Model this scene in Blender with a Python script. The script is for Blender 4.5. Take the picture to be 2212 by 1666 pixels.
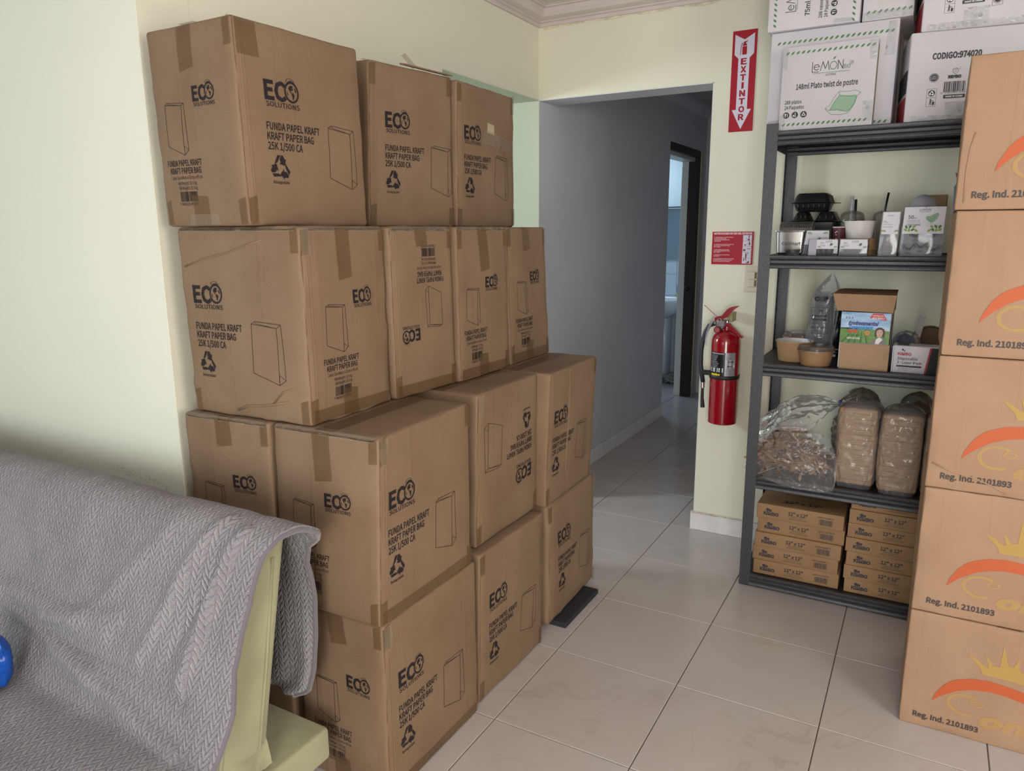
import bpy, math, random
import numpy as np
from mathutils import Vector, Matrix, noise
from mathutils.geometry import tessellate_polygon

# ------------------------------------------------------------------ camera, world, lights
for o in list(bpy.data.objects): bpy.data.objects.remove(o, do_unlink=True)
SC = bpy.context.scene
COL = SC.collection
FPX, YAW, PITCH, ROLL = 1590.9876, -0.513927, 0.205490, -0.0064545
CAM = np.array([1.070483, -2.218841, 1.508698])
def _basis():
    cy, sy, cp, sp, cr, sr = math.cos(YAW), math.sin(YAW), math.cos(PITCH), math.sin(PITCH), math.cos(ROLL), math.sin(ROLL)
    F = np.array([sy*cp, cy*cp, -sp]); R = np.array([cy, -sy, 0.0]); U = np.cross(R, F)
    return cr*R + sr*U, -sr*R + cr*U, F
CR, CU, CF = _basis()
cam_d = bpy.data.cameras.new('camera'); cam = bpy.data.objects.new('camera', cam_d); COL.objects.link(cam)
cam_d.sensor_fit = 'HORIZONTAL'; cam_d.sensor_width = 36.0; cam_d.lens = 36.0*FPX/2212.0
cam_d.clip_start = 0.05; cam_d.clip_end = 60
M = Matrix.Identity(4)
for i in range(3): M[i][0], M[i][1], M[i][2], M[i][3] = CR[i], CU[i], -CF[i], CAM[i]
cam.matrix_world = M
SC.camera = cam
SC.view_settings.view_transform = 'Standard'; SC.view_settings.look = 'None'
SC.view_settings.gamma = 1.0; SC.view_settings.use_curve_mapping = False
SC.view_settings.exposure = 0.14

W = bpy.data.worlds.new('world'); SC.world = W; W.use_nodes = True
W.node_tree.nodes['Background'].inputs[0].default_value = (0.75, 0.85, 1.0, 1)
W.node_tree.nodes['Background'].inputs[1].default_value = 0.6

def area(name, loc, target, sx, sy, power, color):
    d = bpy.data.lights.new(name, 'AREA'); d.shape = 'RECTANGLE'; d.size = sx; d.size_y = sy; d.energy = power; d.color = color
    o = bpy.data.objects.new(name, d); COL.objects.link(o); o.location = loc
    o.rotation_euler = (Vector(target)-Vector(loc)).to_track_quat('-Z', 'Y').to_euler()
    return o
# daylight through the glazed entrance and the window behind the camera, the next room's window and the bathroom's
area('entrance_daylight', (1.75, -4.35, 1.2), (1.35, 0, 1.15), 1.3, 2.1, 94, (1.0, 0.978, 0.945))
area('window_daylight', (-1.3, -4.35, 1.25), (-0.9, 0, 1.1), 1.7, 1.2, 26, (0.78, 0.91, 1.0))
area('right_fill_light', (3.22, -1.6, 1.6), (0.0, -1.0, 1.6), 1.5, 1.3, 54, (1.0, 0.965, 0.915))  # added fill to brighten faces turned right; that wall has no window
area('side_room_daylight', (-3.3, -0.25, 1.85), (0.0, 1.55, 0.3), 0.28, 0.6, 54, (0.78, 0.90, 1.0))
area('bathroom_daylight', (-1.75, 4.7, 2.2), (-1.2, 5.0, 1.0), 0.5, 0.5, 9, (0.62, 0.80, 1.0))

def at(px, py, Y=None, X=None, Z=None):
    """where the line of sight through a photograph point meets a plane of the room"""
    d = (px-1106.0)/FPX*CR - (py-833.0)/FPX*CU + CF
    if Y is not None: t = (Y-CAM[1])/d[1]
    elif X is not None: t = (X-CAM[0])/d[0]
    else: t = (Z-CAM[2])/d[2]
    return Vector(CAM + d*t)

# ------------------------------------------------------------------ materials
def lin(c):
    out = []
    for v in c[:3]:
        v = v/255.0
        out.append(v/12.92 if v <= 0.04045 else ((v+0.055)/1.055)**2.4)
    return out
MATS = {}
def mat(name, rgb, rough=0.6, metal=0.0, alpha=1.0, spec=0.5, coat=0.0, var=0.0, vscale=4.0, vrgb=None, bump=0.0, bscale=200.0, bdist=0.002,
        stretch=None, coords='Object', trans=0.0, ior=1.45, sheen=0.0, emit=0.0, detail=3.0):
    if name in MATS: return MATS[name]
    m = bpy.data.materials.new(name); m.use_nodes = True; MATS[name] = m
    nt = m.node_tree; N = nt.nodes; L = nt.links
    b = N['Principled BSDF']
    c = lin(rgb)
    b.inputs['Base Color'].default_value = (*c, 1); b.inputs['Roughness'].default_value = rough
    b.inputs['Metallic'].default_value = metal; b.inputs['Alpha'].default_value = alpha
    b.inputs['Specular IOR Level'].default_value = spec; b.inputs['Coat Weight'].default_value = coat
    b.inputs['Transmission Weight'].default_value = trans; b.inputs['IOR'].default_value = ior
    b.inputs['Sheen Weight'].default_value = sheen
    if emit: b.inputs['Emission Color'].default_value = (*c, 1); b.inputs['Emission Strength'].default_value = emit
    tc = N.new('ShaderNodeTexCoord'); src = tc.outputs[coords]
    if stretch:
        mp = N.new('ShaderNodeMapping'); mp.inputs['Scale'].default_value = stretch; L.new(src, mp.inputs[0]); src = mp.outputs[0]
    if var:
        nz = N.new('ShaderNodeTexNoise'); nz.inputs['Scale'].default_value = vscale; nz.inputs['Detail'].default_value = detail
        L.new(src, nz.inputs['Vector'])
        mx = N.new('ShaderNodeMix'); mx.data_type = 'RGBA'
        c2 = lin(vrgb) if vrgb else [v*(1-var) for v in c]
        c1 = c if vrgb else [min(1, v*(1+var*0.6)) for v in c]
        mx.inputs[6].default_value = (*c1, 1); mx.inputs[7].default_value = (*c2, 1)
        rp = N.new('ShaderNodeMapRange'); rp.inputs[1].default_value = 0.3; rp.inputs[2].default_value = 0.7
        L.new(nz.outputs[0], rp.inputs[0]); L.new(rp.outputs[0], mx.inputs[0]); L.new(mx.outputs[2], b.inputs['Base Color'])
    if bump:
        nz = N.new('ShaderNodeTexNoise'); nz.inputs['Scale'].default_value = bscale; nz.inputs['Detail'].default_value = detail
        L.new(src, nz.inputs['Vector'])
        bp = N.new('ShaderNodeBump'); bp.inputs['Strength'].default_value = bump; bp.inputs['Distance'].default_value = bdist
        L.new(nz.outputs[0], bp.inputs['Height']); L.new(bp.outputs[0], b.inputs['Normal'])
    return m

def nodes(m): return m.node_tree.nodes, m.node_tree.links, m.node_tree.nodes['Principled BSDF']
def math_node(N, L, op, a, b=None):
    n = N.new('ShaderNodeMath'); n.operation = op
    for i, v in enumerate((a, b)):
        if v is None: continue
        if hasattr(v, 'is_output'): L.new(v, n.inputs[i])
        else: n.inputs[i].default_value = v
    return n.outputs[0]

def cardboard(name, rgb, dark, rough=0.62):
    """kraft board: fibre mottling, faint upright corrugation and a few sharper creases"""
    m = mat(name, rgb, rough=rough, spec=0.3); N, L, b = nodes(m)
    tc = N.new('ShaderNodeTexCoord'); uv = tc.outputs['UV']
    def nz(scale, sx, sy, det):
        mp = N.new('ShaderNodeMapping'); mp.inputs['Scale'].default_value = (sx, sy, 1); L.new(uv, mp.inputs[0])
        oi = N.new('ShaderNodeObjectInfo')
        ad = N.new('ShaderNodeVectorMath'); ad.operation = 'ADD'
        cb = N.new('ShaderNodeCombineXYZ'); L.new(math_node(N, L, 'MULTIPLY', oi.outputs['Random'], 40.0), cb.inputs[0]); L.new(cb.outputs[0], cb.inputs[1]) if False else None
        L.new(mp.outputs[0], ad.inputs[0]); L.new(cb.outputs[0], ad.inputs[1])
        n = N.new('ShaderNodeTexNoise'); n.inputs['Scale'].default_value = scale; n.inputs['Detail'].default_value = det
        L.new(ad.outputs[0], n.inputs['Vector']); return n.outputs[0]
    fibre = nz(1, 420, 160, 2); cloud = nz(1, 5, 4, 3); flute = nz(1, 150, 1.2, 1); crease = nz(1, 34, 0.8, 0)
    ck = N.new('ShaderNodeMapRange'); ck.inputs[1].default_value = 0.66; ck.inputs[2].default_value = 0.72; L.new(crease, ck.inputs[0])
    t = math_node(N, L, 'ADD', math_node(N, L, 'MULTIPLY', fibre, 0.5), math_node(N, L, 'MULTIPLY', cloud, 0.9))
    rp = N.new('ShaderNodeMapRange'); rp.inputs[1].default_value = 0.5; rp.inputs[2].default_value = 0.95; L.new(t, rp.inputs[0])
    mx = N.new('ShaderNodeMix'); mx.data_type = 'RGBA'; mx.inputs[6].default_value = (*lin(dark), 1); mx.inputs[7].default_value = (*lin(rgb), 1)
    L.new(rp.outputs[0], mx.inputs[0]); L.new(mx.outputs[2], b.inputs['Base Color'])
    h = math_node(N, L, 'ADD', math_node(N, L, 'MULTIPLY', flute, 0.35), math_node(N, L, 'ADD', math_node(N, L, 'MULTIPLY', fibre, 0.12), math_node(N, L, 'MULTIPLY', ck.outputs[0], 0.5)))
    bp = N.new('ShaderNodeBump'); bp.inputs['Strength'].default_value = 0.32; bp.inputs['Distance'].default_value = 0.0025
    L.new(h, bp.inputs['Height']); L.new(bp.outputs[0], b.inputs['Normal'])
    return m

def film(name, rgb=(235, 238, 240), body=0.10, rough=0.12, scale=38, strength=0.9, gloss=0.30):
    """crinkled clear plastic: mostly see-through, a little haze, sharp glints"""
    if name in MATS: return MATS[name]
    m = bpy.data.materials.new(name); m.use_nodes = True; MATS[name] = m
    N, L = m.node_tree.nodes, m.node_tree.links
    N.remove(N['Principled BSDF']); out = N['Material Output']
    tr = N.new('ShaderNodeBsdfTransparent'); tr.inputs[0].default_value = (0.96, 0.97, 0.97, 1)
    df = N.new('ShaderNodeBsdfDiffuse'); df.inputs[0].default_value = (*lin(rgb), 1)
    gl = N.new('ShaderNodeBsdfGlossy'); gl.inputs['Roughness'].default_value = rough
    tc = N.new('ShaderNodeTexCoord'); nz = N.new('ShaderNodeTexNoise'); nz.inputs['Scale'].default_value = scale; nz.inputs['Detail'].default_value = 3
    nz.noise_type = 'RIDGED_MULTIFRACTAL' if hasattr(nz, 'noise_type') else nz.noise_type
    L.new(tc.outputs['Object'], nz.inputs['Vector'])
    bp = N.new('ShaderNodeBump'); bp.inputs['Strength'].default_value = strength; bp.inputs['Distance'].default_value = 0.01
    L.new(nz.outputs[0], bp.inputs['Height']); L.new(bp.outputs[0], gl.inputs['Normal']); L.new(bp.outputs[0], df.inputs['Normal'])
    m1 = N.new('ShaderNodeMixShader'); m1.inputs[0].default_value = body; L.new(tr.outputs[0], m1.inputs[1]); L.new(df.outputs[0], m1.inputs[2])
    fr = N.new('ShaderNodeFresnel'); fr.inputs[0].default_value = 1.5; L.new(bp.outputs[0], fr.inputs['Normal'])
    fa = math_node(N, L, 'MINIMUM', math_node(N, L, 'MULTIPLY', fr.outputs[0], gloss*4), 0.85)
    m2 = N.new('ShaderNodeMixShader'); L.new(fa, m2.inputs[0]); L.new(m1.outputs[0], m2.inputs[1]); L.new(gl.outputs[0], m2.inputs[2])
    L.new(m2.outputs[0], out.inputs['Surface'])
    return m

# ------------------------------------------------------------------ object helpers
ORG = {}
def tag(o, label=None, cat=None, group=None, kind=None):
    if label: o['label'] = label
    if cat: o['category'] = cat
    if group: o['group'] = group
    if kind: o['kind'] = kind
    return o
def thing(name, loc, label, cat, group=None):
    o = bpy.data.objects.new(name, None); COL.objects.link(o); o.location = loc; o.empty_display_size = 0.05
    ORG[o] = Vector(loc); return tag(o, label, cat, group)

class MB:
    def __init__(s): s.v = []; s.f = []; s.m = []; s.uv = []
    def add(s, verts, faces, mi=0, uvs=None):
        k = len(s.v); s.v += [tuple(p) for p in verts]
        for i, f in enumerate(faces):
            s.f.append([k+j for j in f]); s.m.append(mi); s.uv.append(uvs[i] if uvs else None)
        return s
    def box(s, lo, hi, mi=0):
        x0, y0, z0 = lo; x1, y1, z1 = hi
        v = [(x0,y0,z0),(x1,y0,z0),(x1,y1,z0),(x0,y1,z0),(x0,y0,z1),(x1,y0,z1),(x1,y1,z1),(x0,y1,z1)]
        f = [(0,3,2,1),(4,5,6,7),(0,1,5,4),(1,2,6,5),(2,3,7,6),(3,0,4,7)]
        uv = [[(v[i][0],v[i][1]) for i in f[0]],[(v[i][0],v[i][1]) for i in f[1]],[(v[i][0],v[i][2]) for i in f[2]],[(v[i][1],v[i][2]) for i in f[3]],[(v[i][0],v[i][2]) for i in f[4]],[(v[i][1],v[i][2]) for i in f[5]]]
        return s.add(v, f, mi, uv)
    def cbox(s, lo, hi, b=0.003, mi=0):
        """box with chamfered edges"""
        c8 = hexa(lo, hi); rb = RBox(c8, b, n=1); rb.emit(s, mi); return s
    def hexa(s, c8, mi=0):
        v = c8; f = [(0,2,3,1),(4,5,7,6),(0,1,5,4),(1,3,7,5),(3,2,6,7),(2,0,4,6)]
        return s.add(v, f, mi)
    def lathe(s, prof, c, n=32, mi=0, axis='Z', a0=0.0, a1=2*math.pi, wob=None):
        full = abs(a1-a0-2*math.pi) < 1e-6; cols = n if full else n+1; v = []
        for (r, z) in prof:
            for k in range(cols):
                a = a0+(a1-a0)*k/n; rr = r*(wob(a, z) if wob else 1)
                v.append(axp(c, rr*math.cos(a), rr*math.sin(a), z, axis))
        f = []
        for i in range(len(prof)-1):
            for k in range(n):
                k2 = (k+1) % cols
                f.append((i*cols+k, i*cols+k2, (i+1)*cols+k2, (i+1)*cols+k))
        return s.add(v, f, mi)
    def disc(s, c, r, n=32, mi=0, axis='Z', z=0.0):
        v = [axp(c, r*math.cos(2*math.pi*k/n), r*math.sin(2*math.pi*k/n), z, axis) for k in range(n)]
        return s.add(v, [tuple(range(n))], mi)
    def tube(s, pts, r, n=10, mi=0, cap=True, rs=None):
        pts = [Vector(p) for p in pts]; v = []; prev = None
        for i, p in enumerate(pts):
            d = (pts[min(i+1, len(pts)-1)]-pts[max(i-1, 0)]).normalized()
            if prev is None:
                a = d.orthogonal().normalized()
            else:
                a = (prev - d*prev.dot(d)).normalized()
            prev = a; b = d.cross(a); rr = rs[i] if rs else r
            for k in range(n):
                t = 2*math.pi*k/n; v.append(p + (a*math.cos(t)+b*math.sin(t))*rr)
        f = [(i*n+k, i*n+(k+1) % n, (i+1)*n+(k+1) % n, (i+1)*n+k) for i in range(len(pts)-1) for k in range(n)]
        if cap: f += [tuple(range(n))[::-1], tuple((len(pts)-1)*n+k for k in range(n))]
        return s.add(v, f, mi)
    def grid(s, fn, nu, nv, mi=0, uvf=None):
        v = [fn(i/nu, j/nv) for j in range(nv+1) for i in range(nu+1)]
        f = []; uv = []
        for j in range(nv):
            for i in range(nu):
                a = j*(nu+1)+i; f.append((a, a+1, a+nu+2, a+nu+1))
                if uvf: uv.append([uvf(i/nu, j/nv), uvf((i+1)/nu, j/nv), uvf((i+1)/nu, (j+1)/nv), uvf(i/nu, (j+1)/nv)])
        return s.add(v, f, mi, uv if uvf else None)
    def sweep(s, prof, path_fn, n, mi=0): pass
    def poly(s, pts, fn, mi=0):
        """filled 2-D outline pushed through fn(u, v) -> point"""
        tris = tessellate_polygon([[Vector((p[0], p[1], 0)) for p in pts]])
        area2 = sum(pts[i][0]*pts[(i+1) % len(pts)][1]-pts[(i+1) % len(pts)][0]*pts[i][1] for i in range(len(pts)))
        out = []
        for t in tris:
            a, b, c = (pts[i] for i in t)
            cr = (b[0]-a[0])*(c[1]-a[1])-(c[0]-a[0])*(b[1]-a[1])
            out.append(tuple(t) if cr > 0 else tuple(t[::-1]))
        P2 = [tuple(p[:2]) for p in pts]; todo = [(t, 0) for t in out]; fin = []; cache = {}
        def mid(i, j):
            k = (min(i, j), max(i, j))
            if k not in cache: cache[k] = len(P2); P2.append(((P2[i][0]+P2[j][0])/2, (P2[i][1]+P2[j][1])/2))
            return cache[k]
        while todo:                      # keep pieces small so that print follows the surface it lies on
            (i, j, k), dpt = todo.pop(); m_ = max(math.dist(P2[i], P2[j]), math.dist(P2[j], P2[k]), math.dist(P2[k], P2[i]))
            if m_ < 0.035 or dpt > 4: fin.append((i, j, k)); continue
            a, b, c = mid(i, j), mid(j, k), mid(k, i); todo += [((i, a, c), dpt+1), ((a, j, b), dpt+1), ((c, b, k), dpt+1), ((a, b, c), dpt+1)]
        return s.add([fn(p[0], p[1]) for p in P2], fin, mi)
    def build(s, name, mats, parent=None, smooth=False, kind=None, angle=None):
        if not isinstance(mats, (list, tuple)): mats = [mats]
        if parent is not None: org = ORG[parent]
        else:
            a = np.array(s.v); lo, hi = a.min(0), a.max(0); org = Vector(((lo[0]+hi[0])/2, (lo[1]+hi[1])/2, lo[2]))
        me = bpy.data.meshes.new(name)
        me.from_pydata([(p[0]-org.x, p[1]-org.y, p[2]-org.z) for p in s.v], [], s.f)
        for mm in mats: me.materials.append(mm)
        me.polygons.foreach_set('material_index', s.m)
        if smooth: me.polygons.foreach_set('use_smooth', [True]*len(s.f))
        if any(u is not None for u in s.uv):
            ul = me.uv_layers.new(name='UVMap'); flat = []
            for f, u in zip(s.f, s.uv):
                if u is None: flat += [0.0, 0.0]*len(f)
                else:
                    for q in u: flat += [q[0], q[1]]
            ul.data.foreach_set('uv', flat)
        me.update()
        if smooth and angle: me.set_sharp_from_angle(angle=math.radians(angle))
        o = bpy.data.objects.new(name, me); COL.objects.link(o)
        if parent is not None: o.parent = parent
        if parent is None: o.location = org
        ORG[o] = org
        if kind: o['kind'] = kind
        return o

def axp(c, a, b, z, axis):
    if axis == 'Z': return (c[0]+a, c[1]+b, c[2]+z)
    if axis == 'Y': return (c[0]+a, c[1]-z, c[2]+b)     # lathe axis points to -Y (towards the camera side)
    return (c[0]+z, c[1]+a, c[2]+b)
def hexa(lo, hi, yaw=0.0, piv=None):
    c = [(x, y, z) for z in (lo[2], hi[2]) for y in (lo[1], hi[1]) for x in (lo[0], hi[0])]
    if yaw:
        px, py = piv if piv else ((lo[0]+hi[0])/2, (lo[1]+hi[1])/2); cs, sn = math.cos(yaw), math.sin(yaw)
        c = [(px+(x-px)*cs-(y-py)*sn, py+(x-px)*sn+(y-py)*cs, z) for x, y, z in c]
    return c

class RBox:
    """rounded, warped box on eight corners ordered x fastest, then y, then z"""
    FACES = {'F': ((0,0,0),(1,0,0),(0,0,1)), 'R': ((1,0,0),(0,1,0),(0,0,1)), 'B': ((1,1,0),(-1,0,0),(0,0,1)),
             'L': ((0,1,0),(0,-1,0),(0,0,1)), 'T': ((0,0,1),(1,0,0),(0,1,0)), 'D': ((0,1,0),(1,0,0),(0,-1,0))}
    def __init__(s, c8, r=0.006, n=8, bulge=0.0, rough=0.0, seed=0, crush=0.0):
        s.c = np.array([tuple(p) for p in c8], float); s.r = r; s.n = n; s.bulge = bulge; s.rough = rough; s.seed = seed; s.crush = crush
        c = s.c
        s.dims = np.array([np.linalg.norm(c[1]-c[0]), np.linalg.norm(c[2]-c[0]), np.linalg.norm(c[4]-c[0])])
        s.nrm = {}
        for k, (o, u, v) in s.FACES.items():
            o, u, v = map(np.array, (o, u, v)); a = s.tri(o+u*1.0)-s.tri(o*1.0); b = s.tri(o+v*1.0)-s.tri(o*1.0)
            nn = np.cross(a, b); s.nrm[k] = nn/np.linalg.norm(nn)
        s.wh = {k: (float(s.dims[np.abs(np.array(u)).argmax()]), float(s.dims[np.abs(np.array(v)).argmax()])) for k, (o, u, v) in s.FACES.items()}
    def tri(s, t):
        x, y, z = t; c = s.c
        return ((c[0]*(1-x)+c[1]*x)*(1-y)+(c[2]*(1-x)+c[3]*x)*y)*(1-z)+((c[4]*(1-x)+c[5]*x)*(1-y)+(c[6]*(1-x)+c[7]*x)*y)*z
    def disp(s, k, u, v):
        if not (s.bulge or s.rough): return 0.0
        fa = 4*u*(1-u)*4*v*(1-v); b = s.bulge
        if k in 'TD': return 0.0
        d = b*fa
        if s.rough:
            i = 'FRBLTD'.index(k); w, h = s.wh[k]
            d += s.rough*min(1, fa*2.2)*noise.noise(Vector((u*w*7+s.seed*3.1, v*h*5+i*7.7, s.seed*1.7)))
        return d
    def pt(s, k, u, v, off=0.0006):
        """point on face k at u, v metres from its lower-left corner"""
        w, h = s.wh[k]; u /= w; v /= h
        o, a, b = (np.array(q, float) for q in s.FACES[k])
        return tuple(s.tri(o+a*u+b*v) + s.nrm[k]*(s.disp(k, min(max(u,0),1), min(max(v,0),1))+off))
    def face(s, k, off=0.0006, flip=False):
        w, h = s.wh[k]
        if flip: return lambda u, v: s.pt(k, w-u, h-v, off)
        return lambda u, v: s.pt(k, u, v, off)
    def emit(s, mb, mi=0):
        r, D = s.r, s.dims; key = {}; verts = []; faces = []; uvs = []
        def par(L):
            e = min(r/L, 0.49)
            a = [0, e*0.35, e] if s.n > 1 else [0, e]
            mid = [e+(1-2*e)*i/s.n for i in range(1, s.n)]
            return a+mid+[1-q for q in a[::-1]]
        for k, (o, u, v) in s.FACES.items():
            o, u, v = (np.array(q, float) for q in (o, u, v)); w, h = s.wh[k]; pu, pv = par(w), par(h); g = []
            for b in pv:
                row = []
                for a in pu:
                    p = o+u*a+v*b; kk = tuple(np.round(p, 5))
                    if kk not in key:
                        q = p*D; inn = np.clip(q, r, D-r); d = q-inn; ln = np.linalg.norm(d)
                        nz_ = int((np.abs(d) > 1e-9).sum())
                        if nz_ > 1 and ln > 1e-9:
                            q = inn+d/ln*r if s.n > 1 else inn+d*0.5
                        P = s.tri(q/D)
                        if nz_ <= 1: P = P+s.nrm[k]*s.disp(k, a, b)
                        elif s.crush:
                            P = P+np.array(noise.noise_vector(Vector((P[0]*19+s.seed, P[1]*19, P[2]*19))))*s.crush
                        key[kk] = len(verts); verts.append(tuple(P))
                    row.append(key[kk])
                g.append(row)
            for j in range(len(pv)-1):
                for i in range(len(pu)-1):
                    faces.append((g[j][i], g[j][i+1], g[j+1][i+1], g[j+1][i]))
                    uvs.append([(pu[i]*w, pv[j]*h), (pu[i+1]*w, pv[j]*h), (pu[i+1]*w, pv[j+1]*h), (pu[i]*w, pv[j+1]*h)])
        mb.add(verts, faces, mi, uvs)

# ------------------------------------------------------------------ flat print: lettering, marks, drawings
_TXT = {}
try: FONT = bpy.data.fonts.load(bpy.utils.system_resource('DATAFILES', path='fonts')+'/Noto Sans CJK Regular.woff2')      # the sans face shipped inside Blender
except Exception: FONT = None
_CAP = {}
def text2d(s, bold):
    """filled outlines of a line of lettering; cap height 1, starting at u = 0 on the base line"""
    k = (s, bold)
    if k in _TXT: return _TXT[k]
    cu = bpy.data.curves.new('lettering', 'FONT'); cu.body = s
    if FONT: cu.font = FONT
    cu.size = 1.0; cu.resolution_u = 2; cu.offset = bold*0.45; cu.fill_mode = 'FRONT'
    o = bpy.data.objects.new('lettering', cu); COL.objects.link(o)
    dg = bpy.context.evaluated_depsgraph_get(); me = bpy.data.meshes.new_from_object(o.evaluated_get(dg))
    v = [(p.co.x, p.co.y) for p in me.vertices]; f = [tuple(p.vertices) for p in me.polygons]
    bpy.data.objects.remove(o); bpy.data.curves.remove(cu); bpy.data.meshes.remove(me)
    if not v: v = [(0, 0), (1, 0), (0, 1)]; f = []
    a = np.array(v); a[:, 0] -= a[:, 0].min()
    if s == 'E': _CAP[0] = float(a[:, 1].max())
    else:
        if 0 not in _CAP: text2d('E', 0.0)
    a = a/_CAP[0]
    w = float(a[:, 0].max())
    _TXT[k] = (a, f, w); return _TXT[k]

class Print:
    def __init__(s): s.mb = MB(); s.fn0 = None; s.mi = 0; s.lift = -0.00022; s.last = None
    def fn(s, u, v):
        P_ = s.fn0(u, v)
        if s.lift <= 0: return P_
        e = 0.001; a = np.array(s.fn0(u+e, v))-P_; b = np.array(s.fn0(u, v+e))-P_; n = np.cross(a, b); n /= np.linalg.norm(n)
        return tuple(np.array(P_)+n*s.lift)
    def on(s, fn, mi=None):
        s.fn0 = fn
        if mi is not None: s.mi = mi
        return s
    def ink(s, mi):
        s.mi = mi
        if mi != s.last: s.lift = min(s.lift+0.00022, 0.0018); s.last = mi
        return s
    def text(s, t, u, v, h, w=None, bold=0.0, align='L', rot=0.0, shear=0.0):
        a, f, tw = text2d(t, bold); sx = (w/tw) if w else h; W_ = tw*sx
        u0 = {'L': 0, 'C': -W_/2, 'R': -W_}[align]; cs, sn = math.cos(rot), math.sin(rot)
        vs = []
        for x, y in a:
            X = u0+x*sx+y*h*shear; Y = y*h; vs.append(s.fn(u+X*cs-Y*sn, v+X*sn+Y*cs))
        s.mb.add(vs, f, s.mi); return s
    def poly(s, pts): s.mb.poly(pts, s.fn, s.mi); return s
    def rect(s, u0, v0, u1, v1): return s.poly([(u0, v0), (u1, v0), (u1, v1), (u0, v1)])
    def line(s, pts, w, closed=False):
        n = len(pts); rng = range(n if closed else n-1)
        for i in rng:
            (x0, y0), (x1, y1) = pts[i], pts[(i+1) % n]; L_ = math.hypot(x1-x0, y1-y0)
            if L_ < 1e-9: continue
            dx, dy = (x1-x0)/L_*w/2, (y1-y0)/L_*w/2; nn = max(1, int(L_/0.015)); vs = []
            for q in range(nn+1):
                t = q/nn; X, Y = x0-dx+(x1-x0+2*dx)*t, y0-dy+(y1-y0+2*dy)*t; vs += [s.fn(X+dy, Y-dx), s.fn(X-dy, Y+dx)]
            s.mb.add(vs, [(2*q, 2*q+2, 2*q+3, 2*q+1) for q in range(nn)], s.mi)
        return s
    def ring(s, u, v, ro, ri, n=28, sy=1.0, a0=0, a1=2*math.pi):
        vs = []; 
        for k in range(n+1):
            a = a0+(a1-a0)*k/n; vs += [s.fn(u+ro*math.cos(a), v+ro*sy*math.sin(a)), s.fn(u+ri*math.cos(a), v+ri*sy*math.sin(a))]
        s.mb.add(vs, [(2*k+1, 2*k, 2*k+2, 2*k+3) for k in range(n)], s.mi); return s
    def disc(s, u, v, r, n=24, sy=1.0): return s.poly([(u+r*math.cos(2*math.pi*k/n), v+r*sy*math.sin(2*math.pi*k/n)) for k in range(n)])
    def leaf(s, u, v, ln, wd, ang):
        pts = []; 
        for k in range(9):
            t = k/8; pts.append((-ln/2+ln*t, wd/2*math.sin(math.pi*t)**0.8))
        for k in range(7, 0, -1):
            t = k/8; pts.append((-ln/2+ln*t, -wd/2*math.sin(math.pi*t)**0.8))
        cs, sn = math.cos(ang), math.sin(ang)
        return s.poly([(u+x*cs-y*sn, v+x*sn+y*cs) for x, y in pts])
    def blob(s, u, v, pts, sc=1.0, rot=0.0):
        cs, sn = math.cos(rot), math.sin(rot)
        return s.poly([(u+(x*cs-y*sn)*sc, v+(x*sn+y*cs)*sc) for x, y in pts])
    def barcode(s, u0, v0, u1, v1, seed=1):
        rn = random.Random(seed); u = u0; n = 0
        unit = (u1-u0)/52
        while u < u1-unit:
            w = unit*rn.choice((1, 1, 2, 3)); s.rect(u, v0, min(u+w, u1), v1); u += w+unit*rn.choice((1, 1, 2)); n += 1
        return s
    def recycle(s, u, v, r):
        p1 = [(-.57,.22), (-.25,.41), (.05,.93), (-.24,.93)]
        p2 = [(.10,.93), (.28,.93), (.45,.63), (.58,.70), (.42,.17), (-.10,.31), (.06,.40), (-.04,.60)]
        for k in range(3):
            a = -2*math.pi/3*k; s.blob(u, v, p1, r, a); s.blob(u, v, p2, r, a)
        return s
    def build(s, name, mats, parent): return s.mb.build(name, mats, parent) if s.mb.f else None

def flat(o, ux, uy):
    o, ux, uy = Vector(o), Vector(ux).normalized(), Vector(uy).normalized()
    return lambda u, v: tuple(o+ux*u+uy*v)
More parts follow.
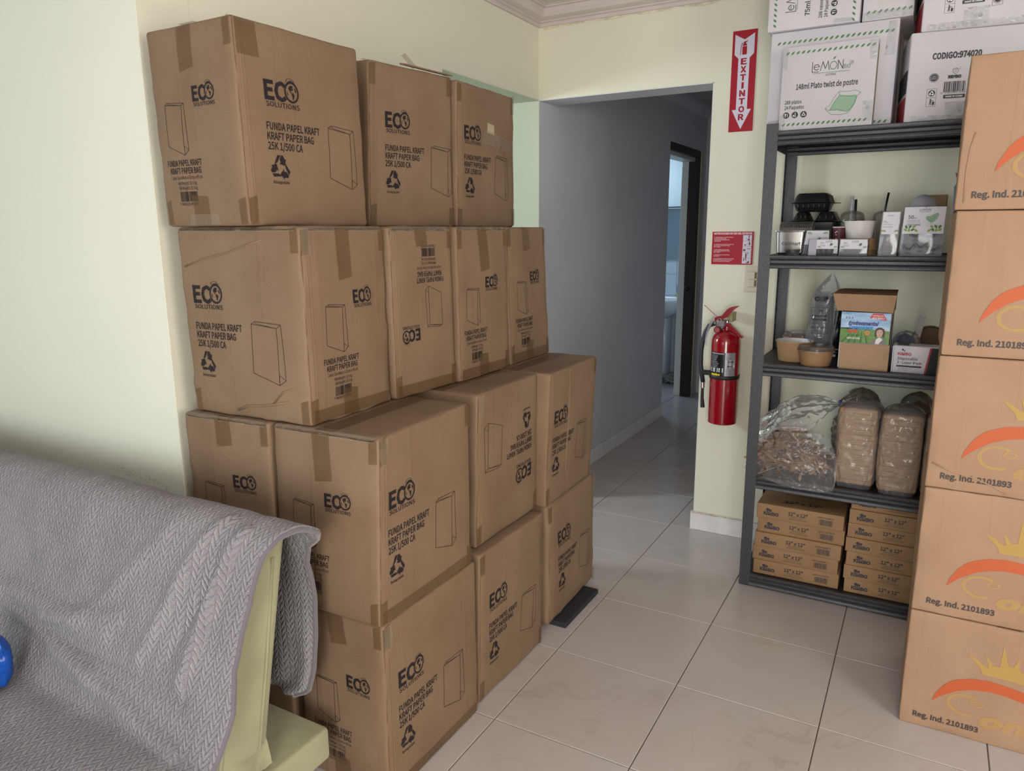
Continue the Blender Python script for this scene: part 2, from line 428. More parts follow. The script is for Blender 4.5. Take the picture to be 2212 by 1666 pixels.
# ------------------------------------------------------------------ the room
R_ = random.Random(7)
cream = mat('cream_paint', (219, 217, 197), rough=0.5, spec=0.35, var=0.03, vscale=1.5, bump=0.12, bscale=160, bdist=0.002)
pale = mat('daylit_wall_paint', (222, 223, 208), rough=0.42, spec=0.4, var=0.03, vscale=1.2, bump=0.10, bscale=120, bdist=0.002)  # cream paint again, with the cool daylight tint put into its colour
sage = mat('sage_paint', (184, 191, 168), rough=0.5, spec=0.35, bump=0.1, bscale=150)
def scuffs(m, lo, hi):
    # small dark scuff specks where the sofa has rubbed the wall
    N, L, b = nodes(m); gm = N.new('ShaderNodeNewGeometry'); sp = N.new('ShaderNodeSeparateXYZ'); L.new(gm.outputs['Position'], sp.inputs[0])
    dx = math_node(N, L, 'DIVIDE', math_node(N, L, 'SUBTRACT', sp.outputs[0], (lo[0]+hi[0])/2), (hi[0]-lo[0])/2)
    dz = math_node(N, L, 'DIVIDE', math_node(N, L, 'SUBTRACT', math_node(N, L, 'ADD', sp.outputs[2], math_node(N, L, 'MULTIPLY', sp.outputs[0], 0.117)), 0.795-1.13*0.117), 0.020)
    r2 = math_node(N, L, 'ADD', math_node(N, L, 'POWER', dx, 2.0), math_node(N, L, 'POWER', dz, 2.0))
    fall = math_node(N, L, 'MAXIMUM', math_node(N, L, 'SUBTRACT', 1.0, r2), 0.0)
    nz = N.new('ShaderNodeTexNoise'); nz.inputs['Scale'].default_value = 260; nz.inputs['Detail'].default_value = 2; L.new(gm.outputs['Position'], nz.inputs['Vector'])
    k = N.new('ShaderNodeMapRange'); k.inputs[1].default_value = 0.60; k.inputs[2].default_value = 0.66; L.new(nz.outputs[0], k.inputs[0])
    f = math_node(N, L, 'MULTIPLY', k.outputs[0], math_node(N, L, 'MINIMUM', math_node(N, L, 'MULTIPLY', fall, 2.0), 0.8))
    src = b.inputs['Base Color'].links[0].from_socket; mx = N.new('ShaderNodeMix'); mx.data_type = 'RGBA'; L.new(src, mx.inputs[6]); mx.inputs[7].default_value = (*lin((110, 112, 104)), 1); L.new(f, mx.inputs[0]); L.new(mx.outputs[2], b.inputs['Base Color'])
greyp = mat('hall_shade_paint', (204, 204, 208), rough=0.45, spec=0.4, var=0.06, vscale=2.0, bump=0.08, bscale=140)  # walls of the dim hall, shade put into a greyer colour
plaster = mat('ceiling_plaster', (214, 209, 211), rough=0.6)
cornm = mat('cornice_plaster', (200, 189, 186), rough=0.5, var=0.05, vscale=8)
grout = mat('grout', (118, 106, 92), rough=0.9, var=0.25, vscale=20)
def marble(name, base, vein, warm):
    m = mat(name, base, rough=0.22, spec=0.45); N, L, b = nodes(m)
    gm = N.new('ShaderNodeNewGeometry'); pos = gm.outputs['Position']
    n1 = N.new('ShaderNodeTexNoise'); n1.inputs['Scale'].default_value = 2.6; n1.inputs['Detail'].default_value = 6; n1.inputs['Distortion'].default_value = 1.4
    L.new(pos, n1.inputs['Vector'])
    d = math_node(N, L, 'ABSOLUTE', math_node(N, L, 'SUBTRACT', n1.outputs[0], 0.52))
    r1 = N.new('ShaderNodeMapRange'); r1.inputs[1].default_value = 0.0; r1.inputs[2].default_value = 0.03; r1.inputs[3].default_value = 0.28; r1.inputs[4].default_value = 0.0; L.new(d, r1.inputs[0])
    n2 = N.new('ShaderNodeTexNoise'); n2.inputs['Scale'].default_value = 1.7; n2.inputs['Detail'].default_value = 4; L.new(pos, n2.inputs['Vector'])
    r2 = N.new('ShaderNodeMapRange'); r2.inputs[1].default_value = 0.42; r2.inputs[2].default_value = 0.72; L.new(n2.outputs[0], r2.inputs[0])
    r3 = math_node(N, L, 'MULTIPLY', r1.outputs[0], r2.outputs[0])
    m1 = N.new('ShaderNodeMix'); m1.data_type = 'RGBA'; m1.inputs[6].default_value = (*lin(base), 1); m1.inputs[7].default_value = (*lin(warm), 1); L.new(r2.outputs[0], m1.inputs[0])
    m2 = N.new('ShaderNodeMix'); m2.data_type = 'RGBA'; m2.inputs[7].default_value = (*lin(vein), 1); L.new(m1.outputs[2], m2.inputs[6]); L.new(r3, m2.inputs[0])
    L.new(m2.outputs[2], b.inputs['Base Color'])
    return m
tilem = marble('floor_tile_glaze', (188, 180, 176), (140, 126, 112), (182, 171, 164))
basem = mat('skirting_tile_glaze', (220, 216, 216), rough=0.3, var=0.08, vscale=14)
chip = mat('chipped_mortar', (188, 180, 160), rough=0.9, var=0.3, vscale=60, bump=0.6, bscale=90, bdist=0.004)

scuffs(pale, (-1.14,), (-0.82,))
def struct(name, mb, m, parent=None, **k): return tag(mb.build(name, m, parent, **k), kind='structure' if parent is None else None)
XL, YW, YS, HT = -0.78, 1.36, -0.902, 2.64      # box wall, extinguisher wall, sofa wall, ceiling height
T = 0.45
fl = struct('floor', MB().box((-3.6, -4.6, -0.06), (3.3, 6.0, -0.004)), grout)
# each floor tile that can be told apart is its own slab with eased edges
tb = MB(); tb.cbox((-T/2+0.0016, -T/2+0.0016, -0.012), (T/2-0.0016, T/2-0.0016, 0.0), 0.0014)
t0 = tb.build('tile', tilem, fl); tmesh = t0.data; tmesh.transform(Matrix.Translation(ORG[fl])); bpy.data.objects.remove(t0)
for j in range(-5, 10):
    for i in range(-4, 5):
        if (i >= 1 and j >= 3) or (i <= -3 and j >= 3 and j < 8): continue
        o = bpy.data.objects.new('tile', tmesh); COL.objects.link(o); o.parent = fl
        o.location = Vector((i*T+T/2, j*T+T/2, 0.0003*R_.random()))-ORG[fl]
far = MB(); far.box((-3.6, -4.6, -0.02), (3.3, -2.2505, 0.0)); far.box((-3.6, -2.2495, -0.02), (-1.8005, 6.0, 0.0)); far.box((2.2505, -2.2495, -0.02), (3.3, 1.36, 0.0)); far.box((-1.79, 4.505, -0.02), (2.2, 6.0, 0.0))
far.build('tile_border', tilem, fl)

struct('wall_left', MB().box((-3.6, YS, 0), (XL, YS+0.16, 2.9)), pale)
struct('wall_side', MB().box((XL-0.16, YS+0.16, 0), (XL, 0.486, 2.9)).box((XL-0.16, 0.486, 2.175), (XL, YW, 2.9)), cream)
# cream skin over the corner return so that only the sofa wall has the daylit tint
wr = MB().box((XL, YS+0.0015, 0), (XL+0.0012, YS+0.162, 2.9)); struct('trim_1', wr, cream)
struct('wall_alcove', MB().box((-3.6, YW, 0), (XL, YW+0.18, 2.9)), sage)
sb = MB().box((XL-0.16, 0.487, 2.171), (XL-0.0008, YW, 2.1749)); struct('trim_2', sb, sage)
struct('wall_back', MB().box((XL, YW, 2.175), (0.122, YW+0.18, 2.9)).box((0.122, YW, 0), (3.3, YW+0.18, 2.9)), cream)
ub = MB().box((XL, YW+0.001, 2.171), (0.122, YW+0.18, 2.1749)).box((0.118, YW+0.001, 0), (0.1218, YW+0.18, 2.175)); struct('trim_3', ub, greyp)
struct('wall_hall_left', MB().box((XL-0.14, YW+0.18, 0), (XL, 3.58, 2.9)).box((XL-0.14, 3.58, 2.19), (XL, 4.44, 2.9)).box((XL-0.14, 4.44, 0), (XL, 4.62, 2.9)).box((XL-0.003, YW+0.0005, 0), (XL+0.0015, YW+0.18, 2.175)), greyp)
struct('wall_hall_right', MB().box((0.36, YW+0.18, 0), (0.5, 4.62, 2.9)), greyp)
struct('wall_hall_end', MB().box((XL, 4.62, 0), (0.36, 4.76, 2.9)), greyp)
struct('wall_right', MB().box((3.3, -4.6, 0), (3.45, YW+0.18, 2.9)), cream)
struct('wall_far_left', MB().box((-3.75, -4.6, 0), (-3.6, YW+0.18, 2.9)), pale)
# wall behind the viewer with a glazed entrance and a window
wb = MB()
for lo, hi in (((-3.6, 0), (-2.15, 2.9)), ((-2.15, 0), (-0.45, 0.8)), ((-2.15, 2.1), (-0.45, 2.9)), ((-0.45, 0), (1.1, 2.9)), ((1.1, 2.15), (2.4, 2.9)), ((2.4, 0), (3.3, 2.9))):
    wb.box((lo[0], -4.6, lo[1]), (hi[0], -4.45, hi[1]))
struct('wall_rear', wb, cream)
glass = mat('window_glass', (240, 245, 248), rough=0.05, alpha=0.15)
alum = mat('window_aluminium', (190, 190, 188), rough=0.4, metal=0.6)
for n, (x0, x1, z0, z1) in enumerate(((-2.15, -0.45, 0.8, 2.1), (1.1, 2.4, 0.0, 2.15))):
    fr = MB(); e = 0.05
    fr.box((x0, -4.56, z0), (x1, -4.50, z0+e)).box((x0, -4.56, z1-e), (x1, -4.50, z1)).box((x0, -4.56, z0+e), (x0+e, -4.50, z1-e)).box((x1-e, -4.56, z0+e), (x1, -4.50, z1-e)).box(((x0+x1)/2-e/2, -4.56, z0+e), ((x0+x1)/2+e/2, -4.50, z1-e))
    w = struct('window_%d' % (n+1) if n == 0 else 'door_1', fr, alum)
    for q in (0, 1):
        a = x0+e if q == 0 else (x0+x1)/2+e/2; b = (x0+x1)/2-e/2 if q == 0 else x1-e
        MB().box((a, -4.535, z0+e), (b, -4.529, z1-e)).build('pane', glass, w)
struct('ceiling', MB().box((XL-0.16, -4.6, HT), (3.3, YW+0.18, HT+0.12)), plaster)
struct('ceiling_side', MB().box((-3.6, -4.6, HT+0.02), (XL-0.16, YW+0.18, HT+0.14)), plaster)
struct('ceiling_hall', MB().box((XL-0.14, YW+0.18, 2.58), (0.5, 6.0, 2.70)), mat('hall_ceiling_paint', (196, 190, 186), rough=0.6))
# stepped cornice: one moulding along each wall, mitred in the corner
prof = [(0, 2.520), (0.010, 2.520), (0.010, 2.536), (0.020, 2.540), (0.020, 2.546), (0.030, 2.549), (0.048, 2.556), (0.058, 2.572), (0.062, 2.590), (0.074, 2.592), (0.074, 2.598), (0.088, 2.603), (0.125, 2.606), (0.132, 2.612), (0.150, 2.614), (0.150, 2.622), (0.185, 2.626), (0.185, 2.641)]
mb = MB(); v = []
for (d, z) in prof: v += [(XL+d, YW-d, z), (3.3, YW-d, z)]
mb.add(v, [(2*i, 2*i+2, 2*i+3, 2*i+1) for i in range(len(prof)-1)]); struct('trim_4', mb, cornm)
mb = MB(); v = []
for (d, z) in prof: v += [(XL+d, YW-d, z), (XL+d, -4.6, z)]
mb.add(v, [(2*i+1, 2*i+3, 2*i+2, 2*i) for i in range(len(prof)-1)]); struct('trim_5', mb, cornm)
# flaking paint line under the cornice
mb = MB()
def ragged(u, w):
    x = XL+0.02+u*2.2; return (x, YW-0.0022, 2.524-w*(0.012+0.010*noise.noise(Vector((x*9, 0, 0)))+0.006*noise.noise(Vector((x*40, 3, 0)))))
mb.grid(ragged, 220, 1); struct('trim_6', mb, mat('flaked_paint', (214, 205, 178), rough=0.8, var=0.25, vscale=30))
mb = MB(); v = []
for (d, z) in [(0, 2.47), (0.012, 2.47), (0.02, 2.49), (0.05, 2.52), (0.06, 2.55), (0.06, 2.581)]: v += [(XL+d, YW+0.18, z), (XL+d, 4.62, z)]
mb.add(v, [(2*i, 2*i+2, 2*i+3, 2*i+1) for i in range(5)]); struct('trim_7', mb, greyp)
mb = MB(); v = []
for (d, z) in [(0, 2.47), (0.012, 2.47), (0.02, 2.49), (0.05, 2.52), (0.06, 2.55), (0.06, 2.581)]: v += [(XL, 4.62-d, z), (0.36, 4.62-d, z)]
mb.add(v, [(2*i, 2*i+2, 2*i+3, 2*i+1) for i in range(5)]); struct('trim_8', mb, greyp)

# skirting tiles, piece by piece
def skirting(name, pieces, mortar=None):
    root = None
    for k, (lo, hi) in enumerate(pieces):
        b = MB(); b.cbox(lo, hi, 0.0015)
        if root is None:
            core = MB(); core.box((min(p[0][0] for p in pieces)+0.003, min(p[0][1] for p in pieces)+0.003, 0), (max(p[1][0] for p in pieces)-0.003, max(p[1][1] for p in pieces)-0.0005, 0.094))
            root = struct(name, core, chip)
        b.build('tile', basem, root)
    return root
xs = [0.106, 0.55, 1.0, 1.45, 1.9, 2.35, 2.8, 3.25]
bs = skirting('baseboard_back', [((a+0.001, YW-0.012, 0.0), (b-0.001, YW-0.0005, 0.098)) for a, b in zip(xs, xs[1:])])
rag = MB(); rag.grid(lambda u, w: (0.107+u*0.42, YW-0.0128-0.001*w, 0.0985-w*(0.006+0.008*abs(noise.noise(Vector((u*9, 1, 0)))))+0.002*(1-w)*noise.noise(Vector((u*30, 0, 0)))), 90, 1); rag.build('mortar_edge', chip, bs)
ys = [YW+0.01, 1.81, 2.265, 2.72, 3.175, 3.585]
skirting('baseboard_hall_left', [((XL+0.0005, a+0.001, 0.0), (XL+0.012, b-0.001, 0.10)) for a, b in zip(ys, ys[1:])])
skirting('baseboard_hall_end', [((x, 4.608, 0), (x+0.448, 4.6195, 0.10)) for x in (-0.77, -0.32)])

# bathroom beyond the hall: doorway, dark door leaf, tiled wall, basin, mirror
white = mat('white_gloss_paint', (214, 214, 210), rough=0.35)
brown = mat('dark_stained_wood', (44, 26, 20), rough=0.45, var=0.4, vscale=6, stretch=(8, 8, 0.6))
fr = MB(); fr.cbox((XL-0.15, 4.40, 0), (XL-0.088, 4.44, 2.15), 0.003); d2 = struct('door_2', fr, white)
MB().cbox((XL-0.15, 3.58, 2.10), (XL-0.03, 4.40, 2.15), 0.003).build('head_jamb', white, d2)
MB().cbox((XL-0.086, 4.385, 0.004), (XL+0.004, 4.44, 2.15), 0.003).build('leaf', brown, d2)
MB().cbox((XL-0.028, 3.582, 2.13), (XL+0.004, 4.44, 2.19), 0.003).build('head_casing', brown, d2)
MB().cbox((XL-0.002, 4.442, 0.10), (XL+0.012, 4.50, 2.19), 0.003).build('casing', mat('beige_casing', (198, 188, 166), rough=0.5), d2)
kn = MB(); kn.lathe([(0.0, 0.045), (0.016, 0.045), (0.022, 0.03), (0.016, 0.014), (0.008, 0.01), (0.008, 0.0)], (XL-0.05, 4.384, 1.0), 16, axis='Y'); kn.build('knob', mat('aged_bronze', (70, 48, 34), rough=0.4, metal=0.8), d2, smooth=True)
tilew = mat('bathroom_wall_glaze', (196, 206, 212), rough=0.25, spec=0.5)
bw = struct('wall_bathroom', MB().box((-2.3, 5.2, 0), (XL, 5.3, 2.58)), mat('bathroom_paint', (206, 216, 216), rough=0.5))
struct('wall_bathroom_side', MB().box((-2.3, 3.5, 0), (-2.2, 5.2, 2.58)).box((XL-0.14, 4.62, 0), (XL, 5.2, 2.58)).box((-2.2, 3.44, 0), (XL-0.14, 3.5, 2.58)), mat('bathroom_paint', (206, 216, 216)))
struct('ceiling_bathroom', MB().box((-2.3, 3.44, 2.58), (XL-0.14, 5.3, 2.64)), plaster)
for r in range(6):
    for c in range(4):
        x1 = XL-0.142-c*0.26; MB().cbox((max(x1-0.257, -2.2), 5.188, 0.005+r*0.215), (x1, 5.2, 0.217+r*0.215), 0.0012).build('tile', tilew, bw)
porc = mat('porcelain', (226, 230, 232), rough=0.15, spec=0.6)
bx = thing('wash_basin', (-1.28, 4.98, 0), 'white wall-hung wash basin seen through the bathroom doorway', 'basin')
b = MB(); b.lathe([(0.02, 0.66), (0.10, 0.66), (0.20, 0.74), (0.245, 0.82), (0.25, 0.85), (0.225, 0.85), (0.20, 0.80), (0.08, 0.73), (0.0, 0.73)], (-1.28, 4.93, 0), 32, wob=lambda a, z: 1+0.12*abs(math.cos(a))); b.build('bowl', porc, bx, smooth=True)
b = MB(); b.cbox((-1.36, 4.98, 0.0), (-1.20, 5.18, 0.67), 0.02); b.build('pedestal', porc, bx, smooth=True)
b = MB(); b.cbox((-1.53, 5.07, 0.80), (-1.0, 5.187, 0.855), 0.008); b.build('back_ledge', porc, bx)
mr = thing('bathroom_mirror', (-1.3, 5.19, 1.25), 'narrow bathroom mirror under a dark glass shelf', 'mirror')
MB().cbox((-1.6, 5.178, 1.22), (-1.07, 5.187, 1.72), 0.002).build('glass', mat('mirror_silver', (205, 216, 226), rough=0.06, metal=1.0), mr)
MB().cbox((-1.6, 5.09, 1.735), (-1.05, 5.187, 1.745), 0.001).build('shelf', mat('dark_glass', (28, 60, 62), rough=0.1), mr)
sp = thing('soap_bottle', (-1.1, 5.06, 0.856), 'soap bottle with blue label and yellow base on the wash basin', 'bottle')
b = MB(); b.lathe([(0.0, 0), (0.03, 0), (0.033, 0.01), (0.033, 0.05)], (-1.1, 5.06, 0.856), 16); b.build('base', mat('yellow_soap', (196, 186, 70), rough=0.3), sp, smooth=True)
b = MB(); b.lathe([(0.033, 0.05), (0.034, 0.11), (0.026, 0.13), (0.012, 0.14), (0.0, 0.14)], (-1.1, 5.06, 0.856), 16); b.build('body', mat('blue_label', (38, 92, 160), rough=0.4), sp, smooth=True)
b = MB(); b.tube([(-1.1, 5.06, 0.99), (-1.1, 5.06, 1.03), (-1.13, 5.05, 1.035)], 0.006, 8); b.build('pump', porc, sp, smooth=True)
mp = thing('floor_cloth', (-1.12, 5.02, 0), 'crumpled grey mop cloth on the bathroom floor', 'cloth')
b = MB()
for k in range(26):
    a = R_.uniform(0, 6.28); q = (-1.15+R_.uniform(-.13, .13), 5.02+R_.uniform(-.1, .08), 0.02)
    b.tube([(q[0]+0.07*math.cos(a+t*0.5)*t/3, q[1]+0.06*math.sin(a+t*0.7)*t/3, 0.012+0.07*math.sin(math.pi*t/6)*R_.uniform(.6, 1)) for t in range(7)], 0.011, 6)
b.build('strands', mat('mop_cotton', (150, 150, 146), rough=0.9), mp, smooth=True)
# ------------------------------------------------------------------ kraft bag cartons in a stepped stack
kraft = cardboard('carton_kraft', (135, 112, 90), (120, 96, 75))
ink = mat('black_print', (42, 36, 38), rough=0.55, spec=0.2)
brown_tape = mat('brown_packing_tape', (112, 84, 54), rough=0.2, alpha=0.42, spec=0.5, var=0.2, vscale=9, bump=0.35, bscale=60, bdist=0.002)
clear_tape = film('clear_packing_tape', (226, 206, 180), body=0.12, rough=0.10, scale=45, strength=0.7, gloss=0.11)
seamm = mat('raw_board_edge', (120, 86, 58), rough=0.8, var=0.3, vscale=40)
CARTON = {
'4a':[[-0.7365,-0.9012,1.5152],[-0.4103,-0.9105,1.5201],[-0.7233,-0.4707,1.5208],[-0.3981,-0.4799,1.5287],[-0.7414,-0.9089,2.0151],[-0.4149,-0.9194,2.0144],[-0.7273,-0.4792,2.0153],[-0.4008,-0.4892,2.0168]],
'4b':[[-0.7911,-0.3491,1.532],[-0.4752,-0.3813,1.5305],[-0.7518,0.0632,1.532],[-0.4303,0.0351,1.5344],[-0.7912,-0.3318,2.0279],[-0.4697,-0.3615,2.0238],[-0.7519,0.0804,2.0279],[-0.4369,0.0495,2.0336]],
'4c':[[-0.7422,0.0252,1.5367],[-0.4232,0.0306,1.5355],[-0.7507,0.4614,1.5367],[-0.4297,0.4688,1.5392],[-0.7421,0.0281,2.0281],[-0.4211,0.0349,2.028],[-0.7506,0.4643,2.0281],[-0.4321,0.4698,2.0284]],
'3a':[[-0.7128,-0.8863,1.012],[-0.2851,-0.8708,1.0232],[-0.7253,-0.5458,1.0172],[-0.2919,-0.5303,1.0148],[-0.7155,-0.8923,1.5121],[-0.2842,-0.8748,1.5232],[-0.7272,-0.5509,1.519],[-0.2969,-0.5361,1.5212]],
'3b':[[-0.7211,-0.5116,1.0156],[-0.2822,-0.527,1.017],[-0.7103,-0.2008,1.0156],[-0.2694,-0.2159,1.0135],[-0.727,-0.5132,1.5241],[-0.2867,-0.5284,1.5232],[-0.7162,-0.2024,1.5241],[-0.2774,-0.2178,1.5259]],
'3c':[[-0.7009,-0.2096,1.0217],[-0.2612,-0.2107,1.0203],[-0.7004,0.1179,1.0217],[-0.2597,0.1181,1.0233],[-0.7061,-0.2116,1.528],[-0.2656,-0.2122,1.5266],[-0.7057,0.1159,1.528],[-0.2665,0.1154,1.5304]],
'3d':[[-0.7109,0.1439,1.0278],[-0.2711,0.1554,1.0241],[-0.7203,0.4753,1.0278],[-0.2796,0.4892,1.0324],[-0.7273,0.1363,1.5321],[-0.287,0.1488,1.5314],[-0.7367,0.4676,1.5321],[-0.2984,0.4796,1.5336]],
'2L':[[-0.7363,-0.9098,0.5164],[-0.4081,-0.8921,0.5164],[-0.76,-0.4704,0.5164],[-0.4318,-0.4527,0.5164],[-0.7366,-0.9097,1.0157],[-0.4076,-0.8916,1.0157],[-0.7598,-0.4702,1.0156],[-0.4316,-0.4525,1.0156]],
'2a':[[-0.4115,-0.8982,0.5223],[-0.0715,-0.8907,0.5239],[-0.4229,-0.4611,0.5223],[-0.0753,-0.4502,0.5201],[-0.4105,-0.8857,1.0165],[-0.0635,-0.8735,1.0211],[-0.4209,-0.4474,1.019],[-0.0805,-0.4399,1.0193]],
'2b':[[-0.4354,-0.3565,0.5024],[-0.1167,-0.3578,0.5023],[-0.4348,0.0702,0.5024],[-0.1135,0.0704,0.5021],[-0.4307,-0.345,1.0009],[-0.1096,-0.3445,1.0026],[-0.43,0.0817,1.0009],[-0.1113,0.08,0.9989]],
'2c':[[-0.4024,0.0393,0.5141],[-0.0817,0.0461,0.513],[-0.4119,0.4988,0.5141],[-0.0939,0.5048,0.5161],[-0.3852,0.0432,1.0037],[-0.0658,0.0491,1.0018],[-0.3947,0.5027,1.0037],[-0.0732,0.5108,1.006]],
'1a':[[-0.374,-0.884,0.0018],[-0.0684,-0.8858,0.0018],[-0.3714,-0.4365,0.0018],[-0.0657,-0.4384,0.0014],[-0.3795,-0.8775,0.5059],[-0.0748,-0.8797,0.5061],[-0.3775,-0.4302,0.5063],[-0.0722,-0.4318,0.5076]],
'1b':[[-0.4006,-0.4028,0.004],[-0.0814,-0.4099,0.0036],[-0.3918,0.0244,0.004],[-0.0711,0.0182,0.0038],[-0.4006,-0.3874,0.5133],[-0.08,-0.3932,0.5148],[-0.3918,0.0398,0.5133],[-0.0725,0.0326,0.5123]],
'1c':[[-0.4004,0.0909,0.0016],[-0.08,0.0963,0.0029],[-0.4072,0.5424,0.0016],[-0.0876,0.5468,0.0004],[-0.401,0.0838,0.4858],[-0.0813,0.0878,0.4829],[-0.4079,0.5353,0.4858],[-0.0877,0.5411,0.4894]],
}
CARTON['1L'] = [[-0.745,-0.885,0.0],[-0.412,-0.885,0.0],[-0.745,-0.44,0.0],[-0.412,-0.44,0.0],[-0.745,-0.885,0.508],[-0.412,-0.885,0.508],[-0.745,-0.44,0.508],[-0.412,-0.44,0.508]]
for n in ('4b',):
    for p in CARTON[n]: p[0] = max(p[0], -0.772)
PLANE = {'1': (0.0005, 0.5125), '2': (0.514, 1.0165), '3': (1.018, 1.5265), '4': (1.528, None)}
for n, c in CARTON.items():      # every row rests on the one below
    lo, hi = PLANE[n[0]]
    for i in range(4):
        c[i][2] = 0.0225 if n == '1c' else lo
        if hi: c[i+4][2] = hi
for row in ('1abc', '2abc', '3abcd', '4abc'):
    for p, q in zip(row[1:], row[2:]):
        A, B = CARTON[row[0]+p], CARTON[row[0]+q]
        for i, j in ((2, 0), (3, 1), (6, 4), (7, 5)):
            if A[i][1] > B[j][1]-0.010:
                m_ = (A[i][1]+B[j][1])/2; A[i][1], B[j][1] = m_-0.005, m_+0.005
for i, j in ((1, 0), (3, 2), (5, 4), (7, 6)):
    for a_, b_ in (('2L', '2a'), ('1L', '1a')):
        A, B = CARTON[a_], CARTON[b_]
        if A[i][0] > B[j][0]-0.012: A[i][0] = B[j][0]-0.012

def eco_mark(p, u, v, cap, w):
    """the carton's mark: ECO with a globe for the O, SOLUTIONS below"""
    p.text('EC', u, v, cap, w*0.635, bold=0.035)
    ro = cap*0.62; cu, cv = u+w-ro*0.86, v+cap*0.56
    p.ring(cu, cv, ro*0.88, ro*0.70, 30, sy=1.12)
    p.ring(cu, cv+ro*0.16, ro*0.72, ro*0.66, 14, sy=1.25, a0=math.radians(25), a1=math.radians(165))
    p.ring(cu-ro*0.1, cv+ro*0.98, ro*0.5, ro*0.44, 10, sy=0.55, a0=math.radians(-20), a1=math.radians(200))
    land = [[(-.55,.45),(-.3,.75),(.1,.85),(.3,.7),(.15,.5),(.3,.35),(.1,.2),(-.05,.3),(-.15,.1),(.05,-.05),(-.05,-.12),(-.3,.1),(-.45,.3)],
            [(.0,-.1),(.25,-.05),(.5,-.25),(.42,-.5),(.25,-.85),(.12,-.8),(.12,-.5),(-.02,-.3)], [(.6,.6),(.8,.4),(.9,.1),(.75,.0),(.62,.25),(.5,.45)], [(-.88,.1),(-.78,-.35),(-.6,-.52),(-.7,-.1)]]
    for q in land: p.blob(cu, cv, [(x, y*1.12) for x, y in q], ro*0.68)
    p.text('SOLUTIONS', u+cap*0.06, v-cap*0.40, cap*0.27, w*0.97, bold=0.012)
def bag_drawing(p, q, lw):
    p.line([q[0], q[1], q[2]], lw); p.line([q[0], q[3]], lw); p.line([q[3], q[2]], lw); p.line([q[1], (q[1][0]+0.001, q[1][1]-(q[1][1]-q[0][1])*0.75), q[3]], lw*0.8)
    p.line([q[0], q[4], q[5], q[3]], lw); p.line([q[5], q[6], q[2]], lw); p.line([q[6], q[7], q[5]], lw*0.8)
def wide_print(P, dx):
    cm = 0.01; X = lambda a: (a+dx)*cm
    eco_mark(P('logo'), X(6.2), 31.0*cm, 4.3*cm, 11.0*cm)
    P('lettering').text('FUNDA PAPEL KRAFT', X(6), 23.7*cm, 1.75*cm, 17.6*cm, bold=0.018)
    P('lettering').text('KRAFT PAPER BAG', X(6), 21.3*cm, 1.75*cm, 15.2*cm, bold=0.018)
    P('lettering').text('25K 1/500 CA', X(6), 18.9*cm, 1.75*cm, 11.2*cm, bold=0.018)
    P('recycling_mark').recycle(X(9.4), 14.5*cm, 3.35*cm)
    P('lettering').text('Biodegradable', X(9.4), 10.6*cm, 0.72*cm, 5.2*cm, align='C', bold=0.01)
    bag_drawing(P('bag_drawing'), [(X(a), b*cm) for a, b in ((27,26),(28.3,26.7),(37,26.2),(35.4,25.2),(26.5,12.9),(35.1,10.2),(37.4,11.6),(35.3,12.9))], 0.0013)
def narrow_print(P, dx):
    cm = 0.01; X = lambda a: (a+dx)*cm
    eco_mark(P('logo'), X(17), 30.6*cm, 3.3*cm, 8.3*cm)
    bag_drawing(P('bag_drawing'), [(X(a), b*cm) for a, b in ((6,30.4),(7,30.9),(13.3,30.4),(12.3,29.9),(5.8,20.3),(12.1,17.9),(13.8,19.1),(12.2,20.1))], 0.0012)
    P('lettering').text('FUNDA PAPEL KRAFT', X(11), 15.3*cm, 1.45*cm, 13.8*cm, align='C', bold=0.015)
    P('lettering').text('KRAFT PAPER BAG', X(11.2), 13.4*cm, 1.45*cm, 12.2*cm, align='C', bold=0.015)
    P('lettering').text('Caton Size:44cm x 32cm x 49 cm', X(11.3), 12.0*cm, 0.85*cm, 12.2*cm, align='C')
    P('lettering').text('NW Weight: 19.5 kg', X(11.4), 10.6*cm, 0.8*cm, 7.2*cm, align='C')
    P('lettering').text('GW Weight: 20.5 kg', X(11.5), 9.4*cm, 0.8*cm, 7.2*cm, align='C')
    P('barcode').barcode(X(8.1), 6.4*cm, X(14.8), 8.9*cm, 5)
    P('lettering').text('7 460010 409900', X(11.2), 5.4*cm, 0.75*cm, 7.6*cm, align='C')

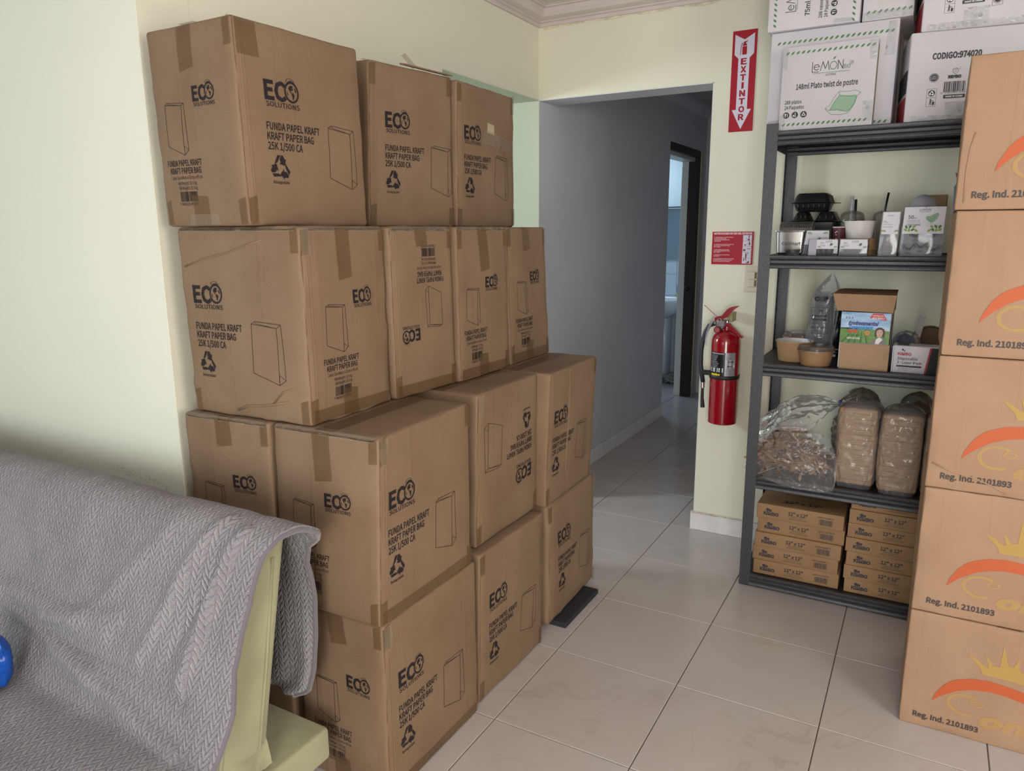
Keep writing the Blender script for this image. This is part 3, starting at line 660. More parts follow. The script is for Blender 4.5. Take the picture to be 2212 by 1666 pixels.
def strip(rb, k, pts, parent, m, name='tape', off=0.0011, n=8, wrinkle=0.0):
    """a piece of tape on a face: four corners in metres, lower-left first, anticlockwise"""
    b = MB(); f = rb.face(k, off); (a, c, d, e) = [Vector((q[0], q[1], 0)) for q in pts]
    def fn(s, t):
        q = (a*(1-s)+c*s)*(1-t)+(e*(1-s)+d*s)*t; P = Vector(f(q.x, q.y))
        if wrinkle: P += Vector(rb.nrm[k])*wrinkle*(0.5+noise.noise(Vector((q.x*40, q.y*40, rb.seed))))
        return tuple(P)
    b.grid(fn, n, n); return b.build(name, m, parent, smooth=True)
def wrap(rb, k1, k2, u0, u1, d1, d2, parent, m, top=True, wrinkle=0.0008, n=14):
    """tape folded over the edge between an upright face and the top (or bottom) face along u0..u1"""
    b = MB(); h = rb.wh[k1][1]; wd, dp = rb.wh['T']; r = rb.r
    def tp(u, d):      # point on the top face d metres behind the edge of k1 at u along it
        if k1 == 'F': return rb.pt('T', u, d, 0.0012)
        if k1 == 'R': return rb.pt('T', wd-d, u, 0.0012)
    rows = [(0, d1), (0, d1*0.5), (0, r), (2, 0), (1, r), (1, d2*0.5), (1, d2)]
    v = []
    for (kind, d) in rows:
        for i in range(n+1):
            u = u0+(u1-u0)*i/n; w = wrinkle*noise.noise(Vector((u*60, d*90+kind, rb.seed+1)))
            if kind == 0: P = np.array(rb.pt(k1, u, h-d, 0.0012+abs(w)))
            elif kind == 1: P = np.array(tp(u, d))+np.array((0, 0, abs(w)))
            else: P = (np.array(rb.pt(k1, u, h-r*0.3, 0.0006))+np.array(tp(u, r*0.3)))/2
            v.append(tuple(P))
    f = [(j*(n+1)+i, j*(n+1)+i+1, (j+1)*(n+1)+i+1, (j+1)*(n+1)+i) for j in range(len(rows)-1) for i in range(n)]
    b.add(v, f); return b.build('tape', m, parent, smooth=True)

GRP = 'kraft paper bag cartons stacked in four steps'
CART = {
 '4a': ('big kraft carton at the near end of the top row, highest against the wall', [('F','N',-0.5,0),('R','W',1.8,0)]),
 '4b': ('kraft carton in the middle of the top row, flaps not quite shut', [('R','W',0.6,0)]),
 '4c': ('kraft carton at the far end of the top row, under the beam', [('R','W',-1.5,0)]),
 '3a': ('kraft carton at the near end of the third row, crushed lower edge, broad side forward', [('F','W',-2,0),('R','N',1.5,0)]),
 '3b': ('kraft carton standing upside down in the third row, second from the near end', [('R','N',1.0,1)]),
 '3c': ('upright kraft carton in the third row, between the upside-down carton and the last one', [('R','N',-1.0,0)]),
 '3d': ('kraft carton at the far end of the third row, above the hallway side', [('R','N',0.5,0)]),
 '2L': ('kraft carton in the second row, half hidden behind the sofa back', [('F','N',0.2,0)]),
 '2a': ('kraft carton at the near corner of the second row, two printed sides showing', [('F','N',0.3,0),('R','W',-2.5,0)]),
 '2b': ('kraft carton standing upside down in the middle of the second row', [('R','W',-1,1)]),
 '2c': ('kraft carton at the far end of the second row beside the hallway', [('R','W',-1.5,0)]),
 '1a': ('kraft carton at the near corner of the bottom row behind the sofa ledge', [('F','N',0.4,0),('R','W',-0.8,0)]),
 '1b': ('kraft carton in the middle of the bottom row on the tiles', [('R','W',-0.5,0)]),
 '1c': ('kraft carton at the far end of the bottom row on the black board', [('R','W',2.0,0)]),
 '1L': ('kraft carton on the floor out of sight behind the sofa, under the half-hidden carton', []),
}
for k, (n, (label, prints)) in enumerate(CART.items()):
    c8 = CARTON[n]; a = np.array(c8)
    root = thing('carton', (a[:4, 0].mean(), a[:4, 1].mean(), a[:4, 2].min()), label, 'carton', GRP)
    rad = 0.022 if n == '1c' else (0.013 if n == '3b' else 0.010)
    rb = RBox(c8, rad, n=14, bulge=0.006 if n in ('4a', '2a', '3a', '2b') else 0.0035, rough=0.005, seed=k, crush=0.006 if n in ('3a', '1c') else 0.003)
    b = MB(); rb.emit(b); body = b.build('body', kraft, root, smooth=True)
    for face, kind, dx, inv in prints:
        made = []
        def P(nm): made.append((nm, Print().on(rb.face(face, 0.0009, bool(inv))))); return made[-1][1]
        (wide_print if kind == 'W' else narrow_print)(P, dx)
        for nm, p in made: p.build(nm, ink, root)
    # flap seam on top and the tape that closes it
    w, d = rb.wh['T']; long_x = w > d
    b = MB()
    if long_x: strip(rb, 'T', [(0, d/2-0.03), (w, d/2-0.03), (w, d/2+0.03), (0, d/2+0.03)], root, brown_tape)
    else:
        strip(rb, 'T', [(w/2-0.03, 0), (w/2+0.03, 0), (w/2+0.03, d), (w/2-0.03, d)], root, brown_tape)
    h = rb.wh['F'][1]
    side = 'R' if n[0] == '3' else 'F'; sw = rb.wh[side][0]
    if n not in ('4b', '4c', '2b', '2c', '1b', '1c', '1L'):
        sh = {'3c': 0.15, '3b': 0.06, '3d': 0.09, '2a': 0.135, '2L': 0.085, '4a': 0.11, '3a': 0.14, '1a': 0.09}.get(n, 0.1); c = sw*0.47
        strip(rb, side, [(c-0.028+0.006*(k % 3), h-sh), (c+0.028+0.006*(k % 3), h-sh+0.008), (c+0.027, h-0.004), (c-0.029, h-0.004)], root, brown_tape, wrinkle=0.001)
        if n not in ('2a', '2L', '3b'):
            strip(rb, side, [(c-0.03, 0.004), (c+0.03, 0.004), (c+0.027, 0.075), (c-0.033, 0.08)], root, brown_tape, wrinkle=0.001)
    # board joint at the near corner and the scored folds beside it
    if n not in ('1L', '2L'):
        f = rb.face('R', 0.0004); rn = random.Random(k*7+1)
        for u0, rr_, m_ in ((rad*0.55, 0.0011, seamm), (rad+0.010, 0.0016, kraft), (rad+0.019, 0.0012, kraft)):
            b = MB(); b.tube([tuple(Vector(f(u0+0.0016*noise.noise(Vector((v_*9, k, u0*90))), v_))-Vector(rb.nrm['R'])*(rr_*0.55+(rad*0.12 if m_ is seamm else 0))) for v_ in [0.012+(h-0.024)*i/24 for i in range(25)]], rr_, 5); b.build('seam' if m_ is seamm else 'fold', m_, root, smooth=True)
    # corner patches
    rn = random.Random(k*13+5); fw = rb.wh['R'][0]
    for u0, v0 in ((0.0, 0.0), (fw-0.03, 0.0), (0.0, h-0.075), (fw-0.03, h-0.07)):
        if rn.random() < 0.7: strip(rb, 'R', [(u0+0.003, v0+0.003), (u0+0.028, v0+0.005), (u0+0.03, v0+0.06+0.02*rn.random()), (u0+0.004, v0+0.066)], root, brown_tape, n=4)
    if prints and prints[0][0] == 'F':
        fw2 = rb.wh['F'][0]
        for u0, v0 in ((fw2-0.032, 0.0), (0.002, 0.0), (fw2-0.032, h-0.07)):
            strip(rb, 'F', [(u0+0.003, v0+0.003), (u0+0.028, v0+0.005), (u0+0.027, v0+0.07), (u0+0.002, v0+0.062)], root, brown_tape, n=4)
    # glinting clear tape folded over the edges
    if n in ('3a', '3b', '2L', '2a', '1a', '2b', '3c'):
        if n in ('3a', '2L', '2a'): wrap(rb, 'F', 'T', 0.012, rb.wh['F'][0]-0.012, 0.013, 0.022, root, clear_tape)
        if n in ('3a', '3b', '3c'): wrap(rb, 'R', 'T', 0.012, fw-0.012, 0.014, 0.022, root, clear_tape)
        if n in ('3a', '2a', '1a', '2b'): strip(rb, 'R', [(0.002, h-0.075), (0.034, h-0.07), (0.032, h-0.004), (0.002, h-0.004)], root, clear_tape, wrinkle=0.004, off=0.002)
    if n in ('3a', '3b', '3c', '3d', '2a', '1a'):
        strip(rb, 'R', [(0.012, 0.006), (fw-0.012, 0.006), (fw-0.012, 0.038), (0.012, 0.04)], root, brown_tape, wrinkle=0.0008)
    if n == '4a':
        strip(rb, 'F', [(0.10, 0.004), (0.22, 0.004), (0.215, 0.032), (0.105, 0.03)], root, clear_tape, wrinkle=0.002)
        strip(rb, 'R', [(0.01, h-0.085), (0.075, h-0.085), (0.07, h-0.006), (0.01, h-0.006)], root, brown_tape, n=4)
    if n == '3a':
        f = rb.face('F', 0.0016)
        for pts, ww in (([(0.02, 0.405), (0.09, 0.425), (0.17, 0.44), (0.25, 0.462), (0.31, 0.476)], 0.006), ([(0.17, 0.02), (0.21, 0.035), (0.26, 0.04), (0.30, 0.047), (0.36, 0.06)], 0.008), ([(0.30, 0.047), (0.34, 0.085), (0.39, 0.10)], 0.006)):
            b = MB(); b.tube([tuple(Vector(f(u, v))-Vector(rb.nrm['F'])*0.0022) for u, v in pts], ww*0.5, 6); b.build('crease', kraft, root, smooth=True)
    if n == '4b':     # lifted flap with a strip of tape and film sticking up
        fb = MB(); fb.hexa([tuple(q) for q in (rb.pt('T', w-0.03, 0.17, 0.012), rb.pt('T', w-0.002, 0.17, 0.006), rb.pt('T', w-0.03, 0.40, 0.010), rb.pt('T', w-0.002, 0.40, 0.004), rb.pt('T', w-0.03, 0.17, 0.017), rb.pt('T', w-0.002, 0.17, 0.011), rb.pt('T', w-0.03, 0.40, 0.015), rb.pt('T', w-0.002, 0.40, 0.008))]); fb.build('flap', kraft, root)
        tb_ = MB(); tb_.grid(lambda s, t: tuple(Vector(rb.pt('T', w-0.05+0.004*s, 0.20+0.05*s+0.02*t, 0.012+0.035*(1-s)+0.01*t))), 4, 2); tb_.build('tape', brown_tape, root, smooth=True)
        fm = MB(); fm.grid(lambda s, t: tuple(Vector(rb.pt('T', w-0.06-0.05*t+0.01*math.sin(9*s), 0.08+0.30*s, 0.006+0.03*t*(0.6+0.5*noise.noise(Vector((s*7, t*3, 1))))))), 16, 5); fm.build('tape_film', clear_tape, root, smooth=True)
    if n == '4c':
        strip(rb, 'R', [(0.16, 0.305), (0.36, 0.285), (0.42, 0.325), (0.18, 0.355)], root, clear_tape, wrinkle=0.002, off=0.002)
        strip(rb, 'R', [(0.20, 0.345), (0.25, 0.34), (0.25, 0.375), (0.205, 0.38)], root, mat('torn_paper', (176, 160, 134), rough=0.8), n=4)
    if n == '2c':
        b = MB(); f = rb.face('R', 0.0012); b.tube([f(0.17, 0.005), f(0.165, 0.15), f(0.17, 0.32), f(0.166, h-0.01)], 0.0025, 6); b.build('crease', kraft, root, smooth=True)

pl = thing('studded_board', (-0.2, 0.31, 0), 'flat black board with small studs under the last bottom carton', 'board')
MB().cbox((-0.42, 0.148, 0.0), (-0.034, 0.472, 0.0215), 0.002).build('plank', mat('black_rubber_board', (44, 45, 50), rough=0.6), pl)
for k in range(6):
    b = MB(); b.lathe([(0.0, 0.002), (0.003, 0.0015), (0.0045, 0.0)], (-0.036, 0.17+k*0.055, 0.012), 8, axis='X'); b.build('stud', mat('stud_steel', (200, 200, 200), rough=0.3, metal=0.8), pl, smooth=True)

# ------------------------------------------------------------------ stack of tall kraft cartons in front of the shelf
kraft2 = cardboard('smooth_kraft', (164, 133, 107), (152, 120, 95))
orange = mat('orange_print', (180, 84, 46), rough=0.6); yellow = mat('yellow_print', (196, 160, 84), rough=0.6, alpha=0.65)
pale_yellow = mat('faded_yellow_print', (206, 168, 96), rough=0.6, alpha=0.42)
zs = [0.0, 0.3805, 0.7715, 1.161, 1.5585, 1.953]
dxs = [0.0, 0.001, -0.001, 0.002, -0.005]
pos = ['at the bottom of the tall stack', 'second from the bottom of the stack before the shelf', 'in the middle of the stack before the shelf', 'second from the top of the stack before the shelf', 'on top of the tall stack']
def from_px(u, v):
    P = at(1960+u*0.2197, 1300+v*0.2197, Y=0.16); return (P.x-1.114, P.z)
arc = [from_px(*q) for q in ((237,970),(270,905),(350,822),(430,778),(500,762),(640,752),(800,776),(950,822),(1147,900),(1300,985),(1450,1090),(1450,1190),(1300,1085),(1147,1002),(950,922),(800,880),(640,863),(500,872),(350,915))]
sun = [from_px(*q) for q in ((735,715),(720,660),(600,520),(690,575),(760,640),(800,655),(775,530),(850,640),(910,645),(955,440),(990,640),(1040,655),(1105,570),(1095,680),(1147,720),(1290,600),(1220,790),(1400,780),(1260,880),(1147,835),(1050,800),(900,755)) ]
for k in range(5):
    z0, z1 = zs[k]+(0.0008 if k else 0), zs[k+1]-0.0012; x0 = 1.114+dxs[k]; yw = (0.0, 0.012, -0.01, 0.014, -0.01)[k]
    root = thing('tall_carton', (x0+0.25, 0.35, z0), 'kraft carton with orange arc, '+pos[k], 'carton', 'kraft cartons with the orange arc')
    rb = RBox(hexa((x0, 0.16, z0), (x0+0.5, 0.56, z1), yw, (x0, 0.16)), 0.005, n=20, bulge=0.002, rough=0.003, seed=40+k, crush=0.002)
    b = MB(); rb.emit(b); b.build('body', kraft2, root, smooth=True)
    p = Print().on(rb.face('F', 0.0013), 0)
    p.text('Reg. Ind. 2101893', 0.036, 0.031, 0.0165, 0.173, bold=0.03)
    dv = 0.0
    p.ink(1).poly([(u, v+dv) for u, v in arc]); p.disc(0.405, 0.07, 0.012)
    p.ink(2).poly([(u, v+dv+0.003) for u, v in sun])
    p.ink(3)
    C = from_px(560, 1010)
    p.ring(C[0], C[1], 0.047, 0.037, 24, sy=0.75, a0=math.radians(50), a1=math.radians(300))
    p.text('oma', C[0]+0.035, C[1]-0.052, 0.04, 0.20, bold=0.05, shear=0.35)
    p.ring(C[0]+0.03, C[1]+0.012, 0.018, 0.012, 10, sy=0.5)
    p.build('print', [mat('grey_black_print', (66, 58, 56), rough=0.6), orange, yellow, pale_yellow], root)
    bt = MB(); bt.grid(lambda s, t: rb.pt('T', 0.22+0.06*s, 0.4*t, 0.0008), 2, 2); bt.build('tape', brown_tape, root)
    if k in (2, 4):
        b = MB(); f = rb.face('F', 0.0006)
        pts = [(0.012, 0.075), (0.06, 0.055), (0.11, 0.047), (0.16, 0.03), (0.2, 0.012)] if k == 2 else [(0.02, 0.02), (0.018, 0.1), (0.022, 0.16), (0.03, 0.2)]
        b.tube([tuple(Vector(f(u, v))-Vector(rb.nrm['F'])*0.0015) for u, v in pts], 0.003, 6); b.build('crease', kraft2, root, smooth=True)
# ------------------------------------------------------------------ sofa bed with a herringbone plush blanket
green = mat('sage_sofa_cloth', (162, 160, 126), rough=0.85, sheen=0.2, var=0.12, vscale=7, bump=0.35, bscale=26, bdist=0.006)
XE, XO = -0.205, -2.15
sofa = thing('sofa_bed', (-1.17, -1.45, 0), 'armless sofa bed in sage green cloth, mostly covered by a grey blanket', 'sofa')
rb = RBox(hexa((XO, -2.0, 0.135), (XE, -0.955, 0.228)), 0.012, n=10, bulge=0.002, rough=0.004, seed=61); b = MB(); rb.emit(b); b.build('base', green, sofa, smooth=True)
def lean(lo_y0, lo_y1, hi_y0, hi_y1, z0, z1):
    return [(XO, lo_y0, z0), (XE, lo_y0, z0), (XO, lo_y1, z0), (XE, lo_y1, z0), (XO, hi_y0, z1), (XE, hi_y0, z1), (XO, hi_y1, z1), (XE, hi_y1, z1)]
rb = RBox(lean(-1.325, -1.152, -1.178, -1.046, 0.30, 0.825), 0.03, n=12, bulge=0.004, rough=0.008, seed=62); b = MB(); rb.emit(b); back = b.build('backrest', green, sofa, smooth=True)
b = MB(); b.tube([rb.pt('R', 0.02, 0.02, 0.002), rb.pt('R', 0.02, 0.25, 0.002), rb.pt('R', 0.02, 0.50, 0.002)], 0.004, 6); b.tube([rb.pt('R', 0.135, 0.02, 0.002), rb.pt('R', 0.125, 0.25, 0.002), rb.pt('R', 0.11, 0.49, 0.002)], 0.004, 6); b.build('piping', green, back, smooth=True)
rb = RBox(hexa((XO, -1.99, 0.232), (XE, -1.28, 0.405)), 0.03, n=10, bulge=0.003, rough=0.008, seed=63); b = MB(); rb.emit(b); b.build('seat', green, sofa, smooth=True)
b = MB()
b.grid(lambda s, t: (XE-0.02+0.012*math.sin(s*5)+0.02*t, -1.30+0.16*s, 0.335-0.09*t+0.012*noise.noise(Vector((s*6, t*5, 2)))), 20, 10); b.build('loose_cover', green, sofa, smooth=True)
for x in (XO+0.12, XE-0.12):
    for y in (-1.9, -1.06): MB().cbox((x-0.03, y-0.03, 0), (x+0.03, y+0.03, 0.134), 0.003).build('leg', brown, sofa)

def plush(name):
    m = mat(name, (164, 158, 164), rough=0.9, sheen=0.55, spec=0.15); N, L, bs_ = nodes(m)
    tc = N.new('ShaderNodeTexCoord'); sx = N.new('ShaderNodeSeparateXYZ')
    nzd = N.new('ShaderNodeTexNoise'); nzd.inputs['Scale'].default_value = 9; nzd.inputs['Detail'].default_value = 2; L.new(tc.outputs['UV'], nzd.inputs['Vector'])
    vm = N.new('ShaderNodeVectorMath'); vm.operation = 'MULTIPLY_ADD'; L.new(nzd.outputs['Color'], vm.inputs[0]); vm.inputs[1].default_value = (0.012, 0.012, 0); L.new(tc.outputs['UV'], vm.inputs[2])
    L.new(vm.outputs[0], sx.inputs[0])
    U, V = sx.outputs[0], sx.outputs[1]
    colw, rowh = 0.030, 0.0185
    cu = math_node(N, L, 'MULTIPLY', U, 1/colw)
    tri = math_node(N, L, 'ABSOLUTE', math_node(N, L, 'SUBTRACT', math_node(N, L, 'FRACT', cu), 0.5))     # 0 mid .. .5 at seams
    vv = math_node(N, L, 'ADD', math_node(N, L, 'MULTIPLY', V, 1/rowh), math_node(N, L, 'MULTIPLY', tri, 2.3))
    fr = math_node(N, L, 'ABSOLUTE', math_node(N, L, 'SUBTRACT', math_node(N, L, 'FRACT', vv), 0.5))          # .5 at the groove
    puff = math_node(N, L, 'SQRT', math_node(N, L, 'MAXIMUM', math_node(N, L, 'SUBTRACT', 0.25, math_node(N, L, 'POWER', fr, 2.0)), 0.0))
    e1 = math_node(N, L, 'MULTIPLY', math_node(N, L, 'MINIMUM', math_node(N, L, 'SUBTRACT', 0.5, tri), 0.1), 2.5)
    e2 = math_node(N, L, 'MULTIPLY', math_node(N, L, 'MINIMUM', tri, 0.1), 2.5)
    pile = N.new('ShaderNodeTexNoise'); pile.inputs['Scale'].default_value = 330; pile.inputs['Detail'].default_value = 2; L.new(tc.outputs['UV'], pile.inputs['Vector'])
    h = math_node(N, L, 'ADD', math_node(N, L, 'ADD', puff, math_node(N, L, 'ADD', e1, e2)), math_node(N, L, 'MULTIPLY', pile.outputs[0], 0.35))
    bp = N.new('ShaderNodeBump'); bp.inputs['Strength'].default_value = 1.0; bp.inputs['Distance'].default_value = 0.02; L.new(h, bp.inputs['Height']); L.new(bp.outputs[0], bs_.inputs['Normal'])
    cl = N.new('ShaderNodeTexNoise'); cl.inputs['Scale'].default_value = 4; cl.inputs['Detail'].default_value = 4; L.new(tc.outputs['UV'], cl.inputs['Vector'])
    r = N.new('ShaderNodeMapRange'); r.inputs[1].default_value = 0.35; r.inputs[2].default_value = 0.65; L.new(cl.outputs[0], r.inputs[0])
    mx = N.new('ShaderNodeMix'); mx.data_type = 'RGBA'; mx.inputs[6].default_value = (*lin((130, 124, 130)), 1); mx.inputs[7].default_value = (*lin((150, 144, 149)), 1); L.new(r.outputs[0], mx.inputs[0]); L.new(mx.outputs[2], bs_.inputs['Base Color'])
    return m
blk = plush('plush_blanket')
# cross-section of the blanket from the hem behind the backrest over the ridge to the seat
ctl = [(-0.982, 0.305), (-0.974, 0.45), (-0.972, 0.60), (-0.985, 0.71), (-1.025, 0.80), (-1.085, 0.852), (-1.135, 0.864), (-1.185, 0.845), (-1.222, 0.78), (-1.262, 0.67), (-1.315, 0.55), (-1.352, 0.472), (-1.375, 0.436), (-1.40, 0.424), (-1.47, 0.426), (-1.62, 0.424), (-1.80, 0.424), (-1.95, 0.418), (-2.012, 0.38), (-2.022, 0.30), (-2.02, 0.2)]
def catmull(pts, step):
    out = []
    for i in range(len(pts)-1):
        p0, p1, p2, p3 = (Vector(pts[min(max(j, 0), len(pts)-1)]) for j in (i-1, i, i+1, i+2))
        n = max(1, int((p2-p1).length/step))
        for k in range(n):
            t = k/n; out.append(0.5*((2*p1)+(p2-p0)*t+(2*p0-5*p1+4*p2-p3)*t*t+(3*p1-p0-3*p2+p3)*t**3))
    out.append(Vector(pts[-1])); return out
prof_b = catmull(ctl, 0.0075)
arcl = [0.0]
for i in range(1, len(prof_b)): arcl.append(arcl[-1]+(prof_b[i]-prof_b[i-1]).length)
def interp(x, xs_, ys_):
    for i in range(len(xs_)-1):
        if x <= xs_[i+1]: 
            t = (x-xs_[i])/(xs_[i+1]-xs_[i]); t = min(max(t, 0), 1); return ys_[i]*(1-t)+ys_[i+1]*t
    return ys_[-1]
# where the blanket's right hem runs: along the flap behind, over the ridge, slanting down the front, across the seat
edge_s = [0.0, 0.03, 0.10, 0.30, 0.40, 0.46, 0.50, 0.55, 0.62, 0.74, 0.87, 0.96, 1.03, 1.2, 1.9]
edge_x = [-0.30, -0.245, -0.226, -0.210, -0.216, -0.19, -0.14, -0.102, -0.102, -0.128, -0.134, -0.128, -0.105, -0.12, -0.13]
NXB = 190; NSB = len(prof_b)-1
def blanket_pt(iu, iv):
    P = prof_b[iv]; s = arcl[iv]; e = interp(s, edge_s, edge_x); u = iu/NXB; u = 1-(1-u)**1.25
    x = XO+0.1+(e-XO-0.1)*u
    T_ = (prof_b[min(iv+1, NSB)]-prof_b[max(iv-1, 0)]).normalized(); nrm_ = Vector((T_.y, -T_.x))
    if nrm_.y < 0 and s > 0.5: nrm_ = -nrm_
    d = 0.006*noise.noise(Vector((x*4, s*4, 0)))+0.003*noise.noise(Vector((x*13, s*13, 4)))
    def ridge(x0, s0, x1, s1, w, h):
        dx, ds = x1-x0, s1-s0; L2 = dx*dx+ds*ds; t = ((x-x0)*dx+(s-s0)*ds)/L2; tt = min(max(t, 0), 1)
        q = math.hypot(x-x0-dx*tt, s-s0-ds*tt); return h*math.exp(-(q/w)**2)*(0.5+0.5*math.sin(math.pi*min(max(t, 0.08), 0.92)))
    if s > 0.5:
        d += ridge(-0.27, 0.66, -0.42, 1.0, 0.018, 0.016)+ridge(-0.20, 0.68, -0.27, 1.02, 0.016, 0.018)+ridge(-0.42, 0.72, -0.66, 0.98, 0.02, 0.010)-ridge(-0.235, 0.75, -0.33, 1.0, 0.014, 0.010)
        wv = 0.02*noise.noise(Vector((x*3.2, 7, 0)))
        d += ridge(-1.4, 0.955+wv, -0.55, 0.985+wv, 0.022, 0.018)      # rumple above the crease
        d += ridge(-1.02, 0.995, -0.22, 1.155, 0.017, 0.022)            # rolled hem across the seat
        d -= ridge(-1.5, 1.02+wv, -0.25, 1.055+wv, 0.02, 0.014)
        d += ridge(-0.80, 1.0, -0.52, 0.94, 0.02, 0.016)
    if s < 0.36: d += 0.012*math.sin((x-e)*60)*(1-s/0.36)*math.exp((x-e)*6)
    y, z = P.x+nrm_.x*d, P.y+nrm_.y*d
    if s > 0.5 and s < 1.0: x += 0.004*noise.noise(Vector((s*30, 1, 2)))*u**8
    return (x, y, z)
b = MB(); v = [blanket_pt(i, j) for j in range(NSB+1) for i in range(NXB+1)]; f = []; uv = []
def uvb(i, j): return (v[j*(NXB+1)+i][0], arcl[j])
for j in range(NSB):
    for i in range(NXB):
        a_ = j*(NXB+1)+i; f.append((a_, a_+1, a_+NXB+2, a_+NXB+1)); uv.append([uvb(i, j), uvb(i+1, j), uvb(i+1, j+1), uvb(i, j+1)])
b.add(v, f, 0, uv)
bl = thing('blanket', (-1.17, -1.45, 0.2), 'grey plush blanket with herringbone relief draped over the sofa', 'blanket')
sheet = b.build('sheet', blk, bl, smooth=True)
so = sheet.modifiers.new('thickness', 'SOLIDIFY'); so.thickness = 0.009; so.offset = -1.0
# hem stitched round the right edge
hm = MB(); hm.tube([v[j*(NXB+1)+NXB] for j in range(0, NSB+1, 2)], 0.0065, 8); hm.build('hem', mat('blanket_hem', (104, 98, 104), rough=0.9, sheen=0.4, bump=0.6, bscale=120, bdist=0.004), bl, smooth=True)

# crinkled blue wrapper lying on the sofa at the picture's edge
bp_ = at(-16, 1378, Y=-1.37)
bag = thing('blue_wrapper', (bp_.x, bp_.y, 0.43), 'shiny blue plastic wrapper lying on the grey blanket', 'wrapper')
b = MB(); c = at(-24, 1376, Y=bp_.y-0.07); c.z = 0.512
def pillow(u, w):
    a, t = 2*math.pi*u, w; prf = math.sin(math.pi*min(max(t, 0.0), 1.0))**0.55
    r = 1+0.14*noise.noise(Vector((math.cos(a)*1.7, math.sin(a)*1.7, t*5)))+0.07*noise.noise(Vector((math.cos(a)*6, math.sin(a)*6, t*12)))
    return (c.x+0.052*r*(0.72+0.28*prf)*math.cos(a), c.y+(0.004+0.034*prf)*r*math.sin(a), c.z-0.066+0.132*t)
b.grid(pillow, 36, 24); b.build('pouch', mat('blue_plastic_film', (22, 78, 168), rough=0.28, spec=0.6, bump=0.5, bscale=40, bdist=0.006), bag, smooth=True)
b = MB(); b.tube([(c.x-0.03, c.y-0.02, 0.447), (c.x+0.03, c.y-0.045, 0.446), (c.x+0.05, c.y-0.03, 0.447)], 0.008, 8); b.build('seal', mat('brown_seal', (128, 92, 66), rough=0.5), bag, smooth=True)
# ------------------------------------------------------------------ black steel shelf
steel = mat('hammered_black_steel', (74, 74, 78), rough=0.34, metal=0.45, spec=0.5, var=0.25, vscale=120, bump=0.5, bscale=420, bdist=0.0015)
deckm = mat('black_board', (40, 38, 38), rough=0.55)
SX0, SX1, SY0, SY1 = 0.467, 1.46, 0.85, 1.335
LV = [1.880, 1.413, 0.980, 0.497, 0.055]
shelf = thing('shelving_unit', ((SX0+SX1)/2, (SY0+SY1)/2, 0), 'black steel shelving unit with five boards against the cream wall', 'shelf')
def post(x, y, sx, sy):
    b = MB(); t = 0.002; w = 0.045
    b.box((min(x, x+sx*w), min(y, y+sy*t), 0.004), (max(x, x+sx*w), max(y, y+sy*t), 1.908)); b.box((min(x, x+sx*t), min(y+sy*t, y+sy*w), 0.004), (max(x, x+sx*t), max(y+sy*t, y+sy*w), 1.908))
    o = b.build('post', steel, shelf); return o
posts = [post(SX0, SY0, 1, 1), post(SX0, SY1, 1, -1), post(SX1, SY0, -1, 1), post(SX1, SY1, -1, -1)]
slotm = mat('slot_shadow', (26, 26, 28), rough=0.8); edgem = mat('pale_steel_edge', (150, 148, 144), rough=0.5, metal=0.5)
for k in range(46):
    z = 0.05+k*0.0395
    if any(abs(z-l+0.02) < 0.04 for l in LV): continue
    for yy, nm in ((SY1-0.032, 'slot'),):
        b = MB(); n = 10; pts = [(0.0065*math.cos(2*math.pi*i/n)*(1 if math.sin(2*math.pi*i/n) > 0 else 0.55), 0.012*math.sin(2*math.pi*i/n)) for i in range(n)]
        b.poly(pts, lambda u, v: (SX0+0.0026, yy-u, z+v)); b.build(nm, slotm, posts[1])
MB().box((SX0+0.0435, SY1-0.0045, 0.3), (SX0+0.0475, SY1-0.0005, 1.72)).build('pale_edge', edgem, posts[1])  # paler metal strip along the edge of the back post
bp_prof = [(0.016, 0.0), (0.003, 0.0), (0.0, -0.003), (0.0, -0.013), (0.003, -0.017), (0.012, -0.021), (0.012, -0.031), (0.002, -0.037), (0.0, -0.040), (0.0, -0.049), (0.003, -0.052), (0.016, -0.052)]
for li, z in enumerate(LV):
    for front in (1, 0):
        b = MB(); v = []
        for (d, h) in bp_prof:
            y = SY0-0.003+d if front else SY1+0.001-d
            v += [(SX0+(0.043 if front else 0.002), y, z+h), (SX1-(0.043 if front else 0.002), y, z+h)]
        n = len(bp_prof); b.add(v, [(2*i, 2*i+2, 2*i+3, 2*i+1) if not front else (2*i+1, 2*i+3, 2*i+2, 2*i) for i in range(n-1)])
        b.build('beam', steel, shelf, smooth=True, angle=40)
    for x, s in ((SX0+0.002, 1), (SX1-0.002, -1)):
        MB().box((min(x, x+s*0.003), SY0+0.045, z-0.05), (max(x, x+s*0.003), SY1-0.045, z-0.004)).build('side_beam', steel, shelf)
    MB().box((SX0+0.006, SY0+0.013, z-0.0135), (SX1-0.006, SY1-0.006, z-0.004)).build('board', deckm, shelf)
for x in (SX0+0.022, SX1-0.022):
    for y in (SY0+0.022, SY1-0.022): MB().cbox((x-0.02, y-0.02, 0), (x+0.02, y+0.02, 0.006), 0.001).build('foot', mat('black_plastic', (26, 26, 27), rough=0.4), shelf)
D = [z-0.004 for z in LV]      # board surfaces

def sx(px, py, Y): return at(px, py, Y=Y).x
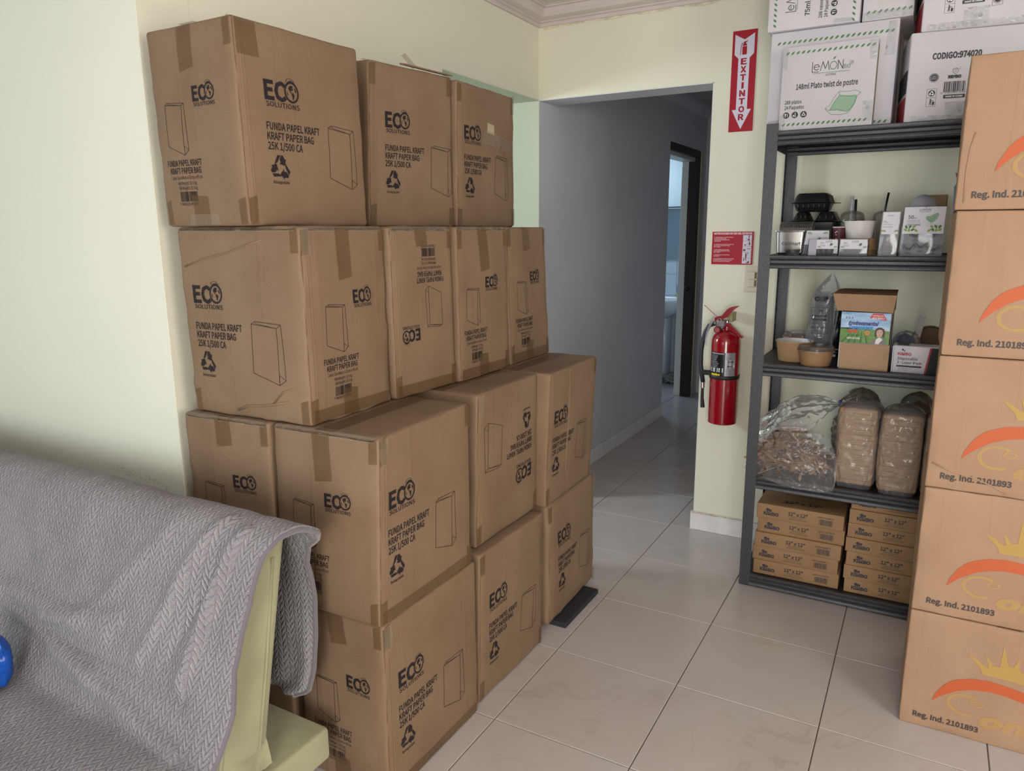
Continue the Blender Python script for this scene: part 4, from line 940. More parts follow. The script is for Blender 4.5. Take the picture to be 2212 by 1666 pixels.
# ---- white catering boxes on top
wcard = mat('white_carton', (196, 193, 198), rough=0.5, spec=0.4, var=0.05, vscale=6, bump=0.15, bscale=40, bdist=0.002)
rawedge = mat('brown_carton_edge', (134, 104, 78), rough=0.8)
leafg = mat('leaf_green_print', (74, 122, 66), rough=0.6); leafl = mat('pale_green_print', (140, 172, 146), rough=0.6)
greyink = mat('charcoal_print', (58, 56, 62), rough=0.6); gtape = film('white_box_tape', (226, 224, 222), body=0.16, rough=0.14, scale=70, strength=0.8, gloss=0.2)
LEM = 'white catering boxes with leaf borders'
def leaves(p, u0, u1, v, n, ln=0.017, ang=0.75):
    for k in range(n): p.leaf(u0+(u1-u0)*k/(n-1), v, ln, ln*0.42, ang)
def lemon_logo(p, u, v, h, w):
    p.ink(0); f = w/4.6
    p.line([(u, v+h*1.05), (u, v-h*0.12), (u+f*0.75, v-h*0.12)], h*0.07); p.ring(u+f*0.5, v+h*0.42, f*0.34, f*0.26, 16, sy=1.05, a0=0.0, a1=5.6); p.line([(u+f*0.2, v+h*0.44), (u+f*0.8, v+h*0.46)], h*0.06)
    p.line([(u+f*0.95, v), (u+f*1.2, v+h), (u+f*1.5, v+h*0.2), (u+f*1.8, v+h), (u+f*1.95, v)], h*0.07)
    p.ink(1); p.ring(u+f*2.42, v+h*0.47, f*0.42, f*0.35, 22, sy=1.15); p.leaf(u+f*2.5, v+h*1.32, h*0.45, h*0.18, 0.8)
    p.ink(0); p.line([(u+f*2.95, v), (u+f*2.95, v+h), (u+f*3.5, v), (u+f*3.5, v+h)], h*0.07)
    p.ink(1).text('BIO', u+f*3.6, v, h*0.45, f*0.75); p.ink(0).text('R', u+f*4.42, v+h*0.5, h*0.2); p.ring(u+f*4.47, v+h*0.6, h*0.22, h*0.19, 12)
    p.ink(1).line([(u+f*0.15, v-h*0.3), (u+f*4.3, v-h*0.3)], h*0.04); p.ink(0).text('CATERING', u+f*2.2, v-h*0.68, h*0.24, f*1.2, align='C')
def badges(p, u, v, r, rot=0.0):
    for k in range(3):
        du, dv = (k*r*2.7, 0) if not rot else (0, k*r*2.7)
        p.ink(0).disc(u+du, v+dv, r, 20); p.ink(3)
        if k == 0: p.poly([(u+du-r*.5, v+dv+r*.5), (u+du-r*.4, v+dv), (u+du-r*.1, v+dv), (u+du, v+dv+r*.5)]); p.line([(u+du-r*.25, v+dv), (u+du-r*.25, v+dv-r*.5)], r*.1); p.line([(u+du+r*.35, v+dv+r*.5), (u+du+r*.35, v+dv-r*.5)], r*.13)
        if k == 1: p.disc(u+du+r*.1, v+dv+r*.5, r*.14, 8); p.line([(u+du+r*.1, v+dv+r*.3), (u+du+r*.1, v+dv-r*.15), (u+du+r*.3, v+dv-r*.6)], r*.16); p.line([(u+du+r*.1, v+dv-r*.1), (u+du-r*.1, v+dv-r*.6)], r*.14); p.rect(u+du-r*.6, v+dv-r*.5, u+du-r*.25, v+dv)
        if k == 2: p.line([(u+du, v+dv+r*.6), (u+du-r*.5, v+dv-r*.3), (u+du+r*.5, v+dv-r*.3)], r*.16, True)
PRM = [greyink, leafg, leafl, mat('white_print', (232, 232, 234), rough=0.6)]
def carton_box(name, label, cat, c8, m, r=0.003, group=None, n=6, bulge=0.001, rough=0.0015, seed=1):
    a = np.array([tuple(q) for q in c8]); root = thing(name, (a[:, 0].mean(), a[:, 1].mean(), a[:, 2].min()), label, cat, group)
    rb = RBox(c8, r, n=n, bulge=bulge, rough=rough, seed=seed); b = MB(); rb.emit(b); b.build('body', m, root, smooth=True)
    return root, rb
def split_print(root, rb, k, mats, off=0.0008):
    """print made piece by piece: each kind of mark is a part of its own"""
    made = []
    def P(nm):
        if nm != 'lettering':
            for n_, p_ in made:
                if n_ == nm: return p_
        made.append((nm, Print().on(rb.face(k, off)))); return made[-1][1]
    def done():
        for nm, p in made: p.build(nm, mats, root)
    return P, done
# big box behind
big, rbb = carton_box('catering_box', 'large white catering box with a leaf border, behind the smaller dessert plate box', 'box', hexa((0.450, 0.935, 1.8775), (0.890, 1.30, 2.249)), wcard, group=LEM, seed=71)
P, done = split_print(big, rbb, 'F', PRM)
leaves(P('leaf_border').ink(1), 0.03, 0.42, 0.332, 22); leaves(P('leaf_border_bottom').ink(1), 0.03, 0.42, 0.022, 22); P('leaf_mark').ink(1).leaf(0.225, 0.268, 0.016, 0.008, 0.8); done()
strip(rbb, 'F', [(0.004, 0.002), (0.05, 0.002), (0.05, 0.055), (0.004, 0.05)], big, gtape, n=4); strip(rbb, 'F', [(0.40, 0.25), (0.43, 0.25), (0.434, 0.365), (0.405, 0.365)], big, gtape, n=4)
# dessert plate box in front
pb, rbp = carton_box('catering_box', 'small white box reading 148ml Plato twist de postre with a green dish drawing', 'box', hexa((0.508, 0.866, 1.8775), (0.832, 0.930, 2.178), 0.0), wcard, group=LEM, seed=72)
P, done = split_print(pb, rbp, 'F', PRM)
leaves(P('leaf_border').ink(1), 0.018, 0.31, 0.278, 17, 0.016); leaves(P('leaf_border_bottom').ink(1), 0.018, 0.30, 0.024, 17, 0.016)
lemon_logo(P('logo'), 0.108, 0.207, 0.030, 0.137)
P('lettering').text('148ml Plato twist de postre', 0.055, 0.148, 0.0185, 0.212, bold=0.02); P('lettering').text('288 platos', 0.018, 0.098, 0.0125, 0.06, bold=0.015); P('lettering').text('24 Paquetes', 0.018, 0.079, 0.0125, 0.07, bold=0.015)
badges(P('badge'), 0.026, 0.058, 0.0115)
d = P('dish_drawing'); d.ink(2).poly([(0.178,.064),(0.205,.062),(0.238,.056),(0.248,.06),(0.262,.085),(0.266,.112),(0.235,.113),(0.208,.118),(0.192,.092)])
d.ink(1); lw = 0.0011
d.line([(0.162,.072),(0.178,.083),(0.19,.108),(0.207,.128),(0.235,.126),(0.262,.128),(0.279,.119),(0.268,.108),(0.262,.083),(0.243,.052),(0.215,.047),(0.185,.05),(0.172,.06),(0.162,.072)], lw); d.line([(0.178,.064),(0.19,.09),(0.21,.113),(0.24,.109),(0.268,.108)], lw); d.line([(0.207,.128),(0.21,.113)], lw); d.line([(0.162,.072),(0.178,.064),(0.205,.066),(0.238,.056),(0.256,.075),(0.266,.105)], lw)
done()
for pts in ([(0.002, .22), (.02, .22), (.02, .295), (.002, .295)], [(0.002, .002), (.022, .002), (.022, .06), (.002, .06)], [(.292, .02), (.322, .02), (.322, .09), (.286, .09)], [(.30, .23), (.322, .23), (.322, .296), (.296, .296)]): strip(rbp, 'F', pts, pb, gtape, n=5, wrinkle=0.0012)
MB().hexa([rbp.pt('R', 0.008, 0.02, 0.0008), rbp.pt('R', 0.02, 0.02, 0.0008), rbp.pt('R', 0.009, 0.28, 0.0008), rbp.pt('R', 0.02, 0.28, 0.0008), rbp.pt('R', 0.008, 0.02, 0.002), rbp.pt('R', 0.02, 0.02, 0.002), rbp.pt('R', 0.009, 0.28, 0.002), rbp.pt('R', 0.02, 0.28, 0.002)]).build('flap_edge', rawedge, pb)
# upper pair
ub, rbu = carton_box('catering_box', 'white box lying on its side reading 75ml Vas, above the large leaf-bordered box', 'box', hexa((0.436, 0.915, 2.2505), (0.757, 1.30, 2.66-0.03)), wcard, group=LEM, seed=73)
fn0 = rbu.face('F', 0.0008)
made = {}
def PU(nm):
    if nm not in made: made[nm] = Print().on(lambda u, v: fn0(0.321-v, u))        # sideways print: reads upwards
    return made[nm]
leaves(PU('leaf_border').ink(1), 0.02, 0.36, 0.295, 19, 0.016); leaves(PU('leaf_border_bottom').ink(1), 0.008, 0.36, 0.02, 19, 0.016)
lemon_logo(PU('logo'), 0.063, 0.226, 0.030, 0.137); PU('lettering').ink(0).text('75ml Vasos', 0.042, 0.172, 0.0165, 0.115, bold=0.02); PU('lettering').text('288 vasos', 0.028, 0.128, 0.0115, 0.062, bold=0.015); PU('lettering').text('24 Paquetes', 0.028, 0.109, 0.0115, 0.075, bold=0.015)
badges(PU('badge'), 0.042, 0.088, 0.011)
for nm, p in made.items(): p.build(nm, PRM, ub)
strip(rbu, 'F', [(.235, .004), (.30, .004), (.30, .016), (.235, .02)], ub, gtape, n=4, wrinkle=0.001)
u2, rb2 = carton_box('catering_box', 'white box with a green leaf row along its foot, topmost beside the sideways box', 'box', hexa((0.764, 0.935, 2.2505), (0.930, 1.30, 2.63)), wcard, group=LEM, seed=74)
P, done = split_print(u2, rb2, 'F', PRM); leaves(P('leaf_border').ink(1), 0.02, 0.155, 0.028, 8, 0.016); done()
strip(rb2, 'F', [(.004, .003), (.165, .003), (.165, .03), (.004, .03)], u2, gtape, n=10, wrinkle=0.002)
b = MB(); b.grid(lambda s, t: rb2.pt('F', 0.05+0.06*s, 0.05+0.05*t, 0.0009), 2, 2); b.build('label_patch', mat('grey_patch', (196, 192, 188), rough=0.6), u2)
p = Print().on(rb2.face('F', 0.0012)); p.disc(0.035, 0.082, 0.006); p.disc(0.058, 0.08, 0.006); p.build('badge', mat('maroon_print', (96, 52, 48), rough=0.6), u2)
# code boxes with red and black side
redp = mat('red_print', (176, 36, 48), rough=0.5); blackp = mat('black_gloss_print', (34, 32, 34), rough=0.45)
def code_box(z0, z1, x0, y0, yaw, label, upper):
    root, rb = carton_box('code_box', label, 'box', hexa((x0, y0, z0), (x0+0.52, y0+0.25, z1), yaw, (x0, y0)), wcard, group='white code boxes', r=0.006, seed=int(z0*50), rough=0.003)
    P, done = split_print(root, rb, 'F', PRM); h = z1-z0
    if not upper:
        P('lettering').ink(0).text('CODIGO:974020', 0.072, h-0.092, 0.019, 0.148, bold=0.04)
        q = P('quality_seal'); q.ink(0).ring(0.083, 0.148, 0.0145, 0.0128); q.disc(0.083, 0.148, 0.0115); q.ink(3).text('HIGH', .083, .1515, .0025, .009, align='C'); q.text('QUALITY', .083, .147, .0025, .017, align='C'); q.text('PRODUCT', .083, .1425, .0025, .016, align='C')
        q = P('brand_mark'); q.ink(0).ring(0.147, 0.166, 0.0095, 0.0086, 18); q.ring(0.148, 0.170, 0.0035, 0.0028, 10); q.line([(.142, .163), (.146, .162), (.150, .164)], .0008); q.line([(.138, .172), (.141, .171)], .001); q.line([(.158, .176), (.162, .177)], .0008); q.line([(.158, .172), (.162, .172)], .0008)
        q.text('KIMBO', 0.146, 0.143, 0.0085, 0.040, align='C', bold=0.08)
        P('barcode').ink(0).barcode(0.116, 0.098, 0.182, 0.132, 9); P('barcode').text('9  740201  379', 0.108, 0.093, 0.0045, 0.075)
        q = P('origin_plate'); q.ink(0).poly([(0.117, .079), (.119, .077), (.181, .077), (.183, .079), (.183, .087), (.181, .089), (.119, .089), (.117, .087)]); q.ink(3).text('MADE IN CHINA', 0.150, 0.0805, 0.005, 0.052, align='C', bold=0.02)
        y1, x1, dz = 0.0535, 0.066, 0.0
    else:
        q = P('origin_plate'); q.ink(0).poly([(0.117, .079), (.119, .077), (.181, .077), (.183, .079), (.183, .087), (.181, .089), (.119, .089), (.117, .087)]); q.ink(3).text('MADE IN CHINA', 0.150, 0.0805, 0.005, 0.052, align='C', bold=0.02)
        q = P('food_mark'); q.ink(0).line([(.205, .062), (.235, .064), (.235, .11), (.205, .108)], .0009, True); q.disc(.22, .08, .009); q.ring(.22, .08, .0125, .0115)
        P('pink_stamp').ink(4).text('Eco', 0.108, 0.094, 0.012, 0.03, shear=0.3)
        y1, x1, dz = 0.0535, 0.066, 0.0
    q = P('bin_mark'); q.ink(0).line([(x1, y1), (x1+.029, y1), (x1+.029, y1+.029), (x1, y1+.029)], .0008, True); q.disc(x1+.013, y1+.0235, .0022, 10); q.poly([(x1+.009, y1+.005), (x1+.011, y1+.013), (x1+.0105, y1+.021), (x1+.0155, y1+.021), (x1+.015, y1+.013), (x1+.016, y1+.005), (x1+.014, y1+.005), (x1+.0128, y1+.012), (x1+.011, y1+.005)]); q.line([(x1+.015, y1+.0195), (x1+.022, y1+.0185)], .0018); q.poly([(x1+.018, y1+.015), (x1+.026, y1+.015), (x1+.0245, y1+.004), (x1+.0195, y1+.004)])
    q = P('reuse_mark'); q.ink(0).line([(x1, y1+.029), (x1+.029, y1+.029), (x1+.029, y1+.058), (x1, y1+.058)], .0008, True); q.disc(x1+.0145, y1+.0435, .0105); q.ink(3).recycle(x1+.0145, y1+.043, .0085)
    made_ = P; done()
    s = Print().on(rb.face('L', 0.0008)); w = rb.wh['L'][0]; s.mi = 0; s.rect(0.0, 0.0, w, h*0.30); s.mi = 1; s.rect(0.0, h*0.34, w, h*0.60); s.build('side_stripes', [redp, blackp], root)
    strip(rb, 'F', [(.02, .003), (.48, .003), (.48, .022), (.02, .024)], root, gtape, n=24, wrinkle=0.003)
    strip(rb, 'F', [(.125, .004), (.20, .004), (.20, .066), (.125, .066)], root, gtape, n=6, wrinkle=0.0006)
PRM.append(mat('pink_print', (196, 150, 168), rough=0.6))
code_box(1.8775, 2.178, 0.933, 0.872, math.radians(8.0), 'white code box reading CODIGO:974020, partly behind the tall kraft stack', False)
code_box(2.1785, 2.50, 0.960, 0.880, math.radians(6.5), 'upper white box with a red side, stacked on the code box at the frame top', True)

# ---- flat grease-proof paper boxes on the lowest board
kpaper = cardboard('flat_box_kraft', (164, 132, 97), (150, 118, 84))
def paper_box(x0, x1, z0, z1, dx, dy, yaw, words, label, top=False):
    root, rb = carton_box('paper_box', label, 'box', hexa((x0+dx, 0.885+dy, z0), (x1+dx, 1.20+dy, z1), yaw), kpaper, r=0.0025, n=4, group='flat grease-proof paper boxes', seed=int(z0*400+x0*30), rough=0.002)
    P, done = split_print(root, rb, 'F', PRM); h = z1-z0; q = P('brand_mark').ink(0)
    q.text('KIMBO', 0.028, h*0.28, 0.0135, 0.062, bold=0.05); 
    for u, v, r in ((0.045, h*0.28+0.0235, 0.0065), (0.056, h*0.28+0.0215, 0.0052), (0.044, h*0.28+0.0165, 0.0022), (0.051, h*0.28+0.0165, 0.0022), (0.037, h*0.28+0.019, 0.0015), (0.0375, h*0.28+0.0255, 0.0015)): q.disc(u, v, r, 12)
    q = P('lettering'); q.text('12" x 12"', 0.127, h*0.50, 0.014, 0.076, bold=0.03); q = P('lettering'); q.text(words, 0.165, h*0.50-0.0095, 0.0058, 0.052, align='C', bold=0.0); q.text('GREASE PROOF PAPER', 0.165, h*0.50-0.0185, 0.0058, 0.073, align='C')
    P('lettering').text('1000 PCS/SHEETS', 0.272, h*0.66, 0.0055, 0.062, align='C', bold=0.02); P('barcode').ink(0).barcode(0.249, h*0.20, 0.299, h*0.58, 4)
    done()
    if top:
        P, done = split_print(root, rb, 'T', PRM); q = P('top_print').ink(0); q.text('KIMBO', 0.17, 0.22, 0.03, 0.13, align='C', bold=0.09); q.text('RED AND WHITE', .175, .18, .014, .12, align='C'); q.text('GREASE PROOF PAPER', .175, .15, .014, .17, align='C'); q.text('12" x 12"', .175, .05, .026, .15, align='C', bold=.03); q.text('1000 PCS/SHEETS', .175, .10, .01, .09, align='C'); done()
zz = D[4]; hs = [0.0645, 0.064, 0.065, 0.064, 0.066]; off = [(0.0, 0.004, 0.01), (-0.004, 0.002, -0.006), (0.001, -0.004, 0.006), (0.008, 0.004, 0.008), (0.004, -0.006, -0.004)]
ordn = ['lowest', 'second from the bottom', 'middle', 'second from the top', 'topmost']
for k in range(5):
    paper_box(0.515, 0.856, zz, zz+hs[k]-0.0008, off[k][0], off[k][1], off[k][2], 'RED AND WHITE', 'flat kraft box, red and white paper, %s of the five-box pile' % ordn[k], k == 4); zz += hs[k]
zz = D[4]; off = [(0.004, 0.004, 0.006), (0.0, -0.003, -0.004), (0.004, 0.0, 0.004), (-0.002, -0.005, 0.0), (0.0, 0.002, 0.006), (0.003, -0.001, -0.004), (0.006, 0.004, 0.004)]
ordn = ['lowest', 'second from the bottom', 'third from the bottom', 'fourth, the middle one', 'third from the top', 'second from the top', 'topmost']
for k in range(7):
    paper_box(0.874, 1.215, zz, zz+0.0592, off[k][0], off[k][1], off[k][2], 'BLACK AND WHITE', 'flat kraft box, black and white paper, %s of the seven-box pile' % ordn[k]); zz += 0.060
# ------------------------------------------------------------------ things on the extinguisher wall
red = mat('sign_red', (158, 16, 36), rough=0.35, spec=0.4); lilac = mat('sign_white', (204, 200, 214), rough=0.4)
sg = thing('arrow_sign', (0.252, YW-0.002, 1.95), 'tall red sign with a white down arrow reading EXTINTOR', 'sign')
MB().box((0.199, YW-0.0035, 1.950), (0.306, YW-0.0006, 2.379)).build('panel', red, sg)
f = flat((0.199, YW-0.0041, 1.950), (1, 0, 0), (0, 0, 1)); f2 = flat((0.199, YW-0.0047, 1.950), (1, 0, 0), (0, 0, 1)); W_, H_ = 0.107, 0.429
p = Print().on(f); cx = W_/2
p.poly([(cx, .010), (cx+.0425, .095), (cx+.0245, .095), (cx+.0245, .312), (cx+.0425, .330), (cx+.0425, .414), (cx, .390), (cx-.0425, .414), (cx-.0425, .330), (cx-.0245, .312), (cx-.0245, .095), (cx-.0425, .095)])
p.build('arrow', lilac, sg)
p = Print().on(f2)
for k, ch in enumerate('EXTINTOR'):
    wd = 0.010 if ch == 'I' else 0.026
    p.text(ch, cx, 0.287-k*0.0338, 0.0255, wd, bold=0.035, align='C')
p.build('lettering', red, sg)
p = Print().on(f2); p.rect(cx-.009, .327, cx+.011, .362); p.poly([(cx-.009, .364), (cx+.011, .364), (cx+.009, .371), (cx+.004, .374), (cx-.002, .374), (cx-.007, .371)]); p.line([(cx+.001, .374), (cx+.001, .379)], .006); p.line([(cx+.001, .378), (cx+.012, .385)], .003); p.line([(cx+.002, .378), (cx+.013, .379)], .0025)
p.line([(cx-.002, .378), (cx-.011, .374), (cx-.0145, .362), (cx-.0155, .345), (cx-.0165, .328)], .0026); p.build('extinguisher_symbol', red, sg)

ins = thing('instruction_sign', (0.247, YW-0.002, 1.35), 'wide red placard of extinguisher instructions above the light switch', 'sign')
MB().box((0.150, YW-0.003, 1.352), (0.341, YW-0.0006, 1.504)).build('panel', red, ins)
f = flat((0.150, YW-0.0036, 1.352), (1, 0, 0), (0, 0, 1)); f2 = flat((0.150, YW-0.0042, 1.352), (1, 0, 0), (0, 0, 1))
pink = mat('sign_lettering', (226, 190, 200), rough=0.5)
p = Print().on(f); p.text('INSTRUCCIONES DE USO DEL EXTINTOR', 0.0955, 0.1395, 0.0085, 0.176, bold=0.05, align='C'); p.build('heading', pink, ins)
lines = [('1. MANTENGA EL EXTINTOR EN', .126), ('POSICION VERTICAL', .120), ('Y SAQUE EL PASADOR DE', .114), ('SEGURIDAD', .108), ('2. APUNTE LA BOQUILLA DE LA', .0935), ('MANGUERA HACIA LA BASE', .0875), ('DEL FUEGO', .0815), ('3. MANTENGASE ALEJADO', .0685), ('APROXIMADAMENTE A PIES', .0625), ('DEL FUEGO', .0565), ('4. PRESIONE LA PALANCA', .0445), ('METALICA', .0385), ('5. DESCARGUE LA SOLUCION CON', .0265), ('MOVIMIENTOS DE LADO A LADO', .0205), ('HACIA LA BASE DEL FUEGO', .0145)]
for t, v in lines: Print().on(f).text(t, 0.009, v-0.002, 0.0042, 0.0034*len(t), bold=0.02).build('lettering', pink, ins)
dk = mat('sign_pictogram', (110, 20, 38), rough=0.5)
for k in range(5):
    v0 = 0.0055+(4-k)*0.0262
    b = MB(); b.box((0.150+0.143, YW-0.0040, 1.352+v0), (0.150+0.183, YW-0.0031, 1.352+v0+0.0253)); fr_ = b.build('picture_panel', lilac, ins)
    p = Print().on(f2)
    x = 0.143
    if k == 0: p.disc(x+.027, v0+.021, .003); p.rect(x+.0255, v0+.01, x+.0285, v0+.018); p.rect(x+.0225, v0+.001, x+.030, v0+.009); p.line([(x+.012, v0+.012), (x+.018, v0+.011), (x+.02, v0+.004)], .001)
    if k == 1: p.disc(x+.029, v0+.022, .0022); p.poly([(x+.026, v0+.002), (x+.028, v0+.012), (x+.0265, v0+.019), (x+.032, v0+.019), (x+.034, v0+.008), (x+.034, v0+.002), (x+.031, v0+.009)]); p.line([(x+.026, v0+.016), (x+.016, v0+.009)], .0014); p.blob(x+.010, v0+.007, [(-1,-.4),(-.5,.5),(0,.2),(.6,.6),(1,-.3),(0,-.6)], .005)
    if k == 2: p.blob(x+.008, v0+.009, [(-1,-.9),(-.9,.1),(-.2,1.3),(.1,.5),(.7,1.0),(1,-.2),(.6,-1),(.2,-.2),(-.2,-.6)], .006); p.line([(x+.018, v0+.015), (x+.036, v0+.014)], .0016); p.line([(x+.025, v0+.018), (x+.032, v0+.017)], .0014)
    if k == 3: p.rect(x+.014, v0+.001, x+.020, v0+.017); p.poly([(x+.013, v0+.024), (x+.014, v0+.018), (x+.02, v0+.019), (x+.017, v0+.022)]); p.poly([(x+.022, v0+.024), (x+.023, v0+.019), (x+.031, v0+.02), (x+.026, v0+.022)]); p.line([(x+.021, v0+.018), (x+.023, v0+.013)], .0014)
    if k == 4: p.poly([(x+.017, v0+.002), (x+.026, v0+.008), (x+.031, v0+.015), (x+.033, v0+.002)]); p.line([(x+.009, v0+.024), (x+.008, v0+.014)], .003); p.line([(x+.016, v0+.024), (x+.018, v0+.015)], .003); p.line([(x+.006, v0+.014), (x+.011, v0+.016)], .002)
    p.build('pictogram', dk, fr_)

sw = thing('light_switch', (0.35, YW, 1.225), 'cream double light switch plate beside the shelf post', 'switch')
swm = mat('ivory_plastic', (206, 198, 178), rough=0.4); swm2 = mat('ivory_rocker', (196, 184, 160), rough=0.35)
b = MB(); rb = RBox(hexa((0.308, YW-0.007, 1.226), (0.396, YW-0.0005, 1.346)), 0.005, n=3); rb.emit(b); b.build('plate', swm, sw, smooth=True)
MB().cbox((0.326, YW-0.0095, 1.248), (0.366, YW-0.0072, 1.322), 0.0008).build('frame', swm2, sw)
for z in (1.251, 1.287):
    r_ = MB().cbox((0.328, YW-0.0125, z), (0.357, YW-0.0097, z+0.033), 0.001).build('rocker', swm, sw)
    MB().box((0.358, YW-0.0118, z+0.003), (0.364, YW-0.0097, z+0.03)).build('marker', mat('switch_marker', (84, 76, 66), rough=0.5), sw)
sw2 = thing('light_switch', (-0.6, 4.615, 1.1), 'small light switch on the dark end wall of the hall', 'switch')
q = at(1519.5, 548, Y=4.61)
MB().cbox((q.x-0.035, 4.609, q.z-0.055), (q.x+0.035, 4.6195, q.z+0.055), 0.003).build('plate', swm, sw2)
MB().cbox((q.x-0.012, 4.604, q.z-0.03), (q.x+0.012, 4.6088, q.z+0.03), 0.001).build('rocker', swm, sw2)

# ---- fire extinguisher
EX, EY, EZ, ER = 0.2605, 1.270, 0.603, 0.0665
ext = thing('fire_extinguisher', (EX, EY, EZ), 'red fire extinguisher with black hose hanging on the wall', 'fire extinguisher')
exr = mat('extinguisher_red', (140, 8, 24), rough=0.16, spec=0.6, coat=0.5)
b = MB(); b.lathe([(0.0, 0.0), (0.058, 0.0), (0.0655, 0.004), (ER, 0.010), (ER, 0.385), (0.065, 0.405), (0.058, 0.425), (0.045, 0.438), (0.028, 0.446), (0.021, 0.450), (0.019, 0.462), (0.0, 0.462)], (EX, EY, EZ), 48); b.build('cylinder', exr, ext, smooth=True, angle=50)
def wrapf_(r, z0):      # label coordinates: u metres round the front from the left side, v up
    return lambda u, v: (EX+r*math.sin(u/ER-1.12+0.12), EY-r*math.cos(u/ER-1.12+0.12), z0+v)
lb = MB(); fl_ = wrapf_(ER+0.0006, EZ+0.235)
lb.grid(lambda s, t: fl_(0.002+s*0.080, t*0.115), 24, 1); lab = lb.build('black_label', mat('label_black', (24, 22, 24), rough=0.3), ext, smooth=True)
lb = MB(); lb.grid(lambda s, t: fl_(0.082+s*0.048, 0.0+t*0.115), 16, 1); lab2 = lb.build('silver_label', mat('label_silver', (150, 150, 156), rough=0.35, metal=0.3), ext, smooth=True)
fp = wrapf_(ER+0.0012, EZ+0.235); wp = mat('label_white_print', (214, 214, 218), rough=0.5)
p = Print().on(fp); p.text('TO OPERATE INSTRUCTIONS', 0.006, 0.107, 0.005, 0.07, bold=.03)
for k, (t, w) in enumerate((('PULL PIN HOLD UNIT', .030), ('UPRIGHT STAND BACK', .028), ('AIM AT BASE', .024), ('OF FIRE', .020), ('SQUEEZE LEVER', .028), ('SWEEP SIDE TO SIDE', .034), ('TEST PRESSURE', .03), ('KEEP CHARGED', .03))): p.text(t, 0.006, 0.098-k*0.0074, 0.0038, w+0.012)
p.build('lettering', wp, lab)
p = Print().on(fp)
for k in range(3): p.rect(0.006+k*0.024, 0.022, 0.026+k*0.024, 0.042)
p.build('pictogram_panel', wp, lab)
p = Print().on(wrapf_(ER+0.0016, EZ+0.235))
for k in range(3): p.blob(0.016+k*0.024, 0.031, [(-.7,-.8),(-.5,.6),(.0,.9),(.7,.5),(.6,-.9),(.1,.1)], .008)
p.build('pictogram', mat('label_black', (24, 22, 24)), lab)
p = Print().on(fp); p.text('sentry', 0.010, 0.005, 0.0115, 0.052, bold=.06); p.build('brand', mat('label_yellow', (226, 196, 40), rough=.5), lab)
p = Print().on(fp)
for k, v in enumerate((.098, .094, .089, .085, .034, .030, .026, .020, .016, .011)): p.rect(0.086, v, 0.112+0.014*((k*7) % 3)/2, v+0.0017)
p.ring(0.105, 0.106, 0.004, 0.003, 12); p.build('lettering', mat('label_grey_print', (70, 70, 76), rough=.5), lab2)
p = Print().on(fp); p.rect(0.085, 0.064, 0.127, 0.080); p.rect(0.085, 0.045, 0.127, 0.060); p.build('white_panel', wp, lab2)
p = Print().on(wrapf_(ER+0.0016, EZ+0.235)); p.barcode(0.094, 0.067, 0.124, 0.078, 3); p.barcode(0.092, 0.047, 0.116, 0.056, 8); p.build('barcode', mat('label_black', (24, 22, 24)), lab2)
bk = mat('black_rubber', (26, 27, 30), rough=0.5); chrome = mat('chrome', (200, 200, 204), rough=0.2, metal=1.0); alu = mat('cast_aluminium', (132, 126, 128), rough=0.45, metal=0.6)
def E(px, py, dy=0.0): return at(px, py, Y=EY+dy)
b = MB(); b.lathe([(ER+0.0015, 0), (ER+0.0035, 0.002), (ER+0.0035, 0.017), (ER+0.0015, 0.019)], (EX, EY, EZ+0.221), 48); b.build('strap', bk, ext, smooth=True)
c1 = E(1521, 803)
b = MB(); b.cbox((c1.x-0.016, EY-0.03, c1.z-0.010), (EX-ER+0.012, EY-0.008, c1.z+0.012), 0.003); b.build('hose_clip', bk, ext)
hose = [E(*q) for q in ((1546, 698), (1535, 702), (1527, 715), (1521, 733), (1517, 757), (1516, 785), (1518, 805), (1521, 824))]
hs_ = catmull([tuple(q) for q in hose], 0.01) if False else hose
b = MB(); b.tube([Vector((q.x, EY-0.02, q.z)) for q in hose], 0.0105, 12); b.build('hose', mat('hose_rubber', (38, 42, 52), rough=0.45), ext, smooth=True)
n0, n1 = E(1520, 823), E(1520, 836); b = MB(); b.tube([(n0.x, EY-0.02, n0.z), (n1.x, EY-0.02, n1.z)], 0.0095, 14); b.build('ferrule', chrome, ext, smooth=True, angle=50)
n2 = E(1520, 878); b = MB(); b.tube([(n1.x, EY-0.02, n1.z), (n1.x, EY-0.02, (n1.z+n2.z)/2), (n2.x, EY-0.02, n2.z)], 0.008, 14, rs=[0.0065, 0.0075, 0.0105]); b.build('nozzle', bk, ext, smooth=True, angle=50)
v0 = E(1558, 699); b = MB(); b.cbox((v0.x-0.022, EY-0.020, v0.z-0.016), (v0.x+0.022, EY+0.018, v0.z+0.018), 0.004); b.tube([(v0.x-0.02, EY-0.018, v0.z+0.002), (v0.x-0.045, EY-0.02, v0.z+0.004)], 0.010, 12); b.build('valve', alu, ext)
g = E(1553, 711); b = MB(); b.lathe([(0.0, 0.014), (0.013, 0.014), (0.0165, 0.011), (0.0165, -0.004), (0.0, -0.004)], (g.x, EY-0.022, g.z), 24, axis='Y'); ga = b.build('gauge', mat('gauge_rim', (110, 40, 48), rough=0.35), ext, smooth=True, angle=40)
b = MB(); b.disc((g.x, EY-0.0367, g.z), 0.0115, 20, axis='Y'); b.build('dial', mat('gauge_dial', (150, 70, 78), rough=0.4), ga)
n_ = E(1567, 712); b = MB(); b.lathe([(0.009, 0), (0.009, 0.04)], (EX, EY, EZ+0.452), 16); b.tube([(v0.x+0.004, EY-0.012, n_.z), (v0.x+0.026, EY-0.012, n_.z)], 0.006, 10); b.build('neck', chrome, ext, smooth=True)
